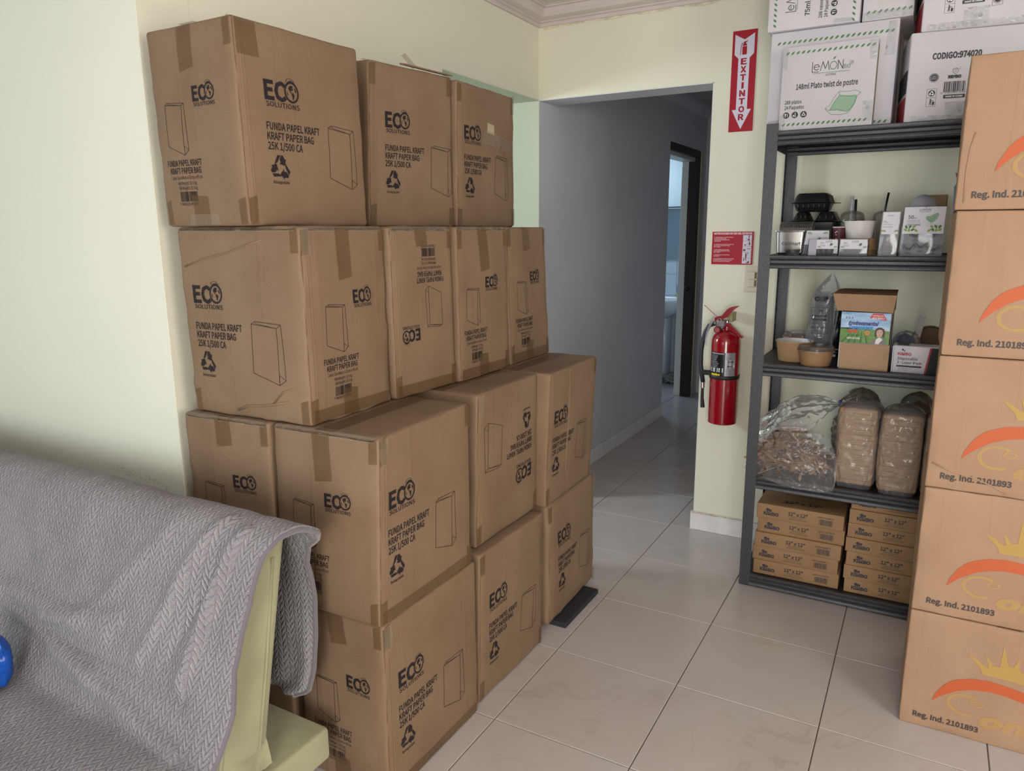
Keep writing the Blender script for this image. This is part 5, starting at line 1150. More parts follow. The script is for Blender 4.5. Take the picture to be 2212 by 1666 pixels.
def blade(pts, th, name):
    b = MB(); up = [E(*q) for q in pts[0]]; lo = [E(*q) for q in pts[1]]; n = len(up); v = []
    for y in (EY-th, EY+th):
        for q in up: v.append((q.x, y, q.z))
        for q in lo: v.append((q.x, y, q.z))
    f = []
    for i in range(n-1):
        f += [(i, i+1, n+i+1, n+i), (2*n+i, 3*n+i, 3*n+i+1, 2*n+i+1), (i, 2*n+i, 2*n+i+1, i+1), (n+i, n+i+1, 3*n+i+1, 3*n+i)]
    f += [(0, n, 3*n, 2*n), (n-1, 3*n-1, 4*n-1, 2*n-1)]
    b.add(v, f); return b.build(name, exr, ext)
blade([((1545, 686), (1553, 683), (1560, 682), (1566, 675), (1572, 668), (1581, 663), (1590, 661), (1597, 661)), ((1545, 694), (1555, 692), (1566, 688), (1574, 684), (1579, 677), (1585, 670), (1591, 666), (1597, 662))], 0.012, 'squeeze_lever')
blade([((1566, 697), (1573, 697), (1580, 702), (1590, 711), (1600, 722), (1607, 728)), ((1566, 703), (1571, 706), (1577, 711), (1586, 718), (1596, 728), (1603, 731))], 0.012, 'carry_handle')
r0 = E(1557, 691); b = MB(); b.tube([(r0.x+0.009*math.cos(a), EY-0.024, r0.z+0.009*math.sin(a)) for a in [2*math.pi*k/16 for k in range(17)]], 0.0015, 6); b.build('pin_ring', chrome, ext, smooth=True)
a0, a1 = E(1524, 658), E(1552, 684); b = MB(); b.tube([(a0.x, EY-0.02, a0.z), (a1.x, EY-0.02, a1.z)], 0.0014, 6); b.build('pin_wire', mat('copper_wire', (120, 96, 86), rough=.4, metal=.6), ext)
tg = [E(*q) for q in ((1550, 678), (1543, 689), (1537, 701), (1532, 715), (1529, 730), (1529, 745))]
b = MB(); v = []
for q in tg: v += [(q.x-0.005, EY-0.034, q.z), (q.x+0.006, EY-0.032, q.z)]
b.add(v, [(2*i, 2*i+1, 2*i+3, 2*i+2) for i in range(len(tg)-1)]); b.build('inspection_tag', mat('clear_tag', (160, 158, 168), rough=0.3, alpha=0.6), ext, smooth=True)
w0 = E(1579, 681, 0.05); b = MB(); b.cbox((w0.x-0.010, EY+0.02, w0.z-0.028), (w0.x+0.016, YW-0.0005, w0.z+0.014), 0.001); br = b.build('bracket', mat('zinc_bracket', (148, 140, 104), rough=0.35, metal=0.7), ext)
b = MB(); b.cbox((EX-0.012, EY+ER-0.004, EZ+0.20), (EX+0.012, YW-0.0005, EZ+0.26), 0.002); b.build('wall_mount', bk, ext)
# ------------------------------------------------------------------ second board: catering samples
Z2 = D[1]; Z3 = D[2]; Z4 = D[3]
blackfoam = mat('black_moulded_plastic', (30, 29, 31), rough=0.38, spec=0.5)
clear = film('clear_plastic_wall', (228, 230, 234), body=0.07, rough=0.06, scale=14, strength=0.25, gloss=0.20)
shiny = film('glinting_plastic_wall', (214, 214, 222), body=0.30, rough=0.10, scale=16, strength=0.5, gloss=0.30)
smoke = film('smoky_dome_plastic', (150, 146, 128), body=0.28, rough=0.08, scale=8, strength=0.1, gloss=0.14)
whitepl = mat('white_paper_cup', (222, 216, 212), rough=0.35, spec=0.4); inkg = mat('light_grey_print', (120, 120, 124), rough=.6)
labelm = mat('white_label_card', (216, 214, 222), rough=0.4)
stain = mat('brushed_steel', (168, 164, 160), rough=0.3, metal=0.9, bump=0.15, bscale=60)
LG = [greyink, leafg, leafl, mat('lime_green_print', (142, 168, 74), rough=.6), inkg]

# steel pan
x0, x1 = sx(1674, 515, 1.06), sx(1742, 515, 1.06)
pan = thing('steel_pan', ((x0+x1)/2, 1.12, Z2), 'brushed steel loaf pan reading Cuisinart beside the shelf post', 'pan')
b = MB(); zt = at(1700, 500, Y=1.06).z
def ring_(x0, x1, y0, y1, z, r, n=5):
    pts = []
    for cx_, cy_, a0 in ((x1-r, y1-r, 0), (x0+r, y1-r, 90), (x0+r, y0+r, 180), (x1-r, y0+r, 270)):
        for k in range(n+1): a = math.radians(a0+90*k/n); pts.append((cx_+r*math.cos(a), cy_+r*math.sin(a), z))
    return pts
def loft(mb, rings, mi=0, capb=True, capt=False):
    n = len(rings[0]); v = [q for r in rings for q in r]
    f = [(i*n+k, i*n+(k+1) % n, (i+1)*n+(k+1) % n, (i+1)*n+k) for i in range(len(rings)-1) for k in range(n)]
    if capb: f.append(tuple(range(n))[::-1])
    if capt: f.append(tuple((len(rings)-1)*n+k for k in range(n)))
    mb.add(v, f, mi)
loft(b, [ring_(x0+.012, x1-.012, 1.07, 1.15, Z2+.001, .015), ring_(x0+.004, x1-.004, 1.062, 1.158, Z2+.008, .02), ring_(x0, x1, 1.06, 1.16, zt-.003, .02), ring_(x0-.008, x1+.008, 1.052, 1.168, zt, .022), ring_(x0-.008, x1+.008, 1.052, 1.168, zt+.002, .022), ring_(x0+.002, x1-.002, 1.062, 1.158, zt+.001, .02), ring_(x0+.006, x1-.006, 1.066, 1.154, Z2+.012, .02)]); b.build('tray', stain, pan, smooth=True, angle=45)
p = Print().on(flat(((x0+x1)/2, 1.0592, (Z2+zt)/2-.006), (1, 0, 0), (0, 0, 1))); p.text('Cuisinart', 0.004, -0.002, 0.013, 0.075, align='C', bold=.02); p.build('lettering', mat('etched_print', (92, 88, 86), rough=.6), pan)
# perforated basket lying in the pan
mg = thing('perforated_basket', ((x0+x1)/2, 1.11, Z2+.013), 'dark perforated metal cylinder lying in the steel pan', 'basket')
b = MB(); xa, xb = sx(1687, 490, 1.10), sx(1756, 490, 1.10); ztop = at(1720, 479, Y=1.10).z
nu, nv = 20, 18; cz = (Z2+.0135+ztop)/2; ra = (ztop-Z2-.0135)/2
def mesh_pt(i, j):
    u = (i+(0.5 if j % 2 else 0))/nu; a = 2*math.pi*j/nv; return Vector((xa+(xb-xa)*min(u, 1), 1.11-min(.042, ra)*math.cos(a), cz+ra*math.sin(a)))
for j in range(nv):
    for i in range(nu):
        b.tube([mesh_pt(i, j), mesh_pt(i, j+1)], .0013, 4, cap=False); b.tube([mesh_pt(i, j), mesh_pt(i+1 if j % 2 else max(i-1, 0), j+1)], .0013, 4, cap=False)
b.build('mesh', mat('dark_perforated_steel', (150, 146, 142), rough=.35, metal=.7), mg)
b = MB()
for x in (xa, xb): b.tube([(x, 1.11-min(.042, ra)*math.cos(2*math.pi*k/24), cz+ra*math.sin(2*math.pi*k/24)) for k in range(25)], .0018, 6)
b.build('end_ring', mat('dark_perforated_steel', (150, 146, 142)), mg, smooth=True)
# small clear portion cup
c = at(1712, 549, Y=0.925); pc = thing('portion_cup', (c.x, 0.925, Z2), 'tiny clear plastic portion cup in front of the steel pan', 'cup')
h = 0.026; b = MB(); b.lathe([(0.0, .0008), (.022, .0008), (.0235, .004), (.029, h-.003), (.033, h-.003), (.0335, h), (.028, h), (.0225, .005), (0, .003)], (c.x, 0.925, Z2), 24); b.build('bowl', clear, pc, smooth=True)
# black clamshell containers
def clamshell(root, x0, x1, y0, y1, z0, zm, z1, ribs):
    dz = z1-zm
    b = MB(); loft(b, [ring_(x0+.02, x1-.02, y0+.02, y1-.02, z0, .02), ring_(x0+.012, x1-.012, y0+.012, y1-.012, z0+.006, .022), ring_(x0+.003, x1-.003, y0+.003, y1-.003, zm-.003, .025), ring_(x0-.008, x1+.008, y0-.008, y1+.008, zm-.001, .025)]); b.build('base', blackfoam, root, smooth=True, angle=40)
    b = MB(); loft(b, [ring_(x0-.009, x1+.009, y0-.009, y1+.009, zm, .025), ring_(x0+.002, x1-.002, y0+.002, y1-.002, zm+.002, .025), ring_(x0+.012, x1-.012, y0+.012, y1-.012, z1-.008, .022), ring_(x0+.02, x1-.02, y0+.02, y1-.02, z1, .02)], capb=False, capt=True); lid = b.build('lid', blackfoam, root, smooth=True, angle=40)
    for k in range(ribs):
        x = x0+.025+(x1-x0-.05)*k/(ribs-1); b = MB()
        b.tube([(x, y0+.013, z0+.006), (x, y0+.0035, zm-.004)], .0035, 6); b.build('rib', blackfoam, root, smooth=True)
    for k in range(3):
        y = y0+.03+(y1-y0-.06)*k/2; b = MB(); b.tube([(x1-.003, y, zm+.003), (x1-.0125, y, z1-.008)], .003, 6); b.build('rib', blackfoam, root, smooth=True)
    MB().cbox((x1+.006, (y0+y1)/2-.02, zm-.003), (x1+.03, (y0+y1)/2+.01, zm), .001).build('tab', blackfoam, root)
Yc = 1.178
xa, xb = sx(1712, 430, Yc), sx(1796, 430, Yc)
zt, zm, zb = at(1750, 417, Y=Yc).z, at(1750, 438, Y=Yc).z, at(1750, 457, Y=Yc).z
ca = thing('takeaway_clamshell', ((xa+xb)/2, Yc+.08, zb), 'black ribbed takeaway clamshell balanced on top of the other', 'container', 'black takeaway clamshells')
clamshell(ca, xa, xb, Yc, Yc+.150, zb+.0005, zm, zt, 6)
xa2, xb2 = sx(1706, 470, Yc), sx(1812, 470, Yc); zm2 = at(1760, 479, Y=Yc).z
cb_ = thing('takeaway_clamshell', ((xa2+xb2)/2, Yc+.08, Z2), 'wide black takeaway clamshell with a two-humped lid, lower of the two', 'container', 'black takeaway clamshells')
b = MB(); loft(b, [ring_(xa2+.03, xb2-.03, Yc+.02, Yc+.140, Z2+.0005, .02), ring_(xa2+.02, xb2-.02, Yc+.012, Yc+.146, Z2+.01, .022), ring_(xa2+.003, xb2-.003, Yc+.003, Yc+.152, zm2-.003, .025), ring_(xa2-.008, xb2+.008, Yc-.008, Yc+.158, zm2, .025)]); b.build('base', blackfoam, cb_, smooth=True, angle=40)
b = MB(); loft(b, [ring_(xa2-.008, xb2+.008, Yc-.008, Yc+.158, zm2+.001, .025), ring_(xa2, xb2, Yc, Yc+.150, zm2+.004, .025)], capb=False, capt=True); b.build('lid', blackfoam, cb_, smooth=True, angle=40)
mx_ = (xa2+xb2)/2-.008
for l, r in ((xa2+.006, mx_-.006), (mx_+.010, xb2-.004)):
    b = MB(); loft(b, [ring_(l, r, Yc+.006, Yc+.140, zm2+.0045, .02), ring_(l+.004, r-.004, Yc+.01, Yc+.136, zm2+.012, .02), ring_(l+.016, r-.016, Yc+.02, Yc+.128, zb-.004, .02), ring_(l+.022, r-.022, Yc+.026, Yc+.122, zb-.0005, .018)], capb=False, capt=True); hp = b.build('hump', blackfoam, cb_, smooth=True, angle=40)
    for k in range(3):
        x = l+.02+(r-l-.04)*k/2; b = MB(); b.tube([(x, Yc+.0095, zm2+.012), (x+(0.004 if k == 0 else -0.004 if k == 2 else 0), Yc+.0195, zb-.006)], .0028, 6); b.build('rib', blackfoam, hp, smooth=True)

def leaf_cluster(p, u, v, s, mir=1):
    for (du, dv, a, ikk) in ((-1, .9, 2.2, 1), (0, 1, 1.0, 1), (1, .95, .7, 3), (-1.1, .1, 2.5, 3), (-.2, 0, 1.6, 3), (.7, .1, .6, 1), (1.6, -.1, -.7, 3)):
        p.ink(ikk).leaf(u+mir*du*s, v+dv*s, s*1.15, s*.62, a if mir > 0 else math.pi-a)
def lemon_small(p, u, v, h): p.ink(0).text('LeMON', u, v, h, h*4.2, align='C'); p.line([(u-h*2, v-h*.4), (u+h*2, v-h*.4)], h*.1)
def sample_box(name, label, c8, label_frac, contents=None, m=None, seed=1, printer=None):
    a = np.array([tuple(q) for q in c8]); root = thing(name, (a[:, 0].mean(), a[:, 1].mean(), a[:, 2].min()), label, 'box', 'clear sample boxes')
    rb = RBox(c8, 0.002, n=3, bulge=0, rough=0, seed=seed); b = MB(); rb.emit(b); b.build('shell', m or clear, root, smooth=True, angle=50)
    w, h = rb.wh['F']; b = MB(); b.grid(lambda s, t: rb.pt('F', .004+s*(w-.008), h*label_frac+t*(h*(1-label_frac)-.003), 0.0006), 3, 3); lab = b.build('label', labelm, root)
    if printer:
        P_ = Print().on(rb.face('F', 0.0011)); printer(P_, w, h, h*label_frac); P_.build('label_print', LG, lab)
    if contents: contents(root, rb)
    return root, rb
# leaning box with a spoon on its label
def pr(p, w, h, v0):
    leaf_cluster(p, .018, h-.016, .0055); leaf_cluster(p, w-.018, h-.016, .0055, -1)
    p.ink(1).leaf(.062, v0+.022, .02, .009, .5); p.line([(.055, v0+.017), (.02, v0+.003)], .0022)
    p.ink(0).text('MINI CUCHARA', w-.008, v0+.026, .004, .042, align='R'); p.ink(4).text('100 uds', w-.012, v0+.018, .0035, .026, align='R')
Yl = 0.965
bl_ = [at(1730, 548, Y=Yl), at(1792, 549, Y=Yl)]; tl_ = [at(1742, 497, Y=Yl+.035), at(1793, 497, Y=Yl+.035)]
c8 = [(bl_[0].x, Yl, Z2+.001), (bl_[1].x, Yl, Z2+.001), (bl_[0].x, Yl+.045, Z2+.001), (bl_[1].x, Yl+.045, Z2+.001), (tl_[0].x, Yl+.035, tl_[0].z), (tl_[1].x, Yl+.035, tl_[0].z), (tl_[0].x, Yl+.078, tl_[0].z+.004), (tl_[1].x, Yl+.078, tl_[0].z+.004)]
def spoons(root, rb):
    b = MB()
    for k in range(12): b.tube([rb.tri((.06+.07*k, .4, .05)), rb.tri((.06+.07*k, .5, .9))], .0025, 6)
    b.build('contents', mat('grey_plastic_cutlery', (150, 150, 160), rough=.3), root, smooth=True)
sample_box('spoon_box', 'clear box of mini spoons leaning back, spoon drawn on its label', c8, .42, spoons, None, 81, pr)
# two low boxes in front
def pr_low(vol, s1, s2, shape):
    def f_(p, w, h, v0):
        u0 = w*.02 if shape else w*.28
        lemon_small(p, u0+(w-u0)*.55, h-.012, .0055)
        p.ink(0).text(vol, u0+.014, h-.018, .006, .012); p.ink(4).text(s1, u0+.013, h-.024, .003, .018); p.ink(0).text(s2, u0+.012, h-.0285, .003, .021)
        leaf_cluster(p, u0+.010, v0+.006, .0035); leaf_cluster(p, w-.010, v0+.006, .0035, -1)
        p.ink(1).blob(w-.026, h-.022, [(-1, -.7), (-.3, .8), (1, .9), (.6, -.6)], .006)
    return f_
def dark_cups(root, rb):
    b = MB(); w, h = rb.wh['F']
    for k in range(5):
        q = rb.tri((.12+.19*k, .5, 0)); b.lathe([(0, .0015), (.011, .0015), (.014, h*.62), (.013, h*.62), (.010, .003), (0, .003)], (q[0], q[1], q[2]), 14)
    b.build('contents', mat('dark_plastic_cups', (62, 60, 70), rough=.3), root, smooth=True)
def lowbox(pl, pr_, Y, seed, name, label, printer, extra=None):
    A, B = at(pl, 551, Y=Y), at(pr_, 551, Y=Y); zt_ = at(pl, 516, Y=Y).z
    return sample_box(name, label, hexa((A.x, Y, Z2+.0006), (B.x, Y+.055, zt_)), .42, dark_cups, shiny if seed == 83 else clear, seed, printer)
r1, rbx = lowbox(1744, 1809.5, 0.89, 82, 'sample_box', 'low clear box with green leaf label and a white side, left of its twin', pr_low('60 ml', 'MINI CUBO', 'CUBE', 0))
b = MB(); w, h = rbx.wh['F']; b.grid(lambda s, t: rbx.pt('F', .003+s*w*.26, .003+t*(h-.006), .0014), 2, 2); b.build('side_card', mat('lilac_card', (172, 168, 184), rough=.4), r1)
lowbox(1811, 1873, 0.89, 83, 'sample_box', 'low shiny clear box reading 148 ml with green leaf label', pr_low('148 ml', 'TWIST PLATE', 'PLATO TWIST', 1))
# maroon cup
A, B = at(1797, 490, Y=1.03), at(1827, 490, Y=1.03); cx_ = (A.x+B.x)/2; r = (B.x-A.x)/2
mc = thing('paper_cup', (cx_, 1.03+r, Z2), 'maroon paper cup with white petals between the clear boxes', 'cup')
h = A.z-Z2; b = MB(); b.lathe([(0, .001), (r*.74, .001), (r*.78, .004), (r*.96, h-.006), (r*.96, h-.002)], (cx_, 1.03+r, Z2), 28); b.build('cup', mat('maroon_paper', (92, 40, 48), rough=.5), mc, smooth=True)
b = MB(); b.lathe([(r*.96, h-.004), (r*1.0, h-.004), (r*1.01, h), (r*.94, h), (r*.72, .006), (0, .004)], (cx_, 1.03+r, Z2), 28); b.build('rim', whitepl, mc, smooth=True)
fc = lambda u, v: (cx_+(r*(.78+.18*v/h)+.0008)*math.sin(u/r), 1.03+r-(r*(.78+.18*v/h)+.0008)*math.cos(u/r), Z2+v)
p = Print().on(fc)
for u, v, a in ((-.012, h*.80, 1.0), (-.006, h*.83, .6), (-.009, h*.72, 2.4), (-.008, h*.58, 1.4), (.006, h*.3, .3), (.014, h*.32, .8), (.010, h*.40, 1.2)): p.leaf(u, v, .007, .0042, a)
p.build('petal_print', whitepl, mc)
# white bowl on an upturned kraft bowl, domed cups with straws
kbowl = mat('kraft_paper_bowl', (158, 124, 88), rough=.55, var=.06, vscale=30)
Yb = 1.0
A, B = at(1823, 478, Y=Yb+.06), at(1894, 478, Y=Yb+.06); cx_ = (A.x+B.x)/2; r = (B.x-A.x)/2; zr = A.z; z0 = at(1860, 515, Y=Yb).z
wb_ = thing('white_bowl', (cx_, Yb+r, z0), 'white paper bowl standing above the low clear boxes', 'bowl')
h = zr-z0; b = MB(); b.lathe([(0, .003), (r*.78, .003), (r*.80, 0), (r*.81, .003), (r*.955, h-.004), (r, h-.004), (r*1.005, h), (r*.95, h), (r*.76, .006), (0, .006)], (cx_, Yb+r, z0), 40); b.build('bowl', whitepl, wb_, smooth=True, angle=60)
kb = thing('kraft_bowl', (cx_+.012, Yb+r, Z2), 'kraft paper bowls nested upside down under the white bowl', 'bowl')
for k in range(2):
    zz_ = Z2+.0006+k*.021; hh = (z0-.0006-zz_) if k else .040
    b = MB(); b.lathe([(r*.95, 0), (r*.955, .004), (r*.90, .006), (r*.84, hh-.002), (r*.80, hh), (0, hh)], (cx_+.012, Yb+r, zz_), 36); b.build('bowl', kbowl, kb, smooth=True, angle=60)
def dome_cup(px0, px1, pyrim, pydome, Y, label, straws, tint):
    A, B = at(px0, pyrim, Y=Y), at(px1, pyrim, Y=Y); cx_ = (A.x+B.x)/2; r = (B.x-A.x)/2; zr = A.z; zd = at((px0+px1)/2, pydome, Y=Y).z
    root = thing('domed_cup', (cx_, Y, Z2), label, 'cup', 'clear drink cups with dome lids')
    h = zr-Z2; b = MB(); b.lathe([(0, .001), (r*.66, .001), (r*.7, .004), (r*.96, h-.004), (r*.96, h)], (cx_, Y, Z2), 30); b.build('cup', tint, root, smooth=True)
    dh = zd-zr; b = MB(); b.lathe([(r*1.02, -.004), (r*1.03, .001), (r*.97, .003), (r*.96, dh*.35), (r*.84, dh*.68), (r*.58, dh*.9), (r*.22, dh)], (cx_, Y, zr), 30); b.build('dome_lid', smoke, root, smooth=True)
    for (ax, ay, bx, by, rr, m) in straws:
        P0, P1 = at(ax, ay, Y=Y), at(bx, by, Y=Y); dn = (P1-P0); P2 = P1+dn*((P1.z-Z2-.01)/max(1e-6, -dn.z)) if dn.z < 0 else P1
        b = MB(); b.tube([P0, P1, (P2.x*.3+P1.x*.7, Y, Z2+.012)], rr, 10); b.build('straw', m, root, smooth=True)
straw_b = mat('black_straw', (24, 24, 26), rough=.35); straw_c = film('wrapped_straw', (214, 212, 222), body=.45, rough=.2, scale=30, gloss=.2)
dome_cup(1814, 1868, 474, 455, 1.21, 'clear domed cup with a wrapped and a black straw behind the white bowl', [(1842, 424, 1838, 472, .006, straw_c), (1849, 431, 1847, 470, .0055, straw_b)], smoke)
dome_cup(1884, 1926, 476, 455, 1.22, 'clear domed cup with a leaning black straw behind the silver box', [(1920, 416, 1912, 453, .0042, straw_b)], smoke)
# tall silver box and the 50 ml box
def pr_tall(p, w, h, v0):
    p.ink(4).text('LeMON', w*.45, h-.018, .005, .022, align='C'); p.ink(0).text('75', .006, h-.042, .0085, .012); p.ink(4).text('ml', .019, h-.042, .004); p.ink(4).text('VASO CUADRADO', .004, h-.049, .003, .034); p.ink(0).text('VASO CUADRADO', .005, h-.058, .0035, .034); leaf_cluster(p, .011, v0+.010, .0045); leaf_cluster(p, w-.010, v0+.010, .004, -1)
def stackcups(n, dark, rfrac):
    def f_(root, rb):
        w, h = rb.wh['F']; b = MB(); q = rb.tri((.5, .5, 0))
        for k in range(n): b.lathe([(0, .002), (w*rfrac*.8, .002), (w*rfrac, .02), (w*rfrac*1.04, .021)], (q[0], q[1], q[2]+.004+k*(h*.55/n)), 20)
        b.build('contents', clear, root, smooth=True)
    return f_
A, B = at(1895, 551, Y=.885), at(1936, 551, Y=.885); zt_ = at(1903, 457, Y=.885).z
c8 = [tuple(q) for q in hexa((A.x, .885, Z2+.0006), (B.x, .945, zt_))]; dxt = .010
c8 = c8[:4]+[(q[0]+dxt*0.4, q[1]+.004, q[2]) for q in c8[4:]]
sample_box('silver_box', 'tall narrow glinting clear box reading 75 ml beside the sundae cup box', c8, .50, stackcups(7, 0, .36), shiny, 84, pr_tall)
def pr50(p, w, h, v0):
    lemon_small(p, w*.5, h-.017, .0085); p.ink(1).leaf(w*.515, h-.0045, .006, .0025, .9)
    p.ink(0).text('50', .018, h-.045, .013, .018, bold=.01); p.text('ml', .038, h-.045, .006); p.ink(4).text('SUNDAE CUP', .016, h-.055, .006, .042); p.ink(0).line([(.016, h-.059), (.06, h-.059)], .0006); p.text('COPA SUNDAE', .014, h-.069, .006, .046, bold=.01)
    leaf_cluster(p, .028, v0+.013, .0125); leaf_cluster(p, w-.030, v0+.013, .0125, -1)
    p.ink(2).blob(w-.045, h-.045, [(-1.2, .2), (-1, .55), (-.4, .5), (.4, 1.0), (.9, 1.2), (1.2, .8), (.9, .1), (.3, -.7), (-.3, -.75), (-.9, -.3)], .017); p.ink(2).line([(w-.047, h-.057), (w-.047, h-.067)], .001); p.ring(w-.047, h-.069, .013, .012, 20, sy=.3); p.ink(0).text('8 oz', w-.026, h-.070, .004, .012)
A, B = at(1940, 549, Y=.89), at(2034, 550, Y=.89); zt_ = at(1951, 446, Y=.89).z
def sundae(root, rb):
    b = MB(); w, h = rb.wh['F']
    for k, (fx, fz) in enumerate(((.22, .06), (.5, .10), (.80, .05), (.35, .32), (.66, .30))):
        q = rb.tri((fx, .45, fz)); b.lathe([(.014, 0), (.003, .004), (.003, .012), (.02, .018), (.027, .034), (.0275, .035)], (q[0], q[1], q[2]), 22)
    b.build('contents', clear, root, smooth=True)
    MB().box(tuple(np.array(rb.tri((.02, .92, .01)))-np.array((0, .001, 0))), tuple(np.array(rb.tri((.98, .92, .97))))).build('back_card', mat('grey_card', (168, 166, 172), rough=.5), root)
c8 = [tuple(q) for q in hexa((A.x, .89, Z2+.0006), (B.x, .965, zt_))]
c8 = c8[:4]+[(q[0]+.004, q[1]+.003, q[2]) for q in c8[4:]]
sample_box('sundae_cup_box', 'clear box of sundae cups reading 50 ml COPA SUNDAE near the tall kraft stack', c8, .46, sundae, clear, 85, pr50)
# things behind the sundae box
q0, q1 = at(1996, 422, Y=1.235), at(2046, 446, Y=1.235)
kb2 = thing('kraft_sleeve', ((q0.x+q1.x)/2, 1.26, Z2), 'plain kraft board box standing behind the sundae cup box', 'box')
MB().cbox((q0.x, 1.235, Z2+.0005), (q1.x, 1.30, q0.z), .002).build('body', kbowl, kb2)
MB().cbox((q0.x+.004, 1.231, q0.z-.06), (q1.x-.004, 1.2346, q0.z-.006), .001).build('flap', kbowl, kb2)
c = at(1994, 447, Y=1.14); rad = c.x-at(1966, 447, Y=1.14).x; zr_ = c.z; zt_ = at(1992, 421, Y=1.14).z
gd = thing('domed_tub', (c.x, 1.14, Z2), 'grey round tub with a domed lid behind the sundae cup box', 'tub')
greyc = mat('grey_lid_card', (168, 166, 176), rough=.5)
b = MB(); b.lathe([(0, .0008), (rad*.8, .0008), (rad*.97, zr_-Z2-.002)], (c.x, 1.14, Z2), 32); b.build('tub', greyc, gd, smooth=True)
b = MB(); b.lathe([(rad, zr_-Z2-.006), (rad*1.01, zr_-Z2), (rad*.97, zr_-Z2+.001)]+[(rad*.97*math.cos(t*math.pi/16), zr_-Z2+.001+(zt_-zr_)*math.sin(t*math.pi/16)) for t in range(1, 9)], (c.x, 1.14, Z2), 32); b.build('lid', greyc, gd, smooth=True)
P0, P1 = at(2055, 450, Y=1.10), at(2085, 372, Y=1.10)
bb = thing('blue_packet', ((P0.x+P1.x)/2, 1.14, Z2), 'upright blue packet with a red top, edge showing beside the kraft stack', 'packet')
def packet(z0_, z1_, m, nm):
    b = MB(); b.grid(lambda s, t: (P0.x+.004+(.09)*s+.004*math.sin(t*4), 1.12-.02*math.sin(math.pi*s)+.003*noise.noise(Vector((s*5, t*6, 2))), z0_+(z1_-z0_)*t), 12, 12); b.grid(lambda s, t: (P0.x+.094-(.09)*s+.004*math.sin(t*4), 1.12+.02*math.sin(math.pi*s), z0_+(z1_-z0_)*t), 12, 12); b.build(nm, m, bb, smooth=True)
zb_ = at(2060, 402, Y=1.10).z
packet(Z2+.0005, zb_, mat('blue_packet_film', (24, 92, 132), rough=.3), 'body'); packet(zb_, P1.z, mat('red_packet_film', (150, 40, 32), rough=.35), 'top')

# ------------------------------------------------------------------ third board
def paper_bowl(name, label, pxl, pxr, pyrim, pybot, Y, lid=False, inner=None):
    A, B = at(pxl, pyrim, Y=Y), at(pxr, pyrim, Y=Y); cx_ = (A.x+B.x)/2; r = (B.x-A.x)/2; h = A.z-Z3
    root = thing(name, (cx_, Y, Z3), label, 'bowl', 'kraft paper bowls')
    b = MB(); b.lathe([(0, .002), (r*.76, .002), (r*.79, .0005), (r*.80, .003), (r*.955, h-.003), (r, h-.004), (r*1.01, h-.001), (r, h+.0015), (r*.955, h+.001)], (cx_, Y, Z3), 44); b.build('wall', kbowl, root, smooth=True, angle=60)
    b = MB(); b.lathe([(r*.955, h+.001), (r*.945, h-.003), (r*.77, .006), (0, .005)], (cx_, Y, Z3), 44); b.build('lining', whitepl if inner is None else inner, root, smooth=True)
    if lid:
        b = MB(); b.lathe([(r*1.025, h-.006), (r*1.03, h+.002), (r*.96, h+.004), (r*.94, h+.016), (r*.90, h+.018), (0, h+.017)], (cx_, Y, Z3), 44); b.build('lid', clear, root, smooth=True, angle=50)
    return cx_, r, h
paper_bowl('kraft_bowl', 'open kraft paper bowl with a white lining beside the shelf post', 1676, 1759, 733, 776, 1.01)
paper_bowl('kraft_bowl', 'kraft paper bowl with a clear lid at the front of the third board', 1724, 1804, 753, 790, 0.935, True, kbowl)
paper_bowl('kraft_bowl', 'lidded bowl half hidden at the back behind the open kraft bowl', 1692, 1772, 724, 760, 1.18, True, kbowl)
# bag of nested cups
cupm = film('smoky_cup_plastic', (92, 92, 102), body=.55, rough=.12, scale=20, strength=.3, gloss=.18)
cb0, cb1 = at(1768, 742, Y=1.08), at(1768, 626, Y=1.08); rr = (at(1793, 700, Y=1.08).x-at(1741, 700, Y=1.08).x)/2
cbag = thing('bag_of_cups', (cb0.x, 1.08, Z3), 'clear bag holding a tall stack of nested smoky plastic cups', 'bag')
n = 19; hz = (cb1.z-Z3)
for k in range(n):
    z = Z3+.004+k*(hz-.07)/(n-1); lean_ = .012*math.sin(k/n*2.2); b = MB(); sc_ = 1-.22*(k/n)**2
    b.lathe([(0, 0), (rr*.70*sc_, 0), (rr*.92*sc_, .050), (rr*.98*sc_, .052), (rr*.98*sc_, .056)], (cb0.x+lean_, 1.08, z+(.062 if False else 0)), 24); b.build('cup', cupm, cbag, smooth=True)
def bagf(cx_, cy_, z0_, z1_, rx, ry, top, seed, tilt=0.0, wr=.10, dome=False):
    def f_(u, v):
        a = 2*math.pi*u; zz_ = v; q = (1-max(0, (v-top)/(1-top))**1.5) if v > top else 1.0
        base = min(1, (v/.05)**.5) if v < .05 else 1.0
        rn_ = 1+wr*noise.noise(Vector((math.cos(a)*1.8+seed, math.sin(a)*1.8, v*5)))+wr*.6*noise.noise(Vector((math.cos(a)*5+seed, math.sin(a)*5, v*13)))
        kx = max(q, .12); ky = max(q*.9, .03)
        if dome and v > top: kx = ky = math.sqrt(max(0.0, 1-((v-top)/(1-top))**2))
        return (cx_+rx*base*kx*rn_*math.cos(a)+tilt*v*v, cy_+ry*base*ky*rn_*math.sin(a), z0_+(z1_-z0_)*v)
    return f_
bagfilm = film('bag_film', (232, 232, 236), body=.11, rough=.09, scale=26, strength=.6, gloss=.16)
b = MB(); zt_ = at(1790, 588, Y=1.08).z; b.grid(bagf(cb0.x, 1.08, Z3+.0005, zt_, rr*1.2, rr*1.15, .70, 3, .035, .08), 40, 44); b.build('film', bagfilm, cbag, smooth=True)
fr2 = lambda u, v: (cb0.x+(rr*1.24)*math.sin(u/rr), 1.08-(rr*1.24)*math.cos(u/rr), Z3+v)
p = Print().on(fr2)
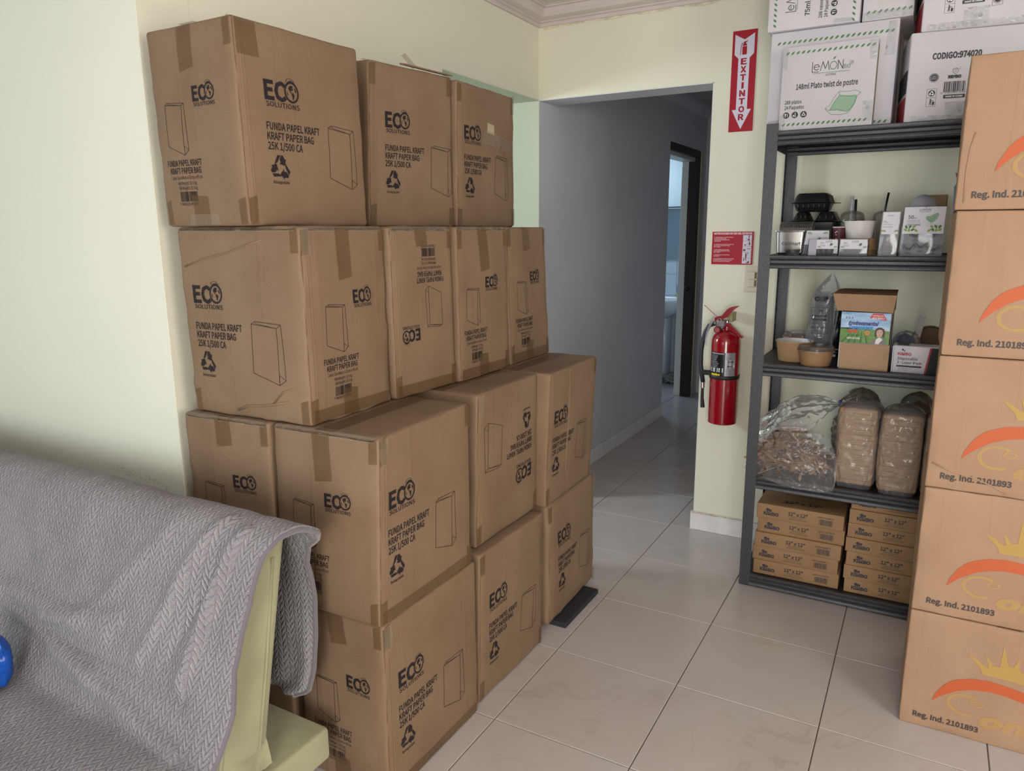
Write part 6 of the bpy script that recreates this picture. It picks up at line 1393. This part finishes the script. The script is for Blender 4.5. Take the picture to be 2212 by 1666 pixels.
p.text('CUP', .004, hz*.86, .016, .044, align='C', bold=.06); p.text('50', .004, hz*.70, .010, .014, align='C', bold=.03); p.text('Personal', 0, hz*.635, .008, .046, align='C', bold=.03, shear=.2); p.text('Square Cups', 0, hz*.585, .008, .05, align='C', bold=.03, shear=.2); p.text('VERRES DE PLASTIQUE', 0, hz*.53, .0045, .056, align='C'); p.text('VASOS DE PLASTICO', 0, hz*.475, .005, .052, align='C', bold=.02); p.text('2 oz', -.012, hz*.425, .005, .014); p.line([(-.03, hz*.40), (.032, hz*.40), (.032, hz*.76), (-.03, hz*.76)], .0008, True); p.text('PTSR', .006, hz*.31, .007, .02, align='C', bold=.03); p.line([(-.007, hz*.295), (.019, hz*.295), (.019, hz*.355), (-.007, hz*.355)], .0008, True); p.line([(.006, hz*.14), (.024, hz*.14), (.021, hz*.04), (.009, hz*.04)], .0012, True)
p.build('lettering', mat('black_bag_print', (20, 20, 22), rough=.5), cbag)
# black pouch behind
A, B = at(1797, 742, Y=1.16), at(1818, 672, Y=1.16)
pch = thing('black_pouch', ((A.x+B.x)/2, 1.18, Z3), 'black plastic pouch with white print between cup bag and mask box', 'pouch')
b = MB(); b.grid(lambda s, t: (A.x+(.07)*s, 1.16-.022*math.sin(math.pi*s)*math.sin(math.pi*min(.95, t+.15))+.003*noise.noise(Vector((s*7, t*9, 1))), Z3+.0005+(B.z-Z3)*t), 12, 18); b.grid(lambda s, t: (A.x+.07-(.07)*s, 1.161, Z3+.0005+(B.z-Z3)*t), 4, 4); b.build('film', mat('black_glossy_film', (22, 22, 24), rough=.25), pch, smooth=True)
p = Print().on(lambda u, v: (A.x+u, 1.136, Z3+v)); p.text('FORKS', .004, .035, .006, .03); p.text('50 PCS', .004, .022, .004, .02); p.rect(.004, .006, .02, .016); p.build('lettering', mat('white_print', (232, 232, 234)), pch)

# open kraft carton with the mask box standing in it
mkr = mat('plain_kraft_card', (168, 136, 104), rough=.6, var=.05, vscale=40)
Ym = 0.888
a0, a1 = at(1809.5, 797, Y=Ym), at(1914, 803, Y=Ym); ztr = at(1811, 740, Y=Ym).z
mk = thing('mask_carton', ((a0.x+a1.x)/2, Ym+.06, Z3), 'open kraft carton with its lid up around a printed mask box', 'carton')
XA, XB = a0.x+.001, a1.x+.004
MB().cbox((XA, Ym, Z3+.0008), (XB, Ym+.003, ztr), .0008).build('front_flap', mkr, mk)
MB().box((XA, Ym+.0032, Z3+.0008), (XB, Ym+.14, Z3+.003)).build('bottom', mkr, mk)
for x, nm in ((XA, 'side_wall'), (XB-.003, 'side_wall')): 
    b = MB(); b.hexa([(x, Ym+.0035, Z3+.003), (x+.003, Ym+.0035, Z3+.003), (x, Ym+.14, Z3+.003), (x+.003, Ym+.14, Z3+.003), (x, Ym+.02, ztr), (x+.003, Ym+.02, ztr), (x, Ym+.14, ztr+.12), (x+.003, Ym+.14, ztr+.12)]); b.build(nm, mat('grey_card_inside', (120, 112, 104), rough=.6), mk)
zl0, zl1 = at(1808, 671, Y=Ym-.02).z, at(1800, 633, Y=Ym-.03).z
MB().box((XA, Ym+.138, Z3+.003), (XB, Ym+.141, zl1)).build('back_wall', mkr, mk)
L0, L1 = at(1808.5, 670, Y=Ym-.004), at(1929, 677, Y=Ym-.004); U0, U1 = at(1799.5, 634, Y=Ym-.03), at(1938, 639, Y=Ym-.03)
b = MB(); b.hexa([L0, L1, L0+Vector((0, .003, 0)), L1+Vector((0, .003, 0)), U0, U1, U0+Vector((0, .003, 0)), U1+Vector((0, .003, 0))]); b.build('lid_flap', mkr, mk)
zb3 = at(1860, 625, Y=Ym+.10).z
b = MB()
def lidtop(s, t): 
    P_ = (U0*(1-s)+U1*s); Q = Vector((XA-.004+(XB-XA+.012)*s, Ym+.135, zb3)); R__ = P_*(1-t)+Q*t; return tuple(R__+Vector((0, 0, .006*math.sin(math.pi*t)*(1+.5*noise.noise(Vector((s*5, t*3, 0)))))))
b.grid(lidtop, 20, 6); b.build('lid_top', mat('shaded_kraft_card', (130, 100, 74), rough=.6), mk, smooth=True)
for (P_, Q_, sgn) in ((L1, U1, 1), (L0, U0, -1)):
    b = MB(); xx = XB+.004 if sgn > 0 else XA-.004
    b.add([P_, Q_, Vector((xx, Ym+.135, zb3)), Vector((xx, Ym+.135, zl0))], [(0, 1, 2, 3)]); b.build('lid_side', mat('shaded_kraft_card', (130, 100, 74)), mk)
# printed mask box
m0, m1 = at(1813, 739, Y=Ym+.012), at(1921, 742, Y=Ym+.012); zt_ = at(1814, 673, Y=Ym+.012).z
zlow = Z3+.0035
msk = thing('face_shield_box', ((m0.x+m1.x)/2, Ym+.06, zlow), 'colourful box reading Environmental Transparent Mask inside the kraft carton', 'box')
XA2, XB2 = m0.x, m1.x-.002; rb = RBox(hexa((XA2, Ym+.012, zlow), (XB2, Ym+.13, zt_)), .001, n=1); b = MB(); rb.emit(b); b.build('body', mat('white_gloss_card', (208, 208, 212), rough=.3), msk)
zf = m0.z-zlow; W2, H2 = XB2-XA2, zt_-m0.z
fm_ = lambda off: (lambda u, v: (XA2+u, Ym+.0118-off, m0.z+v))
skym = mat('sky_print', (96, 160, 214), rough=.3, var=.5, vscale=16, vrgb=(206, 226, 238), stretch=(1, 1, 3)); fieldm = mat('field_print', (70, 120, 44), rough=.3, var=.6, vscale=40, vrgb=(118, 158, 70))
p = Print().on(fm_(.0004)); p.rect(.0005, H2*.46, W2-.0005, H2-.0005); p.build('sky_picture', skym, msk)
p = Print().on(fm_(.0004)); p.poly([(.0005, .0005), (W2-.0005, .0005), (W2-.0005, H2*.43), (W2*.6, H2*.47), (W2*.3, H2*.50), (.0005, H2*.48)]); p.build('field_picture', fieldm, msk)
p = Print().on(fm_(.0007))
for k in range(5): p.poly([(W2*.02+W2*.13*k, .0006), (W2*.06+W2*.13*k, .0006), (W2*(.30+.05*k), H2*.46), (W2*(.295+.05*k), H2*.46)])
p.build('field_rows', mat('field_row_print', (52, 98, 36), rough=.3), msk)
navy = mat('navy_print', (58, 44, 120), rough=.4); blu = mat('blue_print', (36, 130, 200), rough=.4); redo = mat('red_orange_print', (206, 60, 40), rough=.4); whp = mat('white_print', (232, 232, 234))
lets = [navy, blu, redo, whp, mat('dark_green_print', (30, 70, 30), rough=.4)]
for i_, args in enumerate((('Environmental', W2*.155, H2*.592, H2*.115, W2*.60, .055), ('Transparent', W2*.155, H2*.462, H2*.11, W2*.50, .055), ('Mask', W2*.155, H2*.345, H2*.11, W2*.20, .05), ('MADE IN CHINA', W2*.15, H2*.13, H2*.055, W2*.27, .02), ('ANTI-FOG MASK', W2*.15, H2*.235, H2*.05, W2*.26, .03))):
    p = Print().on(fm_(.0009)); p.text(args[0], args[1], args[2], args[3], args[4], bold=args[5], shear=.25 if i_ < 3 else 0); p.build('lettering', lets[i_], msk)
p = Print().on(fm_(.0009))
p.ink(0)
for k in range(3): p.line([(W2*(.09+.06*k), H2*.82), (W2*(.13+.06*k), H2*.82)], .0012); p.line([(W2*(.11+.06*k), H2*.79), (W2*(.11+.06*k), H2*.86)], .0012); p.line([(W2*(.095+.06*k), H2*.79), (W2*(.13+.06*k), H2*.79)], .001)
p.build('maker_mark', navy, msk)
p = Print().on(fm_(.0009)); p.ink(0).poly([(W2*.64, H2*.98), (W2*.84, H2*.98), (W2*.93, H2*.76), (W2*.58, H2*.83)]); p.ink(1).text('Anti-fog Lens', W2*.745, H2*.89, H2*.05, W2*.21, align='C', bold=.02); p.text('AVUE BAND C', W2*.75, H2*.80, H2*.06, W2*.25, align='C', bold=.03); p.build('red_badge', [mat('badge_red', (204, 40, 48), rough=.35), whp], msk)
p = Print().on(fm_(.0009)); p.ink(0).disc(W2*.555, H2*.345, H2*.10); p.ink(1).disc(W2*.555, H2*.345, H2*.082); p.ink(0).ring(W2*.555, H2*.345, H2*.06, H2*.05, 18); p.text('TOP', W2*.555, H2*.33, H2*.04, W2*.05, align='C', bold=.04); p.build('gold_seal', [mat('seal_brown', (110, 70, 20), rough=.4), mat('seal_gold', (206, 164, 66), rough=.35)], msk)
# portrait of a woman with dark bobbed hair, white collar and grey jacket: a printed picture
cu, cv, r = W2*.805, H2*.36, H2*.125
p = Print().on(fm_(.0008)); p.blob(cu, cv, [(-1.15, -1.0), (-1.2, .1), (-1.0, 1.0), (-.4, 1.45), (.3, 1.45), (.95, 1.05), (1.2, .2), (1.15, -.95), (.75, -1.15), (.6, -.2), (-.6, -.2), (-.75, -1.1)], r); p.ink(1).poly([(cu-r*2.0, .0006), (cu-r*1.75, H2*.11), (cu-r*.7, H2*.19), (cu+r*.7, H2*.19), (cu+r*1.45, H2*.11), (cu+r*1.55, .0006)]); p.build('portrait_hair_and_jacket', [mat('portrait_hair', (54, 34, 32), rough=.4), mat('portrait_jacket', (120, 112, 108), rough=.4)], msk)
p = Print().on(fm_(.0011)); p.ink(0).blob(cu-r*.05, cv, [(-.72, .2), (-.62, .75), (.0, .95), (.62, .75), (.75, .2), (.7, -.35), (.35, -.95), (.0, -1.1), (-.4, -.95), (-.7, -.35)], r); p.ink(1).poly([(cu-r*.95, .0008), (cu-r*.75, H2*.15), (cu-r*.2, H2*.215), (cu+r*.25, H2*.215), (cu+r*.8, H2*.15), (cu+r*.2, H2*.07), (cu+r*.0, .0008)]); p.build('portrait_face', [mat('portrait_skin', (208, 166, 146), rough=.4), whp], msk)
p = Print().on(fm_(.0014)); p.ink(0)
for s_ in (-1, 1): p.leaf(cu-r*.05+s_*r*.32, cv+r*.18, r*.3, r*.12, 0); p.line([(cu-r*.05+s_*r*.5, cv+r*.40), (cu-r*.05+s_*r*.16, cv+r*.42)], r*.06)
p.blob(cu, cv, [(-.7, .55), (-.3, .95), (.3, 1.0), (.7, .6), (.75, .95), (.2, 1.3), (-.5, 1.2)], r*.98); p.line([(cu-r*.07, cv-r*.2), (cu-r*.0, cv-r*.24)], r*.06); p.ink(1).leaf(cu-r*.05, cv-r*.55, r*.4, r*.14, 0); p.build('portrait_features', [mat('portrait_hair', (54, 34, 32)), mat('portrait_lips', (170, 90, 84), rough=.4)], msk)
# disposable mask box
k0, k1 = at(1925, 803, Y=.895), at(2012, 807, Y=.895); zt_ = at(1930, 746, Y=.895).z
mb_, rbm = carton_box('disposable_mask_box', 'white box reading KIMBO Disposable 3 Layer Mask with a slanted magenta stripe', 'box', hexa((k0.x+.002, .895, Z3+.0005), (k0.x+.19, .985, zt_)), mat('satin_white_card', (202, 198, 206), rough=.28, spec=.5), r=.002, n=3, bulge=0, rough=0, seed=91)
w, h = rbm.wh['F']; P, done = split_print(mb_, rbm, 'F', [mat('crimson_print', (176, 40, 64), rough=.4), greyink, blackp, whp, inkg])
P('brand_mark').ink(0).text('KIMBO', .014, h*.66, h*.10, .046, bold=.04); P('brand_mark').ink(1).disc(.030, h*.86, .0035); P('brand_mark').disc(.036, h*.82, .0022)
q = P('lettering'); q.ink(1).text('Disposable', .016, h*.49, h*.10, .066, bold=.012); q.text('3 - Layer Mask', .014, h*.345, h*.10, .083, bold=.012); q.ink(4).text('50 PCS PER BOX', .02, h*.10, h*.04, .03); q.text('THREE LAYERS OF PROTECTION', .02, h*.16, h*.04, .045)
P('black_bar').ink(2).rect(.013, h*.225, .096, h*.285); P('black_bar_text').ink(3).text('ECO FRIENDLY NON-WOVEN FABRIC', .0545, h*.24, h*.03, .07, align='C')
P('magenta_stripe').ink(0).poly([(.106, .001), (.112, .001), (.125, h-.003), (.119, h-.003)]); P('black_panel').ink(2).poly([(.112, .001), (w-.001, .001), (w-.001, h-.003), (.125, h-.003)])
q = P('mask_drawing').ink(3); q.line([(.118, h*.30), (.125, h*.55), (.16, h*.56)], .0008); q.line([(.118, h*.28), (.16, h*.30)], .0008); q.line([(.117, h*.22), (.128, h*.08), (.16, h*.06)], .0008); q.line([(.122, h*.42), (.16, h*.43)], .0008); q.line([(.121, h*.16), (.16, h*.16)], .0008); done()
MB().cbox((rbm.c[0][0]-.0045, .897, Z3+.001), (rbm.c[0][0]-.0005, .98, zt_-.002), .0005).build('side_flap', mat('satin_white_card', (202, 198, 206)), mb_)
MB().box((rbm.c[0][0]+.01, .91, zt_+.0003), (rbm.c[0][0]+.05, .97, zt_+.002)).build('top_print', blackp, mb_)
# odds and ends behind the mask box
c = at(1950, 742, Y=1.08); ub_ = thing('clear_pouch', (c.x, 1.1, Z3), 'crumpled clear pouch with blue contents behind the disposable mask box', 'pouch')
b = MB(); zt_ = at(1950, 714, Y=1.08).z; b.grid(bagf(c.x+.01, 1.10, Z3+.0005, zt_, .055, .03, .5, 9, .0, .16, True), 30, 16); b.build('film', bagfilm, ub_, smooth=True)
b = MB(); b.grid(bagf(c.x+.005, 1.10, Z3+.002, zt_-.012, .045, .022, .5, 9, .0, .1, True), 20, 10); b.build('contents', mat('navy_filling', (48, 60, 96), rough=.5), ub_, smooth=True)
s0, s1 = at(1962, 742, Y=1.12), at(1988, 682, Y=1.15); sh = thing('leaning_card', ((s0.x+s1.x)/2, 1.13, Z3), 'folded kraft card with a notched white top leaning at the back of the third board', 'card')
def cardp(s, t): return (s0.x+(s1.x-s0.x)*t+.022*s, 1.12+.03*t+.012*s, Z3+.001+(s1.z-Z3)*t-(.008*math.sin(math.pi*s) if t > .97 else 0))
b = MB(); b.grid(lambda s, t: cardp(s, t*.55), 8, 8); b.build('lower_card', mkr, sh); b = MB(); b.grid(lambda s, t: cardp(s, .55+t*.45), 8, 10); b.build('upper_card', mat('pale_card', (186, 184, 186), rough=.5), sh)
for nm in list(sh.children): 
    sm = nm.modifiers.new('thickness', 'SOLIDIFY'); sm.thickness = .0025
c = at(2008, 745, Y=1.2); rd = (at(2008, 704, Y=1.2).z-Z3)/2
rl = thing('brown_lid', (c.x, 1.2, Z3), 'round brown lid standing on edge at the back of the third board', 'lid')
b = MB(); b.lathe([(0, .003), (rd*.9, .003), (rd*.95, .008), (rd, .008), (rd, -.01), (0, -.01)], (c.x, 1.2, Z3+rd+.0003), 36, axis='Y'); b.build('disc', mat('brown_card_lid', (104, 78, 62), rough=.6), rl, smooth=True, angle=40)

# ------------------------------------------------------------------ fourth board: wooden cutlery and paper bags in clear bags
wood = mat('birch_cutlery', (176, 138, 102), rough=.7, var=.25, vscale=30); wood2 = mat('kraft_sleeve_paper', (142, 104, 72), rough=.7, var=.15, vscale=40)
c = at(1712, 965, Y=.985); cut = thing('bag_of_cutlery', (c.x, .985, Z4), 'clear bag of loose wooden cutlery spilling over the shelf edge by the post', 'bag')
rn = random.Random(11); b = MB()
for k in range(380):
    a = rn.uniform(0, 2*math.pi); q = rn.random()**.5; px = c.x-.005+.15*q*math.cos(a); py = .985+.10*q*math.sin(a); top = .045+.150*(1-q*q)*(.75+.25*math.cos(a-2))
    z = Z4+.012+rn.random()**.35*top; ya = rn.uniform(0, 6.28); ti = rn.gauss(0, .28); ln = rn.uniform(.05, .12); wd = rn.uniform(.013, .021); th = .0011
    d = Vector((math.cos(ya)*math.cos(ti), math.sin(ya)*math.cos(ti), math.sin(ti))); s_ = Vector((-math.sin(ya), math.cos(ya), rn.gauss(-.35, .35))).normalized(); nn = d.cross(s_).normalized(); P_ = Vector((px, py, z))
    if P_.z-abs(d.z)*ln/2 < Z4+.003: P_.z = Z4+.004+abs(d.z)*ln/2
    pts = []
    for e in (-1, 1):
        for (x_, y_) in ((-.5, -.8), (.1, -.55), (.3, -1), (.5, -.7), (.5, .7), (.3, 1), (.1, .55), (-.5, .8)): pts.append(tuple(P_+d*ln*x_+s_*wd*.5*y_+nn*th*e))
    b.add(pts, [tuple(range(8))[::-1], tuple(range(8, 16))]+[(i, (i+1) % 8, 8+(i+1) % 8, 8+i) for i in range(8)], 0 if rn.random() < .62 else 1)
o = b.build('wooden_cutlery', [wood, wood2], cut); o['kind'] = 'stuff'
neckfilm = film('gathered_bag_film', (230, 228, 232), body=.22, rough=.12, scale=40, strength=.8, gloss=.13)
cutfilm = film('cutlery_bag_film', (232, 230, 234), body=.12, rough=.10, scale=34, strength=.8, gloss=.13)
def sheet(ctrl, nu, nv, wr, seed, name, m, parent):
    """film through a lattice of points, with crinkles"""
    R0, C0 = len(ctrl), len(ctrl[0]); b = MB()
    def cr(a, t):
        i = min(int(t*(len(a)-1)), len(a)-2); f_ = t*(len(a)-1)-i; p0, p1, p2, p3 = (Vector(a[min(max(j, 0), len(a)-1)]) for j in (i-1, i, i+1, i+2))
        return .5*((2*p1)+(p2-p0)*f_+(2*p0-5*p1+4*p2-p3)*f_*f_+(3*p1-p0-3*p2+p3)*f_**3)
    def fn(u, v):
        P_ = cr([cr(r_, u) for r_ in ctrl], v)
        if name == 'film_neck': P_ = P_+Vector((0, -.25, 1)).normalized()*(.009*math.sin(v*30+3*noise.noise(Vector((u*4, v*3, 1))))*(1-.75*u))
        return tuple(P_+Vector((noise.noise(P_*22+Vector((seed, 0, 0))), noise.noise(P_*22+Vector((0, seed, 5))), noise.noise(P_*22+Vector((9, 0, seed)))))*wr+Vector(noise.noise_vector(P_*60))*wr*.35)
    b.grid(fn, nu, nv); return b.build(name, m, parent, smooth=True)
A_ = lambda px, py, Y: at(px, py, Y=Y)
sheet([[A_(1640, 905, 1.12), A_(1690, 870, 1.10), A_(1745, 852, 1.08), A_(1790, 858, 1.05), A_(1812, 868, 1.03)], [A_(1645, 935, .95), A_(1690, 905, .92), A_(1740, 885, .93), A_(1790, 880, .97), A_(1812, 872, 1.02)], [A_(1640, 955, .90), A_(1690, 925, .88), A_(1735, 930, .875), A_(1775, 905, .92), A_(1810, 876, 1.02)]], 90, 60, .010, 3, 'film_neck', neckfilm, cut)
sheet([[A_(1632, 930, .93), A_(1690, 935, .875), A_(1745, 935, .875), A_(1795, 945, .90)], [A_(1618, 985, .90), A_(1690, 985, .855), A_(1750, 985, .86), A_(1805, 985, .885)], [A_(1600, 1014, .88), A_(1690, 1025, .842), A_(1750, 1028, .842), A_(1808, 1012, .86)], [A_(1640, 1030, .842), A_(1690, 1042, .838), A_(1750, 1045, .838), A_(1803, 1040, .842)], [A_(1660, 1036, .84), A_(1695, 1052, .838), A_(1750, 1060, .838), A_(1797, 1062, .842)]], 110, 80, .007, 8, 'film_front', cutfilm, cut)
q = A_(1815, 868, 1.02); b = MB(); b.tube([q+Vector((-.004, 0, 0)), q+Vector((.006, 0, -.001))], .006, 8); b.build('tie', mat('blue_tie', (40, 70, 150), rough=.4), cut, smooth=True)
sheet([[q+Vector((.004, 0, .002)), q+Vector((.03, .01, .016)), q+Vector((.06, .02, .012))], [q+Vector((.004, 0, -.002)), q+Vector((.03, -.004, -.01)), q+Vector((.065, 0, -.02))]], 14, 8, .005, 5, 'film_tail', cutfilm, cut)
pk = mat('kraft_bag_bundle', (172, 138, 102), rough=.65, var=.2, vscale=120, stretch=(.3, .3, 3), bump=.5, bscale=160, bdist=.003)
def bundle(label, pxl, pxr, pyt, pyb, Y, seed, top):
    a0, a1 = A_(pxl, pyb, Y), A_(pxr, pyb, Y); zt_ = A_((pxl+pxr)/2, pyt, Y).z; cx_ = (a0.x+a1.x)/2; w = a1.x-a0.x
    root = thing('bag_of_paper_bags', (cx_, Y+.06, Z4), label, 'bag', 'clear bags of kraft paper bags')
    c8 = hexa((a0.x, Y, Z4+.012), (a1.x, Y+.12, zt_), .04*(-1)**seed); rb = RBox(c8, .012, n=8, bulge=.006, rough=.008, seed=seed+95); b = MB(); rb.emit(b); b.build('paper_bundle', pk, root, smooth=True)
    n_ = 14
    for k in range(n_):
        v_ = rb.wh['F'][1]*(k+1)/(n_+1); b = MB(); b.tube([rb.pt('F', .012, v_, .0003), rb.pt('F', rb.wh['F'][0]*.5, v_+.0015*math.sin(k*3), .0003), rb.pt('F', rb.wh['F'][0]-.012, v_, .0003)], .0009, 5); b.build('fold_edge', wood2, root)
    b = MB(); zb_ = zt_+.034
    def fn(u, v):
        a = 2*math.pi*u; sq = lambda t: math.copysign(abs(t)**.45, t)
        k_ = 1.0 if v < .84 else max(.05, math.sqrt(max(0, 1-((v-.84)/.16)**2))); base = .82+.18*min(1, v/.12)
        rn_ = 1+.05*noise.noise(Vector((math.cos(a)*2+seed, math.sin(a)*2, v*5)))+.06*noise.noise(Vector((math.cos(a)*7, math.sin(a)*7+seed, v*16)))
        return (cx_+(w/2+.008)*sq(math.cos(a))*k_*base*rn_+.02*max(0, v-.75), Y+.06+.07*sq(math.sin(a))*k_*rn_, Z4+.0005+(zb_-Z4)*v)
    b.grid(fn, 90, 60); b.build('film', bagfilm, root, smooth=True)
bundle('clear bag of kraft paper bags next to the wooden cutlery', 1802, 1886, 882, 1030, .905, 1, 0)
bundle('clear bag of kraft paper bags in the middle, between two others', 1893, 1980, 897, 1042, .885, 2, 0)
bundle('clear bag of kraft paper bags mostly hidden by the tall kraft stack', 1990, 2075, 905, 1045, .90, 3, 0)
for nm, (l, r, t, bt), lab in (('a', (1790, 1905, 833, 1000), 'dark crumpled bag at the back of the fourth board, above the paper bags'), ('b', (1915, 2030, 842, 1000), 'dark crumpled bag in the back corner of the fourth board')):
    a0, a1 = A_(l, bt, 1.17), A_(r, bt, 1.17); zt_ = A_(l, t, 1.17).z; root = thing('crumpled_bag', ((a0.x+a1.x)/2, 1.2, Z4), lab, 'bag')
    b = MB(); b.grid(bagf((a0.x+a1.x)/2, 1.205, Z4+.0005, zt_, (a1.x-a0.x)/2, .085, .35, 17+ord(nm), .0, .34, True), 44, 30); b.build('film', film('brownish_bag_film', (120, 108, 92), body=.55, rough=.16, scale=24, strength=1.0, gloss=.24), root, smooth=True)  # film tinted brownish and less see-through than the other bags
    b = MB(); b.grid(bagf((a0.x+a1.x)/2, 1.205, Z4+.002, zt_-.04, (a1.x-a0.x)/2*.85, .07, .35, 17+ord(nm), .0, .1, True), 24, 14); b.build('contents', wood2, root, smooth=True)
